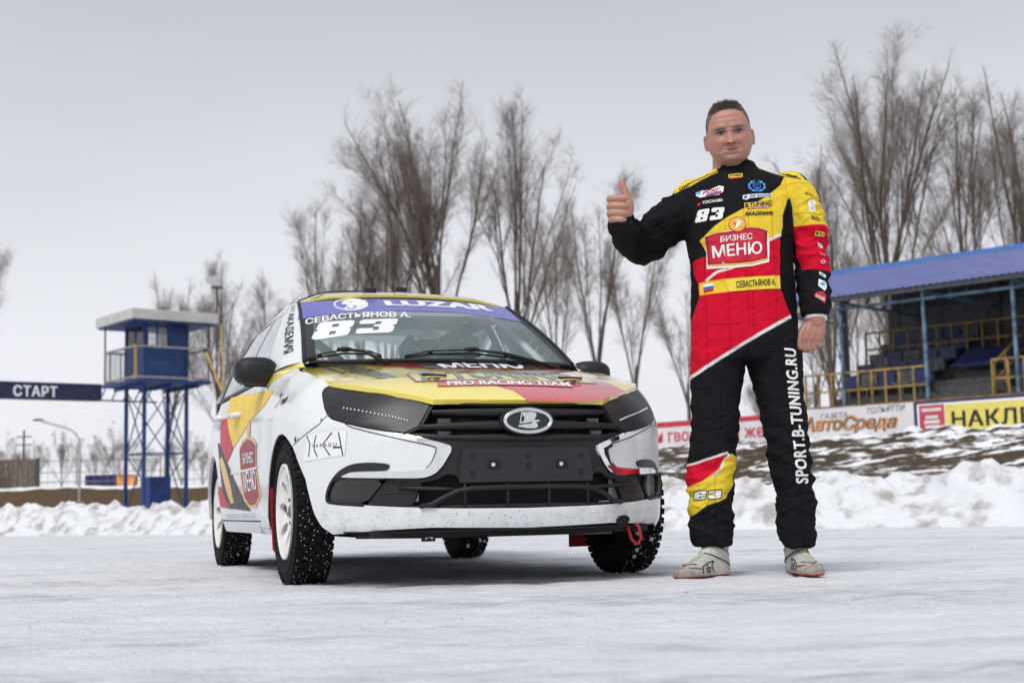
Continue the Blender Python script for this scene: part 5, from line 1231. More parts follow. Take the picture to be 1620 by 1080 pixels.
MB().tube([(.60, .475, .262), (.66, .50, .255), (.675, .53, .215), (.665, .545, .165), (.67, .52, .145), (.675, .495, .165), (.665, .485, .215), (.61, .47, .258)], .0095, 8, flat=.6).build('tow_strap', M['flap'], car, True)
patch('tow_eye_hole', ellipse([(0.4578,0.2446)][0], .045, .020, 20), BF, M['void'], car, su=0, sv=0, off=.003)
# wheels ---------------------------------------------------------------
def make_wheel(x, y, rot, lab):
    w = thing('wheel', None, None, (x, y, .309), 0, parent=car)
    if lab: w['label'] = lab
    hw = .079
    prof = [(.197, -hw * .93), (.215, -hw * 1.0), (.255, -hw * 1.06), (.285, -hw * 1.0), (.302, -hw * .86), (.306, -hw * .6), (.307, 0), (.306, hw * .6), (.302, hw * .86), (.285, hw), (.255, hw * 1.06), (.215, hw), (.197, hw * .93)]
    MB().lathe(prof, 'Y', (0, 0, 0), 72).build('tyre', M['rubber'], w, True)
    tb_ = MB(); nb = 46
    for k in range(nb):
        for j, yy in enumerate((-.064, -.038, -.013, .013, .038, .064)):
            a_ = 2 * math.pi * (k + (.5 if j % 2 else 0)) / nb; r_ = .3075 - (.006 if abs(yy) > .058 else 0)
            mt = Matrix.Rotation(-a_, 3, 'Y') @ Matrix.Rotation(.3 * (1 if yy > 0 else -1) * (abs(yy) < .058), 3, 'X')
            tb_.box((r_ * math.cos(a_), yy, r_ * math.sin(a_)), (.012, .024 if abs(yy) < .058 else .032, .026), mtx=mt)
    tag(tb_.build('tread_blocks', M['rubber'], w), kind='stuff')
    sd = MB()
    rr_ = np.random.default_rng(5)
    for k in range(330):
        a_ = 2 * math.pi * (k + rr_.uniform(-.3, .3)) / 330; yy = rr_.choice([-.063, -.05, -.033, -.013, .013, .033, .05, .063]) + rr_.uniform(-.006, .006)
        r_ = .3145 - (.008 if abs(yy) > .058 else 0)
        sd.box((r_ * math.cos(a_), yy, r_ * math.sin(a_)), (.006, .0034, .0034), mtx=Matrix.Rotation(-a_, 3, 'Y'))
    tag(sd.build('tyre_studs', M['steel'], w), kind='stuff')
    for r_, y_ in ((.228, .092), (.27, .092)): MB().lathe([(r_ - .002, -hw * 1.06), (r_, -hw * 1.09), (r_ + .002, -hw * 1.06)], 'Y', (0, 0, 0), 60).build('sidewall_ring', M['rubber'], w, True)
    # rim, outer face towards -Y
    MB().lathe([(.203, -.074), (.203, -.083), (.194, -.084), (.185, -.072), (.178, -.055), (.177, -.02)], 'Y', (0, 0, 0), 60).build('rim', M['rim'], w, True)
    MB().lathe([(.177, -.02), (.176, .03), (.19, .075), (.203, .08)], 'Y', (0, 0, 0), 60).build('rim_barrel', M['plastic'], w, True)
    holes = []
    for k in range(8):
        a_ = 2 * math.pi * k / 8 + .2; c_ = (.122 * math.cos(a_), .122 * math.sin(a_)); holes.append(ellipse(c_, .040, .024, 16, a_))
    outer = ellipse((0, 0), .184, .184, 64)
    def RFACE(u, v):
        r_ = math.hypot(u, v); return Vector((u, -(.060 + .022 * math.cos(min(1, max(0, (r_ - .05) / .134)) * math.pi * .9) * (-.6) + .004), v))
    patch('rim_face', [outer] + holes, RFACE, M['rim'], w, su=.03, sv=.03, off=0, flange=.022, ref=lambda p: Vector((0, -1, 0)))
    MB().lathe([(0, -.060), (.020, -.060), (.026, -.055), (.028, -.035)], 'Y', (0, 0, 0), 24).build('hub_cap', M['greysteel'], w, True)
    for k in range(4):
        a_ = math.pi / 2 * k + .5; MB().lathe([(0, -.060), (.008, -.060), (.0085, -.04)], 'Y', (.05 * math.cos(a_), 0, .05 * math.sin(a_)), 8).build('wheel_nut', M['greysteel'], w, True)
    MB().lathe([(0, -.035), (.12, -.035), (.125, -.015), (0, -.015)], 'Y', (0, 0, 0), 36).build('brake_disc', M['greysteel'], w, True)
    MB().lathe([(.176, .02), (.10, .01), (0, .01)], 'Y', (0, 0, 0), 36).build('rim_back', M['void'], w, True)
    w.rotation_euler = (0, rot, 0)
    return w
w0 = make_wheel(0, -.738, .3, None)
for x_, y_, rz_, ry_ in ((-2.476, -.722, 0, 1.1), (0, .738, math.pi, .7), (-2.476, .722, math.pi, 2.)):
    c_ = copy_tree(w0, car); c_.location = (x_, y_, .309); c_.rotation_euler = (0, ry_, rz_)
# snow packed in the tyres and lumps round the contact patches
sn = MB()
for (x_, y_) in ((-2.476, -.715), (0, .722), (-2.476, .715)):
    for k in range(26):
        a_ = rng.uniform(-.9, 1.0); r_ = .309; yy = rng.uniform(-.07, .07)
        s_ = rng.uniform(.008, .02); sn.ball((x_ + r_ * math.cos(a_), y_ + yy, .309 + r_ * math.sin(a_)), (s_ * .45, s_ * .7, s_), 8, 5)
tag(sn.build('packed_snow', M['bank'], car, True), kind='stuff')
# ------------------------------------------------------------------ the driver (frame: x to the photo's right, y away, z up)
PX, PY = (0.9623, 5.8944)
person = None
M['suit'] = attr_mat('racing_suit_cloth', .9, .35, 900, spec=.12)
M['skin'] = attr_mat('skin', .42, .14, 420, spec=.45, sss=.12)
M['hair'] = attr_mat('hair', .6, spec=.3)
M['shoe'] = attr_mat('shoe_leather', .7, .3, 300)
M['patchyellow'] = mat('yellow_patch_print', (.80, .60, .05), .8)
M['patchred'] = mat('red_patch_print', (.52, .006, .03), .8)
M['patchdeep'] = mat('deep_red_patch_print', (.30, .006, .03), .8, var=.3, vscale=9)
M['patchwhite'] = mat('white_patch_print', (.78, .78, .76), .8)
M['patchblack'] = mat('black_patch_print', (.012, .012, .014), .8)
M['patchblue'] = mat('blue_patch_print', (.03, .14, .50), .8)
M['patchsky'] = mat('sky_blue_patch_print', (.10, .42, .72), .8)
M['patchgold'] = mat('gold_patch_print', (.72, .42, .08), .8)
M['cuff'] = mat('white_undershirt', (.75, .76, .78), .9)
S1 = ([(0.0896,1.8653),(-0.1031,1.8698)][0][0] - [(0.0896,1.8653),(-0.1031,1.8698)][1][0]) / 71.   # metres per photo pixel at the driver

def loft(mb, rings, n=28, e=2.3):   # rings: (cx, cy, z, hx, hy)
    k0 = len(mb.v)
    for cx, cy, z, hx, hy in rings:
        for k in range(n):
            a = 2 * math.pi * k / n; c, s = math.cos(a), math.sin(a)
            mb.v.append((cx + hx * math.copysign(abs(c) ** (2 / e), c), cy + hy * math.copysign(abs(s) ** (2 / e), s), z))
    m = len(rings)
    for i in range(m - 1):
        for k in range(n):
            mb.f.append((k0 + i * n + k, k0 + i * n + (k + 1) % n, k0 + (i + 1) * n + (k + 1) % n, k0 + (i + 1) * n + k))
    mb.f.append(tuple(k0 + k for k in reversed(range(n)))); mb.f.append(tuple(k0 + (m - 1) * n + k for k in range(n)))
def chain(mb, pts, rs, n=14):   # rounded limb along joints
    P = [Vector(p) for p in pts]; out = []; rr = []
    for i in range(len(P) - 1):
        for k in range(6):
            t = k / 6; p0, p1, p2, p3 = P[max(0, i - 1)], P[i], P[i + 1], P[min(len(P) - 1, i + 2)]
            out.append(.5 * ((2 * p1) + (p2 - p0) * t + (2 * p0 - 5 * p1 + 4 * p2 - p3) * t * t + (3 * p1 - p0 - 3 * p2 + p3) * t ** 3)); rr.append(rs[i] * (1 - t) + rs[i + 1] * t)
    out.append(P[-1]); rr.append(rs[-1])
    mb.tube(out, rr, n); mb.ball(out[0], rr[0], n, 8); mb.ball(out[-1], rr[-1], n, 8)
def remesh(mb, vox, smooth=4, sub=False):
    me = bpy.data.meshes.new('tmp'); me.from_pydata(mb.v, [], mb.f); o = bpy.data.objects.new('tmp', me); COL.objects.link(o)
    bm = bmesh.new(); bm.from_mesh(me); bmesh.ops.recalc_face_normals(bm, faces=bm.faces); bm.to_mesh(me); bm.free()
    r = o.modifiers.new('r', 'REMESH'); r.mode = 'VOXEL'; r.voxel_size = vox
    s = o.modifiers.new('s', 'SMOOTH'); s.factor = .5; s.iterations = smooth
    if sub: q = o.modifiers.new('q', 'SUBSURF'); q.levels = 1
    out = bpy.data.meshes.new_from_object(o.evaluated_get(bpy.context.evaluated_depsgraph_get()))
    COL.objects.unlink(o); bpy.data.objects.remove(o); bpy.data.meshes.remove(me)
    return out
def get_co(me):
    a = np.empty(len(me.vertices) * 3, np.float32); me.vertices.foreach_get('co', a); return a.reshape(-1, 3).astype(float)
def get_no(me):
    a = np.empty(len(me.vertices) * 3, np.float32); me.vertices.foreach_get('normal', a); return a.reshape(-1, 3).astype(float)
def set_co(me, a): me.vertices.foreach_set('co', a.astype(np.float32).ravel()); me.update()
def cover(xz, poly, w=.0016):   # soft-edged coverage of a polygon
    P = np.array(poly); Q = np.roll(P, -1, 0); x, z = xz[:, 0], xz[:, 1]
    lo, hi = P.min(0) - .01, P.max(0) + .01; sel = np.where((x > lo[0]) & (x < hi[0]) & (z > lo[1]) & (z < hi[1]))[0]
    out = np.zeros(len(x)); xs, zs = x[sel], z[sel]; ins = np.zeros(len(sel), bool); dm = np.full(len(sel), 9.)
    for (x0, z0), (x1, z1) in zip(P, Q):
        c = ((z0 > zs) != (z1 > zs)); 
        if z1 != z0: ins ^= c & (xs < (x1 - x0) * (zs - z0) / (z1 - z0) + x0)
        dx, dz = x1 - x0, z1 - z0; t = np.clip(((xs - x0) * dx + (zs - z0) * dz) / (dx * dx + dz * dz + 1e-12), 0, 1)
        dm = np.minimum(dm, np.hypot(xs - x0 - t * dx, zs - z0 - t * dz))
    out[sel] = np.clip(.5 + np.where(ins, dm, -dm) / (2 * w), 0, 1); return out
def blend(col, a, c): col *= (1 - a)[:, None]; col += a[:, None] * np.array(c)

def pxrings(L, R_, dep, cy, shr=0.): return [((l[0] + r[0]) / 2, y, l[1], max(.01, (r[0] - l[0]) / 2 - shr), max(.01, d - shr)) for l, r, d, y in zip(L, R_, dep, cy)]
TL_ = [(-0.0844,1.7223),(-0.1287,1.6984),(-0.1784,1.6719),(-0.2122,1.6368),(-0.2223,1.582),(-0.2199,1.4995),(-0.2078,1.3897),(-0.1974,1.3076),(-0.1951,1.226),(-0.1981,1.1447),(-0.2012,1.0638),(-0.2042,0.983),(-0.2058,0.9401),(-0.2048,0.8945)]
TR_ = [(0.1166,1.7342),(0.1644,1.711),(0.2252,1.6792),(0.264,1.6396),(0.2719,1.576),(0.2544,1.4885),(0.2332,1.3795),(0.2322,1.2977),(0.2338,1.2161),(0.2381,1.1347),(0.2424,1.0536),(0.2467,0.9727),(0.2474,0.9297),(0.2479,0.8841)]
TD_ = [.07, .085, .10, .115, .128, .142, .150, .153, .155, .156, .156, .155, .15, .135]
TC_ = [.02, .02, .015, .01, .005, 0, -.005, -.01, -.012, -.012, -.01, -.005, .0, .0]
LL = ([(-0.2062,0.9294),(-0.2102,0.8223),(-0.2142,0.7158),(-0.2102,0.6095),(-0.2274,0.5041),(-0.2385,0.4201),(-0.2338,0.3333),(-0.2288,0.2547),(-0.2314,0.1843),(-0.2203,0.132)], [(0.0257,0.9241),(0.0052,0.8174),(-0.0178,0.7113),(-0.0275,0.6053),(-0.0477,0.5),(-0.059,0.416),(-0.0625,0.3294),(-0.0631,0.251),(-0.066,0.1806),(-0.0655,0.1285)])
LR = ([(0.0204,0.9242),(0.0425,0.8166),(0.0698,0.7093),(0.0864,0.6027),(0.1003,0.4967),(0.1148,0.4042),(0.1239,0.3121),(0.1262,0.2467),(0.1283,0.1762),(0.1573,0.1183)], [(0.2522,0.9189),(0.2525,0.8118),(0.2555,0.7051),(0.2559,0.5989),(0.2642,0.493),(0.2757,0.4006),(0.2818,0.3086),(0.284,0.2431),(0.2833,0.1727),(0.2779,0.1156)])
LD = [.135, .12, .11, .10, .094, .09, .088, .084, .082, .074]; LC = [0, 0, -.005, -.012, -.015, -.01, .005, .012, .015, .015]
def p3(L, dy): return [(x, y, z) for (x, z), y in zip(L, dy)]
ARM_R = p3([(0.2418,1.6263),(0.2822,1.5648),(0.3045,1.4654),(0.3179,1.3503),(0.3235,1.2412),(0.3197,1.1599),(0.3168,1.1005)], [.01, .01, .012, .015, .0, -.02, -.035]); RR_ = [30, 31.5, 29, 25.5, 23.5, 22, 20.5]
AL_ = [(-0.1702,1.6028),(-0.2269,1.5298),(-0.2989,1.4793),(-0.3712,1.4153),(-0.4149,1.3944)]
ARM_L = p3(AL_, [.01, 0, -.01, -.015, -.03]) + [(x, y, z) for (x, z), y in zip([(-0.4549,1.409),(-0.486,1.4335),(-0.4986,1.4507)], (-.10, -.17, -.205))]; RL_ = [30, 36, 33, 30, 29, 26, 22, 19.5]
def clothes(mb, shr):
    loft(mb, pxrings(TL_, TR_, TD_, TC_, shr))
    for (l, r) in (LL, LR): loft(mb, pxrings(l, r, LD, LC, shr), 24, 2.2)
    chain(mb, ARM_R, [q * S1 - shr for q in RR_], 18); chain(mb, ARM_L, [q * S1 - shr for q in RL_], 18)

# body: head, neck, hands and the limbs inside the suit as one surface -------------
HC = [(-0.0018,1.7356)][0]
HMAT = Matrix.Translation((HC[0], -.02, HC[1])) @ Matrix.Rotation(R(6.5), 4, 'Y').inverted() @ Matrix.Rotation(R(7), 4, 'X') @ Matrix.Rotation(R(-8), 4, 'Z')
h_k = [-7, 0, 4, 10, 18, 26, 36, 46, 56, 66, 76, 84, 89.5, 93, 94.6]
w_k = [11, 15.5, 20, 26, 30.9, 33.8, 34.9, 34.6, 33.8, 33.4, 31.5, 26.5, 19, 10, .4]
f_k = [14, 26, 33, 36, 37, 36.5, 36, 35.5, 36.5, 36, 33, 27, 19.5, 11, .4]
b_k = [9, 13, 17, 23, 31, 38, 44, 48, 50, 49, 44, 36, 26, 15, .4]
G2 = lambda x, s: math.exp(-x * x / (2 * s * s))
def head_pt(th, h):   # th 0 = face front, in pixels
    w, f, b = (float(np.interp(h, h_k, q)) for q in (w_k, f_k, b_k)); s, c = math.sin(th), math.cos(th)
    e = 2 / 2.35
    X = w * math.copysign(abs(s) ** e, s); Yf = (f if c > 0 else b) * math.copysign(abs(c) ** e, c)
    d = 0.
    if c > 0:
        a = abs(X)
        if 29 < h <= 52: t = (52 - h) / 21; d += (1.2 + 10.2 * t ** 1.25) * G2(X, 3.0 + 2.2 * t)
        elif h <= 29: d += 11.4 * G2(X, 5.2) * G2(h - 30.5, 1.5)
        d += 4.2 * G2(a - 7.2, 2.6) * G2(h - 32.5, 2.6)
        d -= 5.2 * G2(a - 14, 6.5) * G2(h - 47.5, 4.2); d += 1.5 * G2(a - 14, 8) * G2(h - 50.8, 1.5) + 1.3 * G2(a - 14, 6.5) * G2(h - 43.6, 1.5)
        d += 2.1 * G2(a - 13, 9) * G2(h - 56, 3.2) - .8 * G2(X, 4) * G2(h - 56, 3)
        d += 2.9 * G2(a - 19, 7) * G2(h - 34, 6) + 1.2 * G2(a - 17, 9) * G2(h - 14, 7)
        d += 1.5 * G2(X, 9) * G2(h - 22.6, 1.7) + 2.7 * G2(X, 8.5) * G2(h - 17.2, 2.1) - 1.6 * G2(X, 9) * G2(h - 20.2 - .011 * X * X, .9)
        d -= 1.5 * G2(X, 8) * G2(h - 12.8, 2.2); d += 3.6 * G2(X, 9) * G2(h - 6, 4.0)
        lx = 9 + (33 - h) * .62
        if 17 < h < 35: d -= 2.3 * G2(a - lx, 1.9)
        d -= .5 * G2(h - 70, 1.5) * G2(X, 16) + .4 * G2(h - 64, 1.3) * G2(X, 14)
    k = max(0, c)
    return Vector((X, -(Yf + d * k), h))
hm = MB(); nth, hs_ = 120, list(np.linspace(-7, 88, 96)) + [90, 91.5, 93, 94, 94.6]
for h in hs_:
    for k in range(nth): hm.v.append(tuple(HMAT @ (head_pt(2 * math.pi * k / nth, h) * S1)))
for i in range(len(hs_) - 1):
    for k in range(nth): hm.f.append((i * nth + k, i * nth + (k + 1) % nth, (i + 1) * nth + (k + 1) % nth, (i + 1) * nth + k))
hm.f.append(tuple(reversed(range(nth)))); hm.f.append(tuple((len(hs_) - 1) * nth + k for k in range(nth)))
for sg in (-1, 1):
    e_ = MB().ball((0, 0, 0), (3.2 * S1, 7 * S1, 12.5 * S1), 18, 14)
    E2 = HMAT @ Matrix.Translation(Vector((sg * 34.6, 5, 39)) * S1) @ Matrix.Rotation(R(sg * -18), 4, 'Z') @ Matrix.Rotation(R(-8), 4, 'X')
    hm.add([tuple(E2 @ Vector(v)) for v in e_.v], e_.f)
    rim = MB().tube([(sg * 2.2 * S1, 6.5 * S1 * math.cos(t), 11.5 * S1 * math.sin(t)) for t in np.linspace(-1.3, 2.6, 14)], 1.7 * S1, 8)
    hm.add([tuple(E2 @ Vector(v)) for v in rim.v], rim.f)
NK = [(-0.0061,1.7814),(-0.0025,1.737),(0.0003,1.6733)]
chain(hm, [(NK[0][0], .035, NK[0][1]), (NK[1][0], .025, NK[1][1]), (NK[2][0], .02, NK[2][1])], [27 * S1, 29.5 * S1, 34 * S1], 26)
clothes(hm, .018)
def hp(u, v, y, dy): (x, z), = [( (u), (v))]; return (x, y * S1 + dy, z)
def hand_chain(L, r, dy):   # L: (x, z, depth px)
    chain(hm, [(x, d * S1 + dy, z) for x, z, d in L], [q * S1 for q in r], 12)
DH = -.235
FV = [(-0.5444,1.5486),(-0.4874,1.5473),(-0.5454,1.5182),(-0.4858,1.5155),(-0.5463,1.4892),(-0.4894,1.4853),(-0.5419,1.4627),(-0.498,1.4591)]
for i in range(4):
    (xa, za_), (xb, zb_) = FV[2 * i], FV[2 * i + 1]; r = (5.7, 5.9, 5.7, 5.1)[i]
    hand_chain([(xa + 5 * S1, za_, 14), (xa, za_ + .5 * S1, 4), (xa + 1.5 * S1, za_ + .3 * S1, -5), (xb - 3 * S1, zb_, -8.5), (xb + 2 * S1, zb_, -5), (xb + 1 * S1, zb_, 2)], [r * 1.05, r * 1.1, r, r, r * .95, r * .9], DH)
PC = [(-0.5068,1.5081)][0]; hm.ball((PC[0], DH + 9 * S1, PC[1]), (15.5 * S1, 10 * S1, 22 * S1), 20, 14)
TH = [(-0.4848,1.4654),(-0.4728,1.5152),(-0.4816,1.5656),(-0.4948,1.6004),(-0.4994,1.6177)]
hand_chain([(x, z, d) for (x, z), d in zip(TH, (3, -2, -4, -5, -6))], [9, 8.8, 6.9, 5.9, 5.0], DH)
WL = [(-0.508,1.4712),(-0.4986,1.4385)]; chain(hm, [(WL[0][0], DH + 6 * S1, WL[0][1]), (WL[1][0], -.195, WL[1][1])], [14 * S1, 14.5 * S1], 16)
HR = -.05
WR = [(0.3187,1.0842),(0.3143,1.0466),(0.3018,1.0091),(0.2896,0.9771)]
chain(hm, [(WR[0][0], HR, WR[0][1]), (WR[1][0], HR, WR[1][1])], [14.5 * S1, 14 * S1], 16)
for k, dx in enumerate((-8, 0, 8)):
    chain(hm, [(WR[1][0] + dx * .7 * S1, HR, WR[1][1]), (WR[2][0] + dx * S1, HR - .006, WR[2][1]), (WR[3][0] + dx * 1.2 * S1, HR - .008, WR[3][1])], [9.5 * S1, 9.5 * S1, 8.2 * S1], 12)
FB = [(0.2546,0.9699),(0.2759,0.9694),(0.2975,0.9743),(0.3165,0.9819)]; FP = [(0.2554,0.9309),(0.2753,0.9291),(0.2956,0.9353),(0.3136,0.9484)]
for i in range(4):
    (xa, za_), (xb, zb_) = FB[i], FP[i]
    hand_chain([(xa + .5 * S1, za_ + 6 * S1, -2), (xa, za_, -4.5), (xb, zb_, -4), (xb + 1.5 * S1, zb_ + 1 * S1, 5), (xb + 1 * S1, zb_ + 8 * S1, 9)], [4.6, 4.7, 4.0, 3.8, 3.6], HR)
T2 = [(0.2679,1.0261),(0.2463,0.9943),(0.2367,0.9595),(0.2371,0.938)]
hand_chain([(x, z, d) for (x, z), d in zip(T2, (-2, -5, -7, -8))], [7.5, 6.4, 5.2, 4.4], HR)
bme = remesh(hm, .0026, 3)
co = get_co(bme); no = get_no(bme)
inv = np.array(HMAT.inverted()); hl_ = (np.c_[co, np.ones(len(co))] @ inv.T)[:, :3] / S1   # head pixels
X_, F_, H_ = hl_[:, 0], -hl_[:, 1], hl_[:, 2]
nz = np.array([noise.fractal(tuple(p * 38), 1., 2., 3) for p in co])
sk = np.tile(np.array([.42, .215, .16]), (len(co), 1)) * (1 + .10 * nz)[:, None]
def gz(x, s): return np.exp(-x * x / (2 * s * s))
headm = (H_ > -12) & (np.abs(X_) < 45) & (np.abs(hl_[:, 1]) < 60)
fr = headm & (F_ > 5)
rd_ = np.where(fr, .75 * gz(np.abs(X_) - 19, 8) * gz(H_ - 33, 8) + .8 * gz(X_, 6) * gz(H_ - 33, 7) + .35 * gz(H_ - 72, 8) * gz(X_, 20), 0) + np.where(headm & (np.abs(X_) > 36.5), .9, 0)
blend(sk, np.clip(rd_, 0, 1) * .6, (.40, .125, .10))
blend(sk, np.where(fr, gz(np.abs(X_) - 14, 7.5) * gz(H_ - 54.3 + .004 * (np.abs(X_) - 11) ** 2, 1.9), 0) * .78, (.06, .04, .03))           # brows
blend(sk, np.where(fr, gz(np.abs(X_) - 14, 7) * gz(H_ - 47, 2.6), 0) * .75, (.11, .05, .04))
blend(sk, np.where(fr, gz(np.abs(X_) / 11, .62) ** 1 * gz(H_ - 19.6, 2.0), 0) * .55, (.30, .09, .085))   # lips
blend(sk, np.where(fr, np.clip(13 - np.abs(X_), 0, 1) * gz(H_ - 20.2 - .011 * X_ ** 2, .7), 0) * .8, (.06, .02, .02))
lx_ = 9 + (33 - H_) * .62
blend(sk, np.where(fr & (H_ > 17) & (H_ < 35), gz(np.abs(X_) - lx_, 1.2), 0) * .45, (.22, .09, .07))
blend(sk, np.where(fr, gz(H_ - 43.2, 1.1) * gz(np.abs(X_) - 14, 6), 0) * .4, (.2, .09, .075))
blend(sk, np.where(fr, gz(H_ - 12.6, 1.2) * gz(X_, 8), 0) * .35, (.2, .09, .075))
blend(sk, np.where(fr, gz(H_ - 9, 9) * gz(X_, 24) * (H_ < 17), 0) * .18, (.20, .16, .14))                # stubble
blend(sk, np.where(fr, gz(np.abs(X_) - 4.6, 1.5) * gz(H_ - 29.6, .9), 0) * .8, (.10, .035, .03))         # nostril shading put into the skin colour
def hairline(x): return np.interp(np.abs(x), [0, 8, 16, 23, 28, 31.5, 33.5, 36], [83.5, 83, 81.5, 77, 70, 62, 52, 40])
scalp = headm & (((F_ > 2) & (H_ > hairline(X_))) | ((F_ <= 2) & (H_ > np.interp(F_, [-12, 2], [34, 52])) & (np.abs(X_) < 35.8) & ((H_ > 53) | (F_ < -14) | (np.abs(X_) < 34.2))))
blend(sk, scalp * .8, (.10, .085, .075))
zz_ = co[:, 2]; hr_ = [(0.2356,1.0807)][0]
blend(sk, np.where((co[:, 0] > hr_[0] - .02) & (zz_ < hr_[1]) & (zz_ > .8), .35, 0), (.36, .135, .105))
bme.materials.append(M['skin']); bme.polygons.foreach_set('use_smooth', [True] * len(bme.polygons))
person = link(bpy.data.objects.new('person', bme)); person.location = (PX, PY, 0)
tag(person, 'man in black, red and yellow racing overalls giving a thumbs-up beside the car', 'person')
colour_attr(person, np.clip(sk, 0, 1))
BODY = BVHTree.FromPolygons([tuple(v) for v in co], [tuple(p.vertices) for p in bme.polygons])
def on(bvh, off):
    def f(u, v):
        h = bvh.ray_cast((u, -1.5, v), (0, 1, 0))
        y = h[0].y if h[0] is not None else 0.
        return Vector((u, y - off, v))
    return f
FRONT = lambda p: Vector((0, -1, 0))
# eyes
for sg in (-1, 1):
    cx_, ch_ = sg * 13.8, 47.3
    def HP(u, v): p = HMAT @ (Vector((cx_ + u, -30, ch_ + v)) * S1); return (p.x, p.z)
    al = [HP(*q) for q in ((-6.8, -.4), (-4, .9), (0, 1.45), (4, 1.0), (6.8, -.3), (4, -1.1), (0, -1.45), (-4, -1.1))]
    FB_ = on(BODY, .0012)
    ey = patch('eye', al, FB_, mat('eye_white', (.27, .24, .235), .25), person, su=.004, sv=.004, ref=FRONT)  # white of the eye darkened, shade of the lids painted in
    patch('iris', [HP(.3 + 2.9 * math.cos(t), .1 + 2.3 * math.sin(t)) for t in np.linspace(0, 6.0, 14)], on(BODY, .0018), mat('iris_grey_blue', (.045, .06, .07), .15), ey, su=0, sv=0, ref=FRONT)
    patch('pupil', [HP(.3 + 1.1 * math.cos(t), .1 + 1.1 * math.sin(t)) for t in np.linspace(0, 6.0, 10)], on(BODY, .0024), M['void'], ey, su=0, sv=0, ref=FRONT)
    ribbon('upper_eyelid', [HP(*q) for q in ((-7.8, -.5), (-4, 1.6), (0, 2.2), (4, 1.7), (7.8, -.3))], [.0012, .0036, .0044, .0036, .0012], on(BODY, .0030), mat('lash_line', (.055, .03, .025), .7), ey, su=0, sv=0, ref=FRONT)
    ribbon('lower_eyelid', [HP(*q) for q in ((-6.5, -.9), (-3, -1.7), (0, -2.0), (3, -1.7), (6.5, -.8))], .0016, on(BODY, .0022), mat('lid_shade', (.25, .11, .09), .7), ey, su=0, sv=0, ref=FRONT)
# hair: short strands rooted on the scalp
ids = np.where(scalp)[0]; r5 = np.random.default_rng(5)
pick = r5.choice(ids, min(len(ids), 6500), replace=False)
Pb = co[pick]; Nb = no[pick]; Hh = H_[pick]; Fh = F_[pick]
up_h = np.array(HMAT.to_3x3() @ Vector((0, 0, 1))); fw_h = np.array(HMAT.to_3x3() @ Vector((0, -1, 0)))
top = np.clip((Hh - 77) / 10, 0, 1) * np.clip((31 - np.abs(X_[pick])) / 15, 0, 1)
D_ = Nb * (.45 + .35 * top)[:, None] + up_h * (.8 * top - .9 * (1 - top))[:, None] + fw_h * (.12 * top * (Fh > -20))[:, None] + r5.normal(0, .22, Pb.shape); D_ /= np.linalg.norm(D_, axis=1, keepdims=True)
cl = np.array([noise.noise(tuple(p * 60)) for p in Pb])
Lh = (.0036 + .0145 * top * (1 + .7 * cl)) * r5.uniform(.7, 1.25, len(pick))
tipD = D_ + up_h * (.45 * top)[:, None]; tipD /= np.linalg.norm(tipD, axis=1, keepdims=True)
PH = np.stack([Pb - Nb * .002, Pb + D_ * (Lh * .55)[:, None], Pb + D_ * (Lh * .55)[:, None] + tipD * (Lh * .5)[:, None]], 1)
V_, Fc_ = tubes(PH, np.stack([np.full(len(pick), .0014), np.full(len(pick), .0011), np.full(len(pick), .0003)], 1), 3)
hme = np_mesh('hair', V_, Fc_, M['hair'])
hair = link(bpy.data.objects.new('hair', hme), person); hair['kind'] = 'stuff'
ht = np.repeat(np.clip(top + r5.normal(0, .15, len(pick)), 0, 1), 9)
colour_attr(hair, np.outer(ht, (.085, .068, .057)) + np.outer(1 - ht, (.20, .188, .178)) * np.repeat(r5.uniform(.5, 1.2, len(pick)), 9)[:, None])

# the suit ------------------------------------------------------------------------
sm = MB(); clothes(sm, 0.)
CL = [(-0.0672,1.7468),(0.0956,1.7513),(-0.074,1.711),(0.1078,1.7178),(-0.1136,1.6677),(0.152,1.6753)]
loft(sm, [((CL[0][0] + CL[1][0]) / 2, .018, (CL[0][1] + CL[1][1]) / 2, (CL[1][0] - CL[0][0]) / 2, .085), ((CL[2][0] + CL[3][0]) / 2, .016, (CL[2][1] + CL[3][1]) / 2, (CL[3][0] - CL[2][0]) / 2, .092), ((CL[4][0] + CL[5][0]) / 2, .012, (CL[4][1] + CL[5][1]) / 2, (CL[5][0] - CL[4][0]) / 2, .10)], 28, 2.1)
sme = remesh(sm, .0062, 9, True)
co = get_co(sme); no = get_no(sme); x, z = co[:, 0], co[:, 2]
Z = lambda v: [(0.1043,2.4704)][0][1] + ([(-0.0097,-0.2289)][0][1] - [(0.1043,2.4704)][0][1]) * v / 1000.
zk = [Z(870), Z(845), Z(800), Z(760), Z(720), Z(680), Z(640), Z(590), Z(540), Z(500), Z(440), Z(400), Z(340), Z(290), Z(262)]
ak = [.009, .012, .012, .010, .011, .0085, .005, .0055, .0040, .0036, .0036, .0040, .0036, .0026, .0015]
amp = np.interp(z, zk, ak)
lu = [(-0.233,1.3629)][0]; ru = [(0.259,1.2971)][0]
arm = ((x < lu[0] - .02) & (z > Z(430))) | ((x > ru[0]) & (z > Z(515)) & (z < Z(330)))
amp = np.where(arm, .0125, amp)
amp = np.where((x > ru[0]) & (z > Z(505)) & (z < Z(425)), .010, amp)
def folds(p):
    a = noise.noise((p[0] * 5 + 3, p[1] * 5, p[2] * 14 + p[0] * 9)); b = noise.noise((p[0] * 12, p[1] * 12 + 5, p[2] * 30 - p[0] * 14))
    c = noise.noise((p[0] * 3.1 + 9, p[1] * 3.1, p[2] * 5.5))
    return .8 * (1 - 2.2 * abs(a)) + .38 * (1 - 2.4 * abs(b)) + .85 * c
fo = np.array([folds(p) for p in co])
disp = amp * fo * 1.15
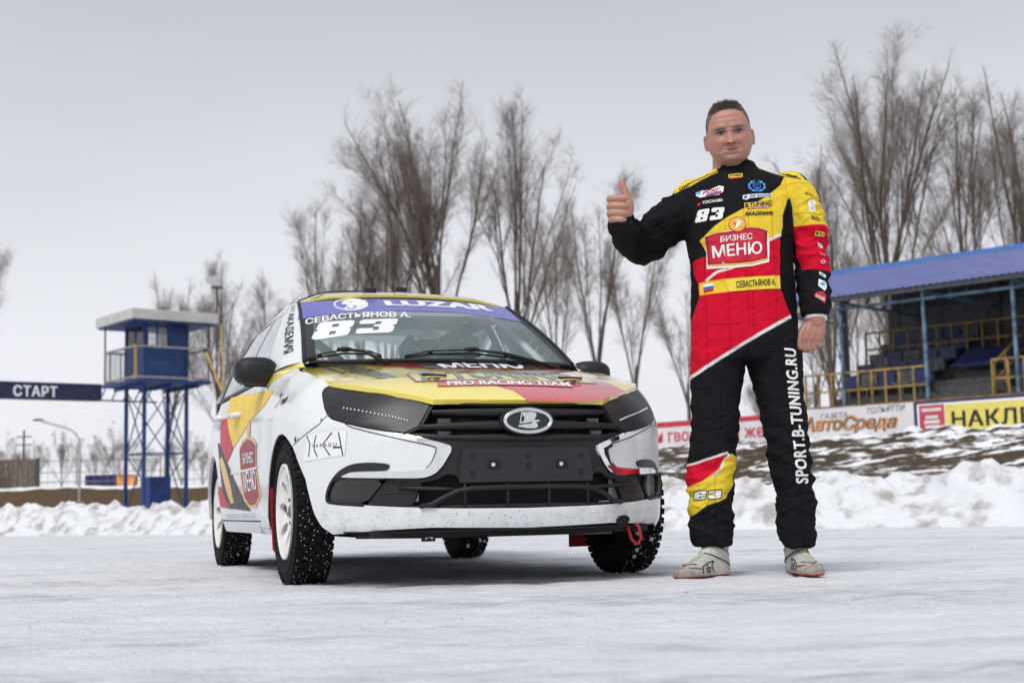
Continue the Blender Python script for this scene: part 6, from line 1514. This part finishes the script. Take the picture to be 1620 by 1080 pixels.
seam = np.zeros(len(co)); torso_zone = (z > Z(600)) & (x > lu[0] - .02) & (x < ru[0])
for u_ in [(-0.1524,1.3611),(-0.0637,1.359),(0.1325,1.3545),(0.2105,1.3527)]: seam = np.maximum(seam, gz(x - u_[0], .0016) * torso_zone * (no[:, 1] < .2))
for u_ in [(0.0148,1.6316),(0.0337,1.6311)]: seam = np.maximum(seam, gz(x - u_[0], .0017) * (z > Z(541)) * (z < Z(285)) * (no[:, 1] < 0))
wob = .006 * np.sin(x * 30)
for v_ in (318, 367, 402, 434, 484, 530, 566, 625, 690, 735, 785): seam = np.maximum(seam, gz(z - Z(v_) - wob - .08 * (x - 0), .0016) * .8)
for k_, (l, r) in enumerate((LL, LR)):
    zs_ = [p[1] for p in l][::-1]; xc = np.interp(z, zs_, [(p[0] + q[0]) / 2 for p, q in zip(l, r)][::-1]); sel = (z < Z(590)) & ((x < 0) if k_ == 0 else (x >= 0))
    seam = np.maximum(seam, gz(x - xc - .006, .0015) * sel * (no[:, 1] < .3))
disp -= seam * .0022
co = co + no * disp[:, None]; set_co(sme, co)
BLK = (.0105, .0105, .013); RED = (.62, .006, .030); YEL = (.80, .58, .045); WHT = (.78, .78, .77); DARK = (.006, .006, .007)
xz = np.c_[x, z]; sc = np.tile(np.array(BLK), (len(co), 1))
fz_ = np.where(no[:, 1] < .55, 1., 1.)
def paint(poly, c): blend(sc, cover(xz, poly), c)
# darker stretch panels
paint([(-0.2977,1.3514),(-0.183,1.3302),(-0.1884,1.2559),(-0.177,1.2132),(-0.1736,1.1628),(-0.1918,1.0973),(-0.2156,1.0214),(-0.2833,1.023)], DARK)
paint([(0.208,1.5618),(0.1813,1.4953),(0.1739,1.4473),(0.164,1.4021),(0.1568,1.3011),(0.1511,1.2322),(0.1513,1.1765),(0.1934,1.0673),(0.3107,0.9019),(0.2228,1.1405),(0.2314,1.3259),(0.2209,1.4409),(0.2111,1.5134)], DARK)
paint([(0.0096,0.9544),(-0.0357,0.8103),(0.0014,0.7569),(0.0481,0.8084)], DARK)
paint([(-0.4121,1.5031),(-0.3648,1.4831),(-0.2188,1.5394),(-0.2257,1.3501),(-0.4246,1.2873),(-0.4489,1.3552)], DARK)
# chest: yellow, red, belt
paint([(-0.1674,1.3938),(-0.1102,1.4458),(-0.0562,1.4821),(0.0138,1.518),(0.0728,1.5434),(0.138,1.5876),(0.1818,1.6243)] + [(0.2055,1.663),(0.2252,1.6792),(0.2823,1.6834),(0.2793,1.6199)] + [(0.208,1.5618),(0.1839,1.4953),(0.1765,1.4473),(0.1667,1.4047),(0.1077,1.3767),(0.1003,1.329),(-0.1408,1.3345)], YEL)
paint([(-0.1915,1.3144),(-0.1465,1.324),(-0.0613,1.354),(0.1075,1.3714),(0.1637,1.3968),(0.1568,1.3011),(0.151,1.2295),(0.1513,1.1765),(0.196,1.0673),(-0.0046,0.9536),(-0.1592,0.8603),(-0.2286,0.8123),(-0.265,0.8106),(-0.2573,1.0224),(-0.213,1.0214),(-0.1918,1.0973),(-0.1736,1.1628),(-0.177,1.2132),(-0.1884,1.2559)], RED)
paint(stroke([(0.1024,1.3769),(0.1668,1.4074)], .012), WHT)
paint(stroke([(-0.1505,1.2205),(-0.1047,1.2539),(-0.0386,1.2684)], .010), WHT)
paint([(-0.1742,1.2158),(0.1511,1.2322),(0.1513,1.1765),(-0.171,1.1628)], YEL)
paint(stroke([(-0.2446,0.8023),(-0.2258,0.8175),(-0.1591,0.8629),(-0.0791,0.9134),(-0.0044,0.9562),(0.0676,0.9966),(0.1958,1.0647)], .013), WHT)
# image-right sleeve
paint([(0.2028,1.6576),(0.2974,1.6773),(0.3876,1.607),(0.3798,1.4469),(0.239,1.4556),(0.2252,1.5617),(0.2114,1.6111)], YEL)
paint([(0.239,1.4556),(0.4074,1.4652),(0.3973,1.2604),(0.2704,1.2713),(0.2576,1.3389)], RED)
# shoulders (top of the frame, mid-depth)
paint([(-0.0733,1.7303),(-0.0719,1.6971),(-0.1408,1.6655),(-0.1906,1.6363),(-0.2674,1.605),(-0.2496,1.6487),(-0.189,1.6777)], YEL)
paint([(0.1003,1.7346),(0.102,1.7097),(0.1767,1.683),(0.2246,1.6654),(0.2752,1.6476),(0.3119,1.6799),(0.219,1.7208)], YEL)
paint(stroke([(-0.0688,1.7053),(-0.1459,1.6739),(-0.1956,1.6475)], .006), BLK); paint(stroke([(0.1023,1.718),(0.1851,1.6911),(0.2756,1.6559)], .006), BLK)
paint([(0.2691,1.692),(0.2985,1.683),(0.3319,1.6463),(0.2972,1.6554)], BLK)
# leg flash on the photo-left shin
paint([(-0.2586,0.4549),(-0.2271,0.4619),(-0.0923,0.5108),(-0.1062,0.4903),(-0.1261,0.4467),(-0.1905,0.3963),(-0.2543,0.359)], RED)
paint([(-0.2621,0.3592),(-0.1905,0.3963),(-0.1261,0.4467),(-0.1062,0.4903),(-0.0769,0.5053),(-0.0566,0.4918),(-0.0713,0.3885),(-0.0946,0.3244),(-0.1736,0.2978),(-0.2379,0.2426),(-0.2515,0.2944)], YEL)
paint(stroke([(-0.2508,0.4547),(-0.227,0.4632),(-0.0923,0.5108)], .008), WHT); paint(stroke([(-0.1536,0.411),(-0.1211,0.444),(-0.1039,0.4825),(-0.0873,0.5055)], .007), WHT)
sc *= (1 - .32 * np.clip(seam, 0, 1))[:, None]
sc *= (1 + .10 * np.array([noise.noise(tuple(p * 45)) for p in co]))[:, None]
sme.materials.append(M['suit']); sme.polygons.foreach_set('use_smooth', [True] * len(sme.polygons))
suit = link(bpy.data.objects.new('racing_suit', sme), person); colour_attr(suit, np.clip(sc, 0, 1))
SUIT = BVHTree.FromPolygons([tuple(v) for v in co], [tuple(p.vertices) for p in sme.polygons])
sf = lambda off: on(SUIT, off)
KS = dict(su=.012, sv=.012, ref=FRONT)
def sp_(name, pts, m, off=.0022): return patch(name, pts, sf(off), M[m], suit, **KS)
def st_x(name, body, quad, m, off=.003, **k): return text_on(name, body, quad, sf(off), M[m], suit, **k, **KS)
# chest number and left-hand logos
for q_, L_ in (([(-0.1743,1.525),(-0.1228,1.5278),(-0.1328,1.4745),(-0.1842,1.4716)], EIGHT), ([(-0.1175,1.5277),(-0.0622,1.5278),(-0.0708,1.477),(-0.1262,1.4743)], THREE)):
    sp_('chest_number', [poly_q(q_, l) for l in L_], 'patchwhite')
st_x('lettering', 'YOKOHAMA', [(-0.1505,1.562),(-0.0672,1.5668),(-0.0678,1.5534),(-0.151,1.5486)], 'patchwhite', bold=.015)
sp_('logo_mark', [(-0.1718,1.5545),(-0.1533,1.5567),(-0.1617,1.5435),(-0.1723,1.5424),(-0.1668,1.549)], 'patchred')
sp_('logo_backing', [(-0.1726,1.6029),(-0.1513,1.6104),(-0.1196,1.6097),(-0.0767,1.6275),(-0.0584,1.6217),(-0.0619,1.6003),(-0.081,1.5846),(-0.1207,1.5828),(-0.1577,1.5796),(-0.1732,1.5894)], 'patchwhite')
sp_('logo_stripe', [(-0.1362,1.5899),(-0.0697,1.6045),(-0.07,1.5978),(-0.1338,1.5831)], 'patchblue', .003)
sp_('logo_stripe', [(-0.1338,1.5831),(-0.07,1.5978),(-0.0729,1.5898),(-0.126,1.5803)], 'patchred', .0034)
sp_('logo_stripe', [(-0.1725,1.6055),(-0.1513,1.6091),(-0.1519,1.5943),(-0.1704,1.592)], 'patchsky', .003)
st_x('lettering', 'РСКГ', [(-0.1461,1.6063),(-0.0718,1.618),(-0.0751,1.6019),(-0.1493,1.5916)], 'patchred', .0036, bold=.03, shear=.3)
# right-hand logos
c_ = [(0.08,1.6199)][0]
for k in range(9):
    for sg in (-1, 1):
        t = R(-80 + 150 * k / 8); o_x, o_z = sg * math.cos(t) * 12.2 * S1, math.sin(t) * 8.6 * S1
        sp_('wreath_leaf', ellipse((c_[0] + o_x, c_[1] + o_z), 2.6 * S1, 1.3 * S1, 8, t * sg + R(60) * sg), 'patchsky' if k % 2 else 'patchblue')
sp_('crest', [(0.0635,1.6351),(0.0978,1.6343),(0.0969,1.6128),(0.0805,1.5997),(0.0626,1.6136)], 'patchblue')
st_x('lettering', '88', [(0.0674,1.6323),(0.0951,1.6317),(0.0943,1.6128),(0.0666,1.6135)], 'patchblack', bold=.03)
sp_('logo_backing', [(0.0162,1.577),(0.0375,1.5819),(0.1406,1.5862),(0.14,1.5728),(0.0421,1.5643),(0.0312,1.5565),(0.0156,1.5609)], 'patchwhite')
st_x('lettering', 'SMP RACING', [(0.0427,1.579),(0.1378,1.5841),(0.1374,1.5742),(0.0422,1.5675)], 'patchblue', bold=.02, shear=.25)
sp_('logo_mark', [(0.0201,1.5742),(0.0374,1.5778),(0.0314,1.5618),(0.0209,1.5634)], 'patchblue', .003)
sp_('box_outline', [(0.0175,1.5447),(0.1405,1.5539),(0.1395,1.5312),(0.0166,1.5233)], 'patchblack', .0022)
sp_('box_fill', [(0.0195,1.5425),(0.1382,1.5513),(0.1374,1.5331),(0.0188,1.5254)], 'patchyellow', .003)
st_x('lettering', 'B·TUNING', [(0.0226,1.5406),(0.135,1.5495),(0.1343,1.5345),(0.022,1.5266)], 'patchblack', .0038, bold=.04)
sp_('team_strip', [(0.0312,1.5243),(0.1276,1.5309),(0.1219,1.5208),(0.0308,1.5149)], 'patchred')
st_x('lettering', 'PRO RACING TEAM', [(0.0364,1.5233),(0.1222,1.5289),(0.1193,1.5222),(0.0361,1.5166)], 'patchwhite', .0034, bold=.02)
st_x('lettering', 'АКАДЕМИЯ', [(0.0197,1.5031),(0.1383,1.5057),(0.1376,1.4883),(0.019,1.4849)], 'patchblack', bold=.04)
# business menu label
sp_('label_gold', [(-0.1566,1.4015),(-0.1165,1.4206),(-0.0583,1.4286),(-0.0162,1.4303),(0.0369,1.4411),(0.0865,1.4346),(0.1124,1.4247),(0.1119,1.414),(-0.1418,1.3772),(-0.1547,1.3828)], 'patchgold', .0022)
sp_('label_frame', [(-0.1432,1.4092),(-0.0585,1.4233),(0.0338,1.4318),(0.1096,1.4207),(0.1153,1.3712),(0.1091,1.2889),(0.0402,1.2719),(-0.0387,1.2657),(-0.146,1.2695)], 'patchwhite', .0026)
sp_('label_line', [(-0.1417,1.2787),(-0.0383,1.275),(0.0406,1.2811),(0.1042,1.297),(0.1047,1.3076),(0.041,1.2904),(-0.0379,1.2843),(-0.1414,1.2867)], 'patchgold', .0034)
sp_('label_field', [(-0.1472,1.4066),(-0.0982,1.4175),(-0.0323,1.4227),(0.034,1.4358),(0.0734,1.4336),(0.1096,1.4207),(0.1047,1.3688),(0.1032,1.3036),(0.0409,1.2891),(-0.038,1.2835),(-0.1414,1.2851),(-0.1429,1.3479)], 'patchdeep', .0034)
sp_('label_panel', [(-0.1355,1.4037),(-0.0984,1.4122),(-0.0325,1.4173),(0.0337,1.4278),(0.0963,1.417),(0.0916,1.3079),(0.036,1.2959),(-0.0377,1.2909),(-0.132,1.2918)], 'patchred', .0040)
st_x('lettering', 'БИЗНЕС', [(-0.0856,1.4025),(0.0448,1.4123),(0.0437,1.3849),(-0.088,1.3772)], 'patchwhite', .0048, bold=.02)
st_x('lettering', 'МЕНЮ', [(-0.1226,1.3647),(0.0827,1.376),(0.0804,1.3228),(-0.1208,1.3114)], 'patchwhite', .0048, bold=.02)
sp_('label_disc', ellipse([(-0.0154,1.4503)][0], 13.5 * S1, 12 * S1, 26), 'patchred', .0044)
sp_('label_disc', ellipse([(-0.0154,1.4503)][0], 12.4 * S1, 10.8 * S1, 26), 'patchgold', .0050)
sp_('disc_sprig', [(-0.0266,1.4332),(-0.0178,1.4544),(-0.0104,1.4756),(-0.0084,1.4595),(0.0011,1.4674),(0.0037,1.4646),(-0.009,1.4462),(-0.0227,1.4318)], 'patchwhite', .0056)
sp_('disc_sprig', [(-0.0306,1.4627),(-0.0231,1.4545),(-0.0223,1.4411),(-0.0285,1.4493)], 'patchred', .0056)
# belt
bl_ = sp_('belt_tab', [(-0.0773,1.2189),(0.1524,1.2308),(0.1526,1.1778),(-0.061,1.1674),(-0.0707,1.1869)], 'patchyellow', .004)
st_x('belt_lettering', 'СЕВАСТЬЯНОВ А.', [(-0.0332,1.2086),(0.1322,1.218),(0.131,1.1916),(-0.0343,1.1808)], 'patchblack', .006, bold=.012)
for k, m_ in enumerate(('patchwhite', 'patchblue', 'patchred')):
    sp_('flag_stripe', [(-0.1615,1.2075),(-0.1234,1.2093),(-0.1248,1.1749),(-0.1628,1.1732)] if False else [(a_, b_) for a_, b_ in [bil([(-0.1615,1.2067),(-0.1232,1.2088),(-0.1245,1.1755),(-0.1617,1.1731)], u, v) for u, v in ((0, 1 - k / 3), (1, 1 - k / 3), (1, 1 - (k + 1) / 3), (0, 1 - (k + 1) / 3))]], m_, .003)
# trouser lettering and shin number
tr_ = [(0.1586,0.9351),(0.2111,0.9339),(0.2425,0.3736),(0.1905,0.3722)]
VT = lambda u, v: None
v_, f_, _ = text2d('SPORT.B-TUNING.RU', .035, .12, 1.1)
# runs upwards: reading direction = up the leg
QL = [(0.1905,0.3722),(0.1585,0.9325)]; QR_ = [(0.244,0.3762),(0.2111,0.9339)]
conform('leg_lettering', [((QL[0][0] * (1 - a_) + QL[1][0] * a_) * b_ + (QR_[0][0] * (1 - a_) + QR_[1][0] * a_) * (1 - b_), (QL[0][1] * (1 - a_) + QL[1][1] * a_) * b_ + (QR_[0][1] * (1 - a_) + QR_[1][1] * a_) * (1 - b_), z_) for a_, b_, z_ in v_], f_, sf(.003), M['patchwhite'], suit, **KS)
for q_, L_ in (([(-0.2299,0.3507),(-0.1791,0.3547),(-0.1778,0.3224),(-0.2247,0.3183)], EIGHT), ([(-0.174,0.3546),(-0.1168,0.3559),(-0.1128,0.3248),(-0.17,0.3222)], THREE)):
    b4 = bil; lo = [[bil(q_, .5 + (a_ - .5) * 1.14, .5 + (b_ - .5) * 1.22) for a_, b_ in L_[0]]]
    sp_('shin_number_outline', lo, 'patchblack', .0022); sp_('shin_number', [poly_q(q_, l) for l in L_[:1]] + [poly_q(q_, l) for l in L_[1:]], 'patchwhite', .0032)
# shoulders, collar, sleeve
st_x('shoulder_lettering', 'OMP', [(-0.2421,1.6334),(-0.1953,1.6544),(-0.1904,1.6405),(-0.2372,1.6195)], 'patchblack', bold=.02, shear=.3)
st_x('shoulder_lettering', 'OMP', [(0.2174,1.6849),(0.2628,1.6714),(0.2594,1.6563),(0.214,1.6698)], 'patchblack', bold=.02, shear=.3)
sp_('collar_patch', [(-0.0324,1.6791),(0.0259,1.6823),(0.0252,1.6656),(-0.033,1.6621)], 'patchyellow'); st_x('collar_lettering', 'B·TUNING', [(-0.0285,1.6763),(0.0218,1.6792),(0.0214,1.6692),(-0.0289,1.6663)], 'patchblack', bold=.04)
sp_('collar_strip', [(-0.0264,1.6625),(0.0212,1.6654),(0.021,1.6592),(-0.0267,1.6563)], 'patchred')
sp_('collar_flap_edge', stroke([(-0.042,1.7023),(-0.0486,1.67),(-0.0179,1.645),(-0.0024,1.6366)], .003), 'patchblack')
for q_ in ([(0.2947,1.5629),(0.3322,1.5647),(0.3378,1.5157),(0.3029,1.511)],):
    sp_('sleeve_number', [poly_q(q_, l) for l in EIGHT], 'patchwhite')
st_x('sleeve_lettering', 'B·TU', [(0.291,1.5983),(0.3253,1.5894),(0.3248,1.5785),(0.2905,1.5874)], 'patchblack', bold=.02)
st_x('sleeve_lettering', 'ВОЛГА', [(0.3129,1.4972),(0.3525,1.4882),(0.3491,1.472),(0.3122,1.481)], 'patchblack', bold=.03)
sp_('sleeve_patch', [(0.3258,1.4319),(0.3655,1.4269),(0.3646,1.408),(0.3249,1.4116)], 'patchyellow'); st_x('sleeve_lettering', 'B·TU', [(0.3296,1.4283),(0.3627,1.4243),(0.3621,1.4113),(0.329,1.4148)], 'patchblack', .0032, bold=.04)
sp_('sleeve_logo', [(0.3369,1.3857),(0.3579,1.3798),(0.3652,1.3661),(0.349,1.3611),(0.3389,1.3721)], 'patchwhite'); sp_('sleeve_logo', [(0.342,1.3802),(0.3523,1.3745),(0.3493,1.3665)], 'patchblue', .003)
st_x('sleeve_lettering', 'Супер', [(0.3402,1.3424),(0.3663,1.3338),(0.3646,1.3257),(0.3398,1.3344)], 'patchwhite')
sp_('sleeve_logo', ellipse([(0.3541,1.3017)][0], 4 * S1, 3 * S1, 14), 'patchwhite'); sp_('sleeve_logo', ellipse([(0.3541,1.3017)][0], 2.6 * S1, 1.8 * S1, 12), 'patchred', .003)
sp_('sleeve_patch', [(0.3335,1.2591),(0.3647,1.245),(0.3614,1.2316),(0.3329,1.2457)], 'patchwhite'); sp_('sleeve_logo', [(0.3384,1.251),(0.3541,1.2452),(0.3512,1.2399),(0.3382,1.2456)], 'patchblue', .003)
sp_('sleeve_patch', [(0.3279,1.2257),(0.3578,1.2129),(0.3619,1.1887),(0.3506,1.1729),(0.3226,1.1976)], 'patchwhite'); sp_('sleeve_logo', [(0.3295,1.2029),(0.3419,1.2133),(0.3549,1.2076),(0.349,1.1944)], 'patchsky', .003)
sp_('sleeve_patch', [(0.3133,1.1684),(0.3399,1.1718),(0.355,1.154),(0.3452,1.1168),(0.2994,1.1553)], 'patchred'); st_x('sleeve_lettering', 'МЕНЮ', [(0.3102,1.1604),(0.3491,1.1435),(0.3457,1.1275),(0.307,1.1471)], 'patchwhite', .0032, bold=.02)
# knitted cuffs with the white undershirt
ca, cb = Vector(ARM_R[-1]), Vector((WR[1][0], HR, WR[1][1]))
MB().tube([ca + (cb - ca) * t for t in (-.25, .1, .55, .62)], [20.6 * S1, 20.2 * S1, 18.2 * S1, 16 * S1], 28).build('cuff', M['patchblack'], suit, True)
MB().tube([ca + (cb - ca) * t for t in (.5, .78, .86)], [17.3 * S1, 17.2 * S1, 15 * S1], 28).build('undershirt', M['cuff'], suit, True)
da, db = Vector(ARM_L[-1]), Vector((WL[0][0], DH + 6 * S1, WL[0][1]))
MB().tube([da + (db - da) * t for t in (.1, .4, .6, .66)], [18.6 * S1, 18.6 * S1, 17.6 * S1, 15 * S1], 28).build('cuff', M['patchblack'], suit, True)
MB().tube([da + (db - da) * t for t in (.5, .80, .86)], [17.4 * S1, 17.4 * S1, 15.5 * S1], 28).build('undershirt', M['cuff'], suit, True)
# shoes ---------------------------------------------------------------------------
M['sole'] = mat('red_sole_rubber', (.30, .02, .02), .7, var=.3); M['lace'] = mat('pale_green_lace', (.52, .60, .36), .8); M['strapm'] = mat('grey_strap', (.50, .49, .46), .7, var=.15, vscale=40)
def shoe(ax, ay, dx, dy, sx_):   # ankle position, toe direction
    b = MB(); prof = [(-.075, .020, .035, .045), (-.07, .033, .055, .045), (-.045, .041, .085, .045), (-.01, .043, .105, .05), (.03, .043, .108, .05), (.07, .046, .092, .045), (.11, .051, .072, .036), (.15, .053, .058, .03), (.185, .048, .048, .026), (.21, .036, .038, .022), (.222, .018, .028, .018)]
    n = 24; k0 = 0
    for t, w, hgt, mid in prof:
        for k in range(n):
            a = 2 * math.pi * k / n; c, s = math.cos(a), math.sin(a)
            zz = mid * .5 + (hgt - mid * .5) * s if s > 0 else mid * .5 * (1 - abs(s) ** .5)
            b.v.append((w * math.copysign(abs(c) ** .8, c), -t, max(.0, zz)))
    for i in range(len(prof) - 1):
        for k in range(n): b.f.append((i * n + k, i * n + (k + 1) % n, (i + 1) * n + (k + 1) % n, (i + 1) * n + k))
    b.f.append(tuple(reversed(range(n)))); b.f.append(tuple((len(prof) - 1) * n + k for k in range(n)))
    loft(b, [(0, .015, .05, .040, .058), (0, .018, .10, .042, .060), (0, .026, .135, .045, .060), (0, .032, .160, .047, .060)], 24, 2.1)
    me = remesh(b, .0036, 4); c = get_co(me); nn = get_no(me)
    nzv = np.array([noise.fractal(tuple(p * 34), 1., 2., 4) for p in c]); fold = np.array([noise.noise((p[0] * 18, p[1] * 70, p[2] * 25)) for p in c])
    c2 = c + nn * (fold * .0018 * (c[:, 2] > .02))[:, None]
    c2[:, 2] = np.maximum(c2[:, 2], .0); set_co(me, c2)
    col = np.tile(np.array([.47, .46, .435]), (len(c), 1)) * (1 + .1 * nzv)[:, None]
    dirt_or_haze = np.clip(.75 * np.clip((-c[:, 1] - .10) / .1, 0, 1) + .6 * np.clip((.05 - c[:, 2]) / .05, 0, 1) + .7 * nzv - .1, 0, 1); blend(col, dirt_or_haze * .75, (.20, .155, .115))
    blend(col, (c[:, 2] < .009) * 1., (.28, .02, .02)); blend(col, np.clip((c[:, 2] - .150) / .006, 0, 1) * .8, (.45, .52, .33))
    me.materials.append(M['shoe']); me.polygons.foreach_set('use_smooth', [True] * len(me.polygons))
    o = link(bpy.data.objects.new('shoe', me), person); colour_attr(o, np.clip(col, 0, 1))
    bv = BVHTree.FromPolygons([tuple(v) for v in c2], [tuple(p.vertices) for p in me.polygons])
    def hug(pts, r, nm, m, off=.001):
        q = []
        for i in range(len(pts) - 1):
            for k in range(6):
                p = Vector(pts[i]).lerp(Vector(pts[i + 1]), k / 6); h = bv.find_nearest(p); q.append(h[0] + h[1] * off)
        MB().tube(q, r, 6).build(nm, m, o, True)
    # strap over the instep
    sv = []
    ux, ud = Vector((1, 0, 0)), Vector((0, -.93, .36)).normalized(); un = ux.cross(ud).normalized()
    if un.z < 0: un = -un
    for k in range(33):
        a = 2 * math.pi * k / 32
        for tt in (-.019, .019):
            c0 = Vector((0, .004, .088)) + un * tt; dv = ux * math.cos(a) + ud * math.sin(a)
            h = bv.ray_cast(c0 + dv * .16, -dv); q = h[0] if h[0] is not None else c0 + dv * .05
            sv.append(tuple(q + dv * .0045))
    MB().add(sv, [(2 * k, 2 * k + 1, 2 * k + 3, 2 * k + 2) for k in range(32)]).build('strap', M['strapm'], o, True)
    for tt in (0, 1): MB().tube([sv[2 * k + tt] for k in range(33)], .0018, 6).build('strap_edge', M['patchblack'], o, True)
    for k in range(5):
        y_ = -.078 - k * .014; z_ = .12
        hug([(-.018, y_, z_), (.018, y_ - .010, z_)], .0024, 'lace', M['lace'], .002); hug([(.018, y_, z_), (-.018, y_ - .010, z_)], .0024, 'lace', M['lace'], .003)
    for sg in (-1, 1):
        hug([(sg * .06, -.045, .07), (sg * .06, -.06, .05), (sg * .06, -.045, .012)], .0021, 'seam_line', M['patchblack'])
        hug([(sg * .06, -.045, .07), (sg * .06, -.085, .065), (sg * .06, -.12, .05), (sg * .06, -.125, .012)], .0021, 'seam_line', M['patchblack'])
        hug([(sg * .06, -.125, .04), (sg * .05, -.165, .045), (sg * .03, -.19, .05)], .0018, 'seam_line', M['patchblack'])
        hug([(sg * .06, -.02, .09), (sg * .06, .02, .12), (sg * .05, .05, .15)], .0018, 'seam_line', M['patchblack'])
        star = [(sg * .06, -.085 + .018 * math.cos(t) * (1 if i % 2 == 0 else .42), .036 + .018 * math.sin(t) * (1 if i % 2 == 0 else .42)) for i, t in enumerate(np.linspace(.4, .4 + 2 * math.pi, 11))]
        hug(star, .0016, 'star_mark', M['patchblack'])
    MB().ball((0, -.026, .155), (.028, .014, .035), 14, 10).build('tongue', M['lace'], o, True)
    lp = [(sx_ * .03, .06, .13), (sx_ * .045, .09, .165), (sx_ * .04, .098, .19), (sx_ * .025, .085, .17), (sx_ * .02, .06, .14)]
    MB().tube(lp, .0016, 6).build('pull_loop', M['patchblack'], o, True)
    hug([(k * .01, -.19 + abs(k) * .012, .06) for k in range(-4, 5)], .0016, 'toe_seam', M['patchblack'])
    o.location = (ax, ay, .002); o.rotation_euler = (0, 0, math.atan2(dy, dx) + math.pi / 2); o.scale = (1.02, 1.0, 1.06)
    return o
A1 = [(-0.1487,0.0163),(0.2103,0.016)]
shoe(A1[0][0], -.005, -.76, -.65, -1); shoe(A1[1][0], .045, .14, -.99, 1)
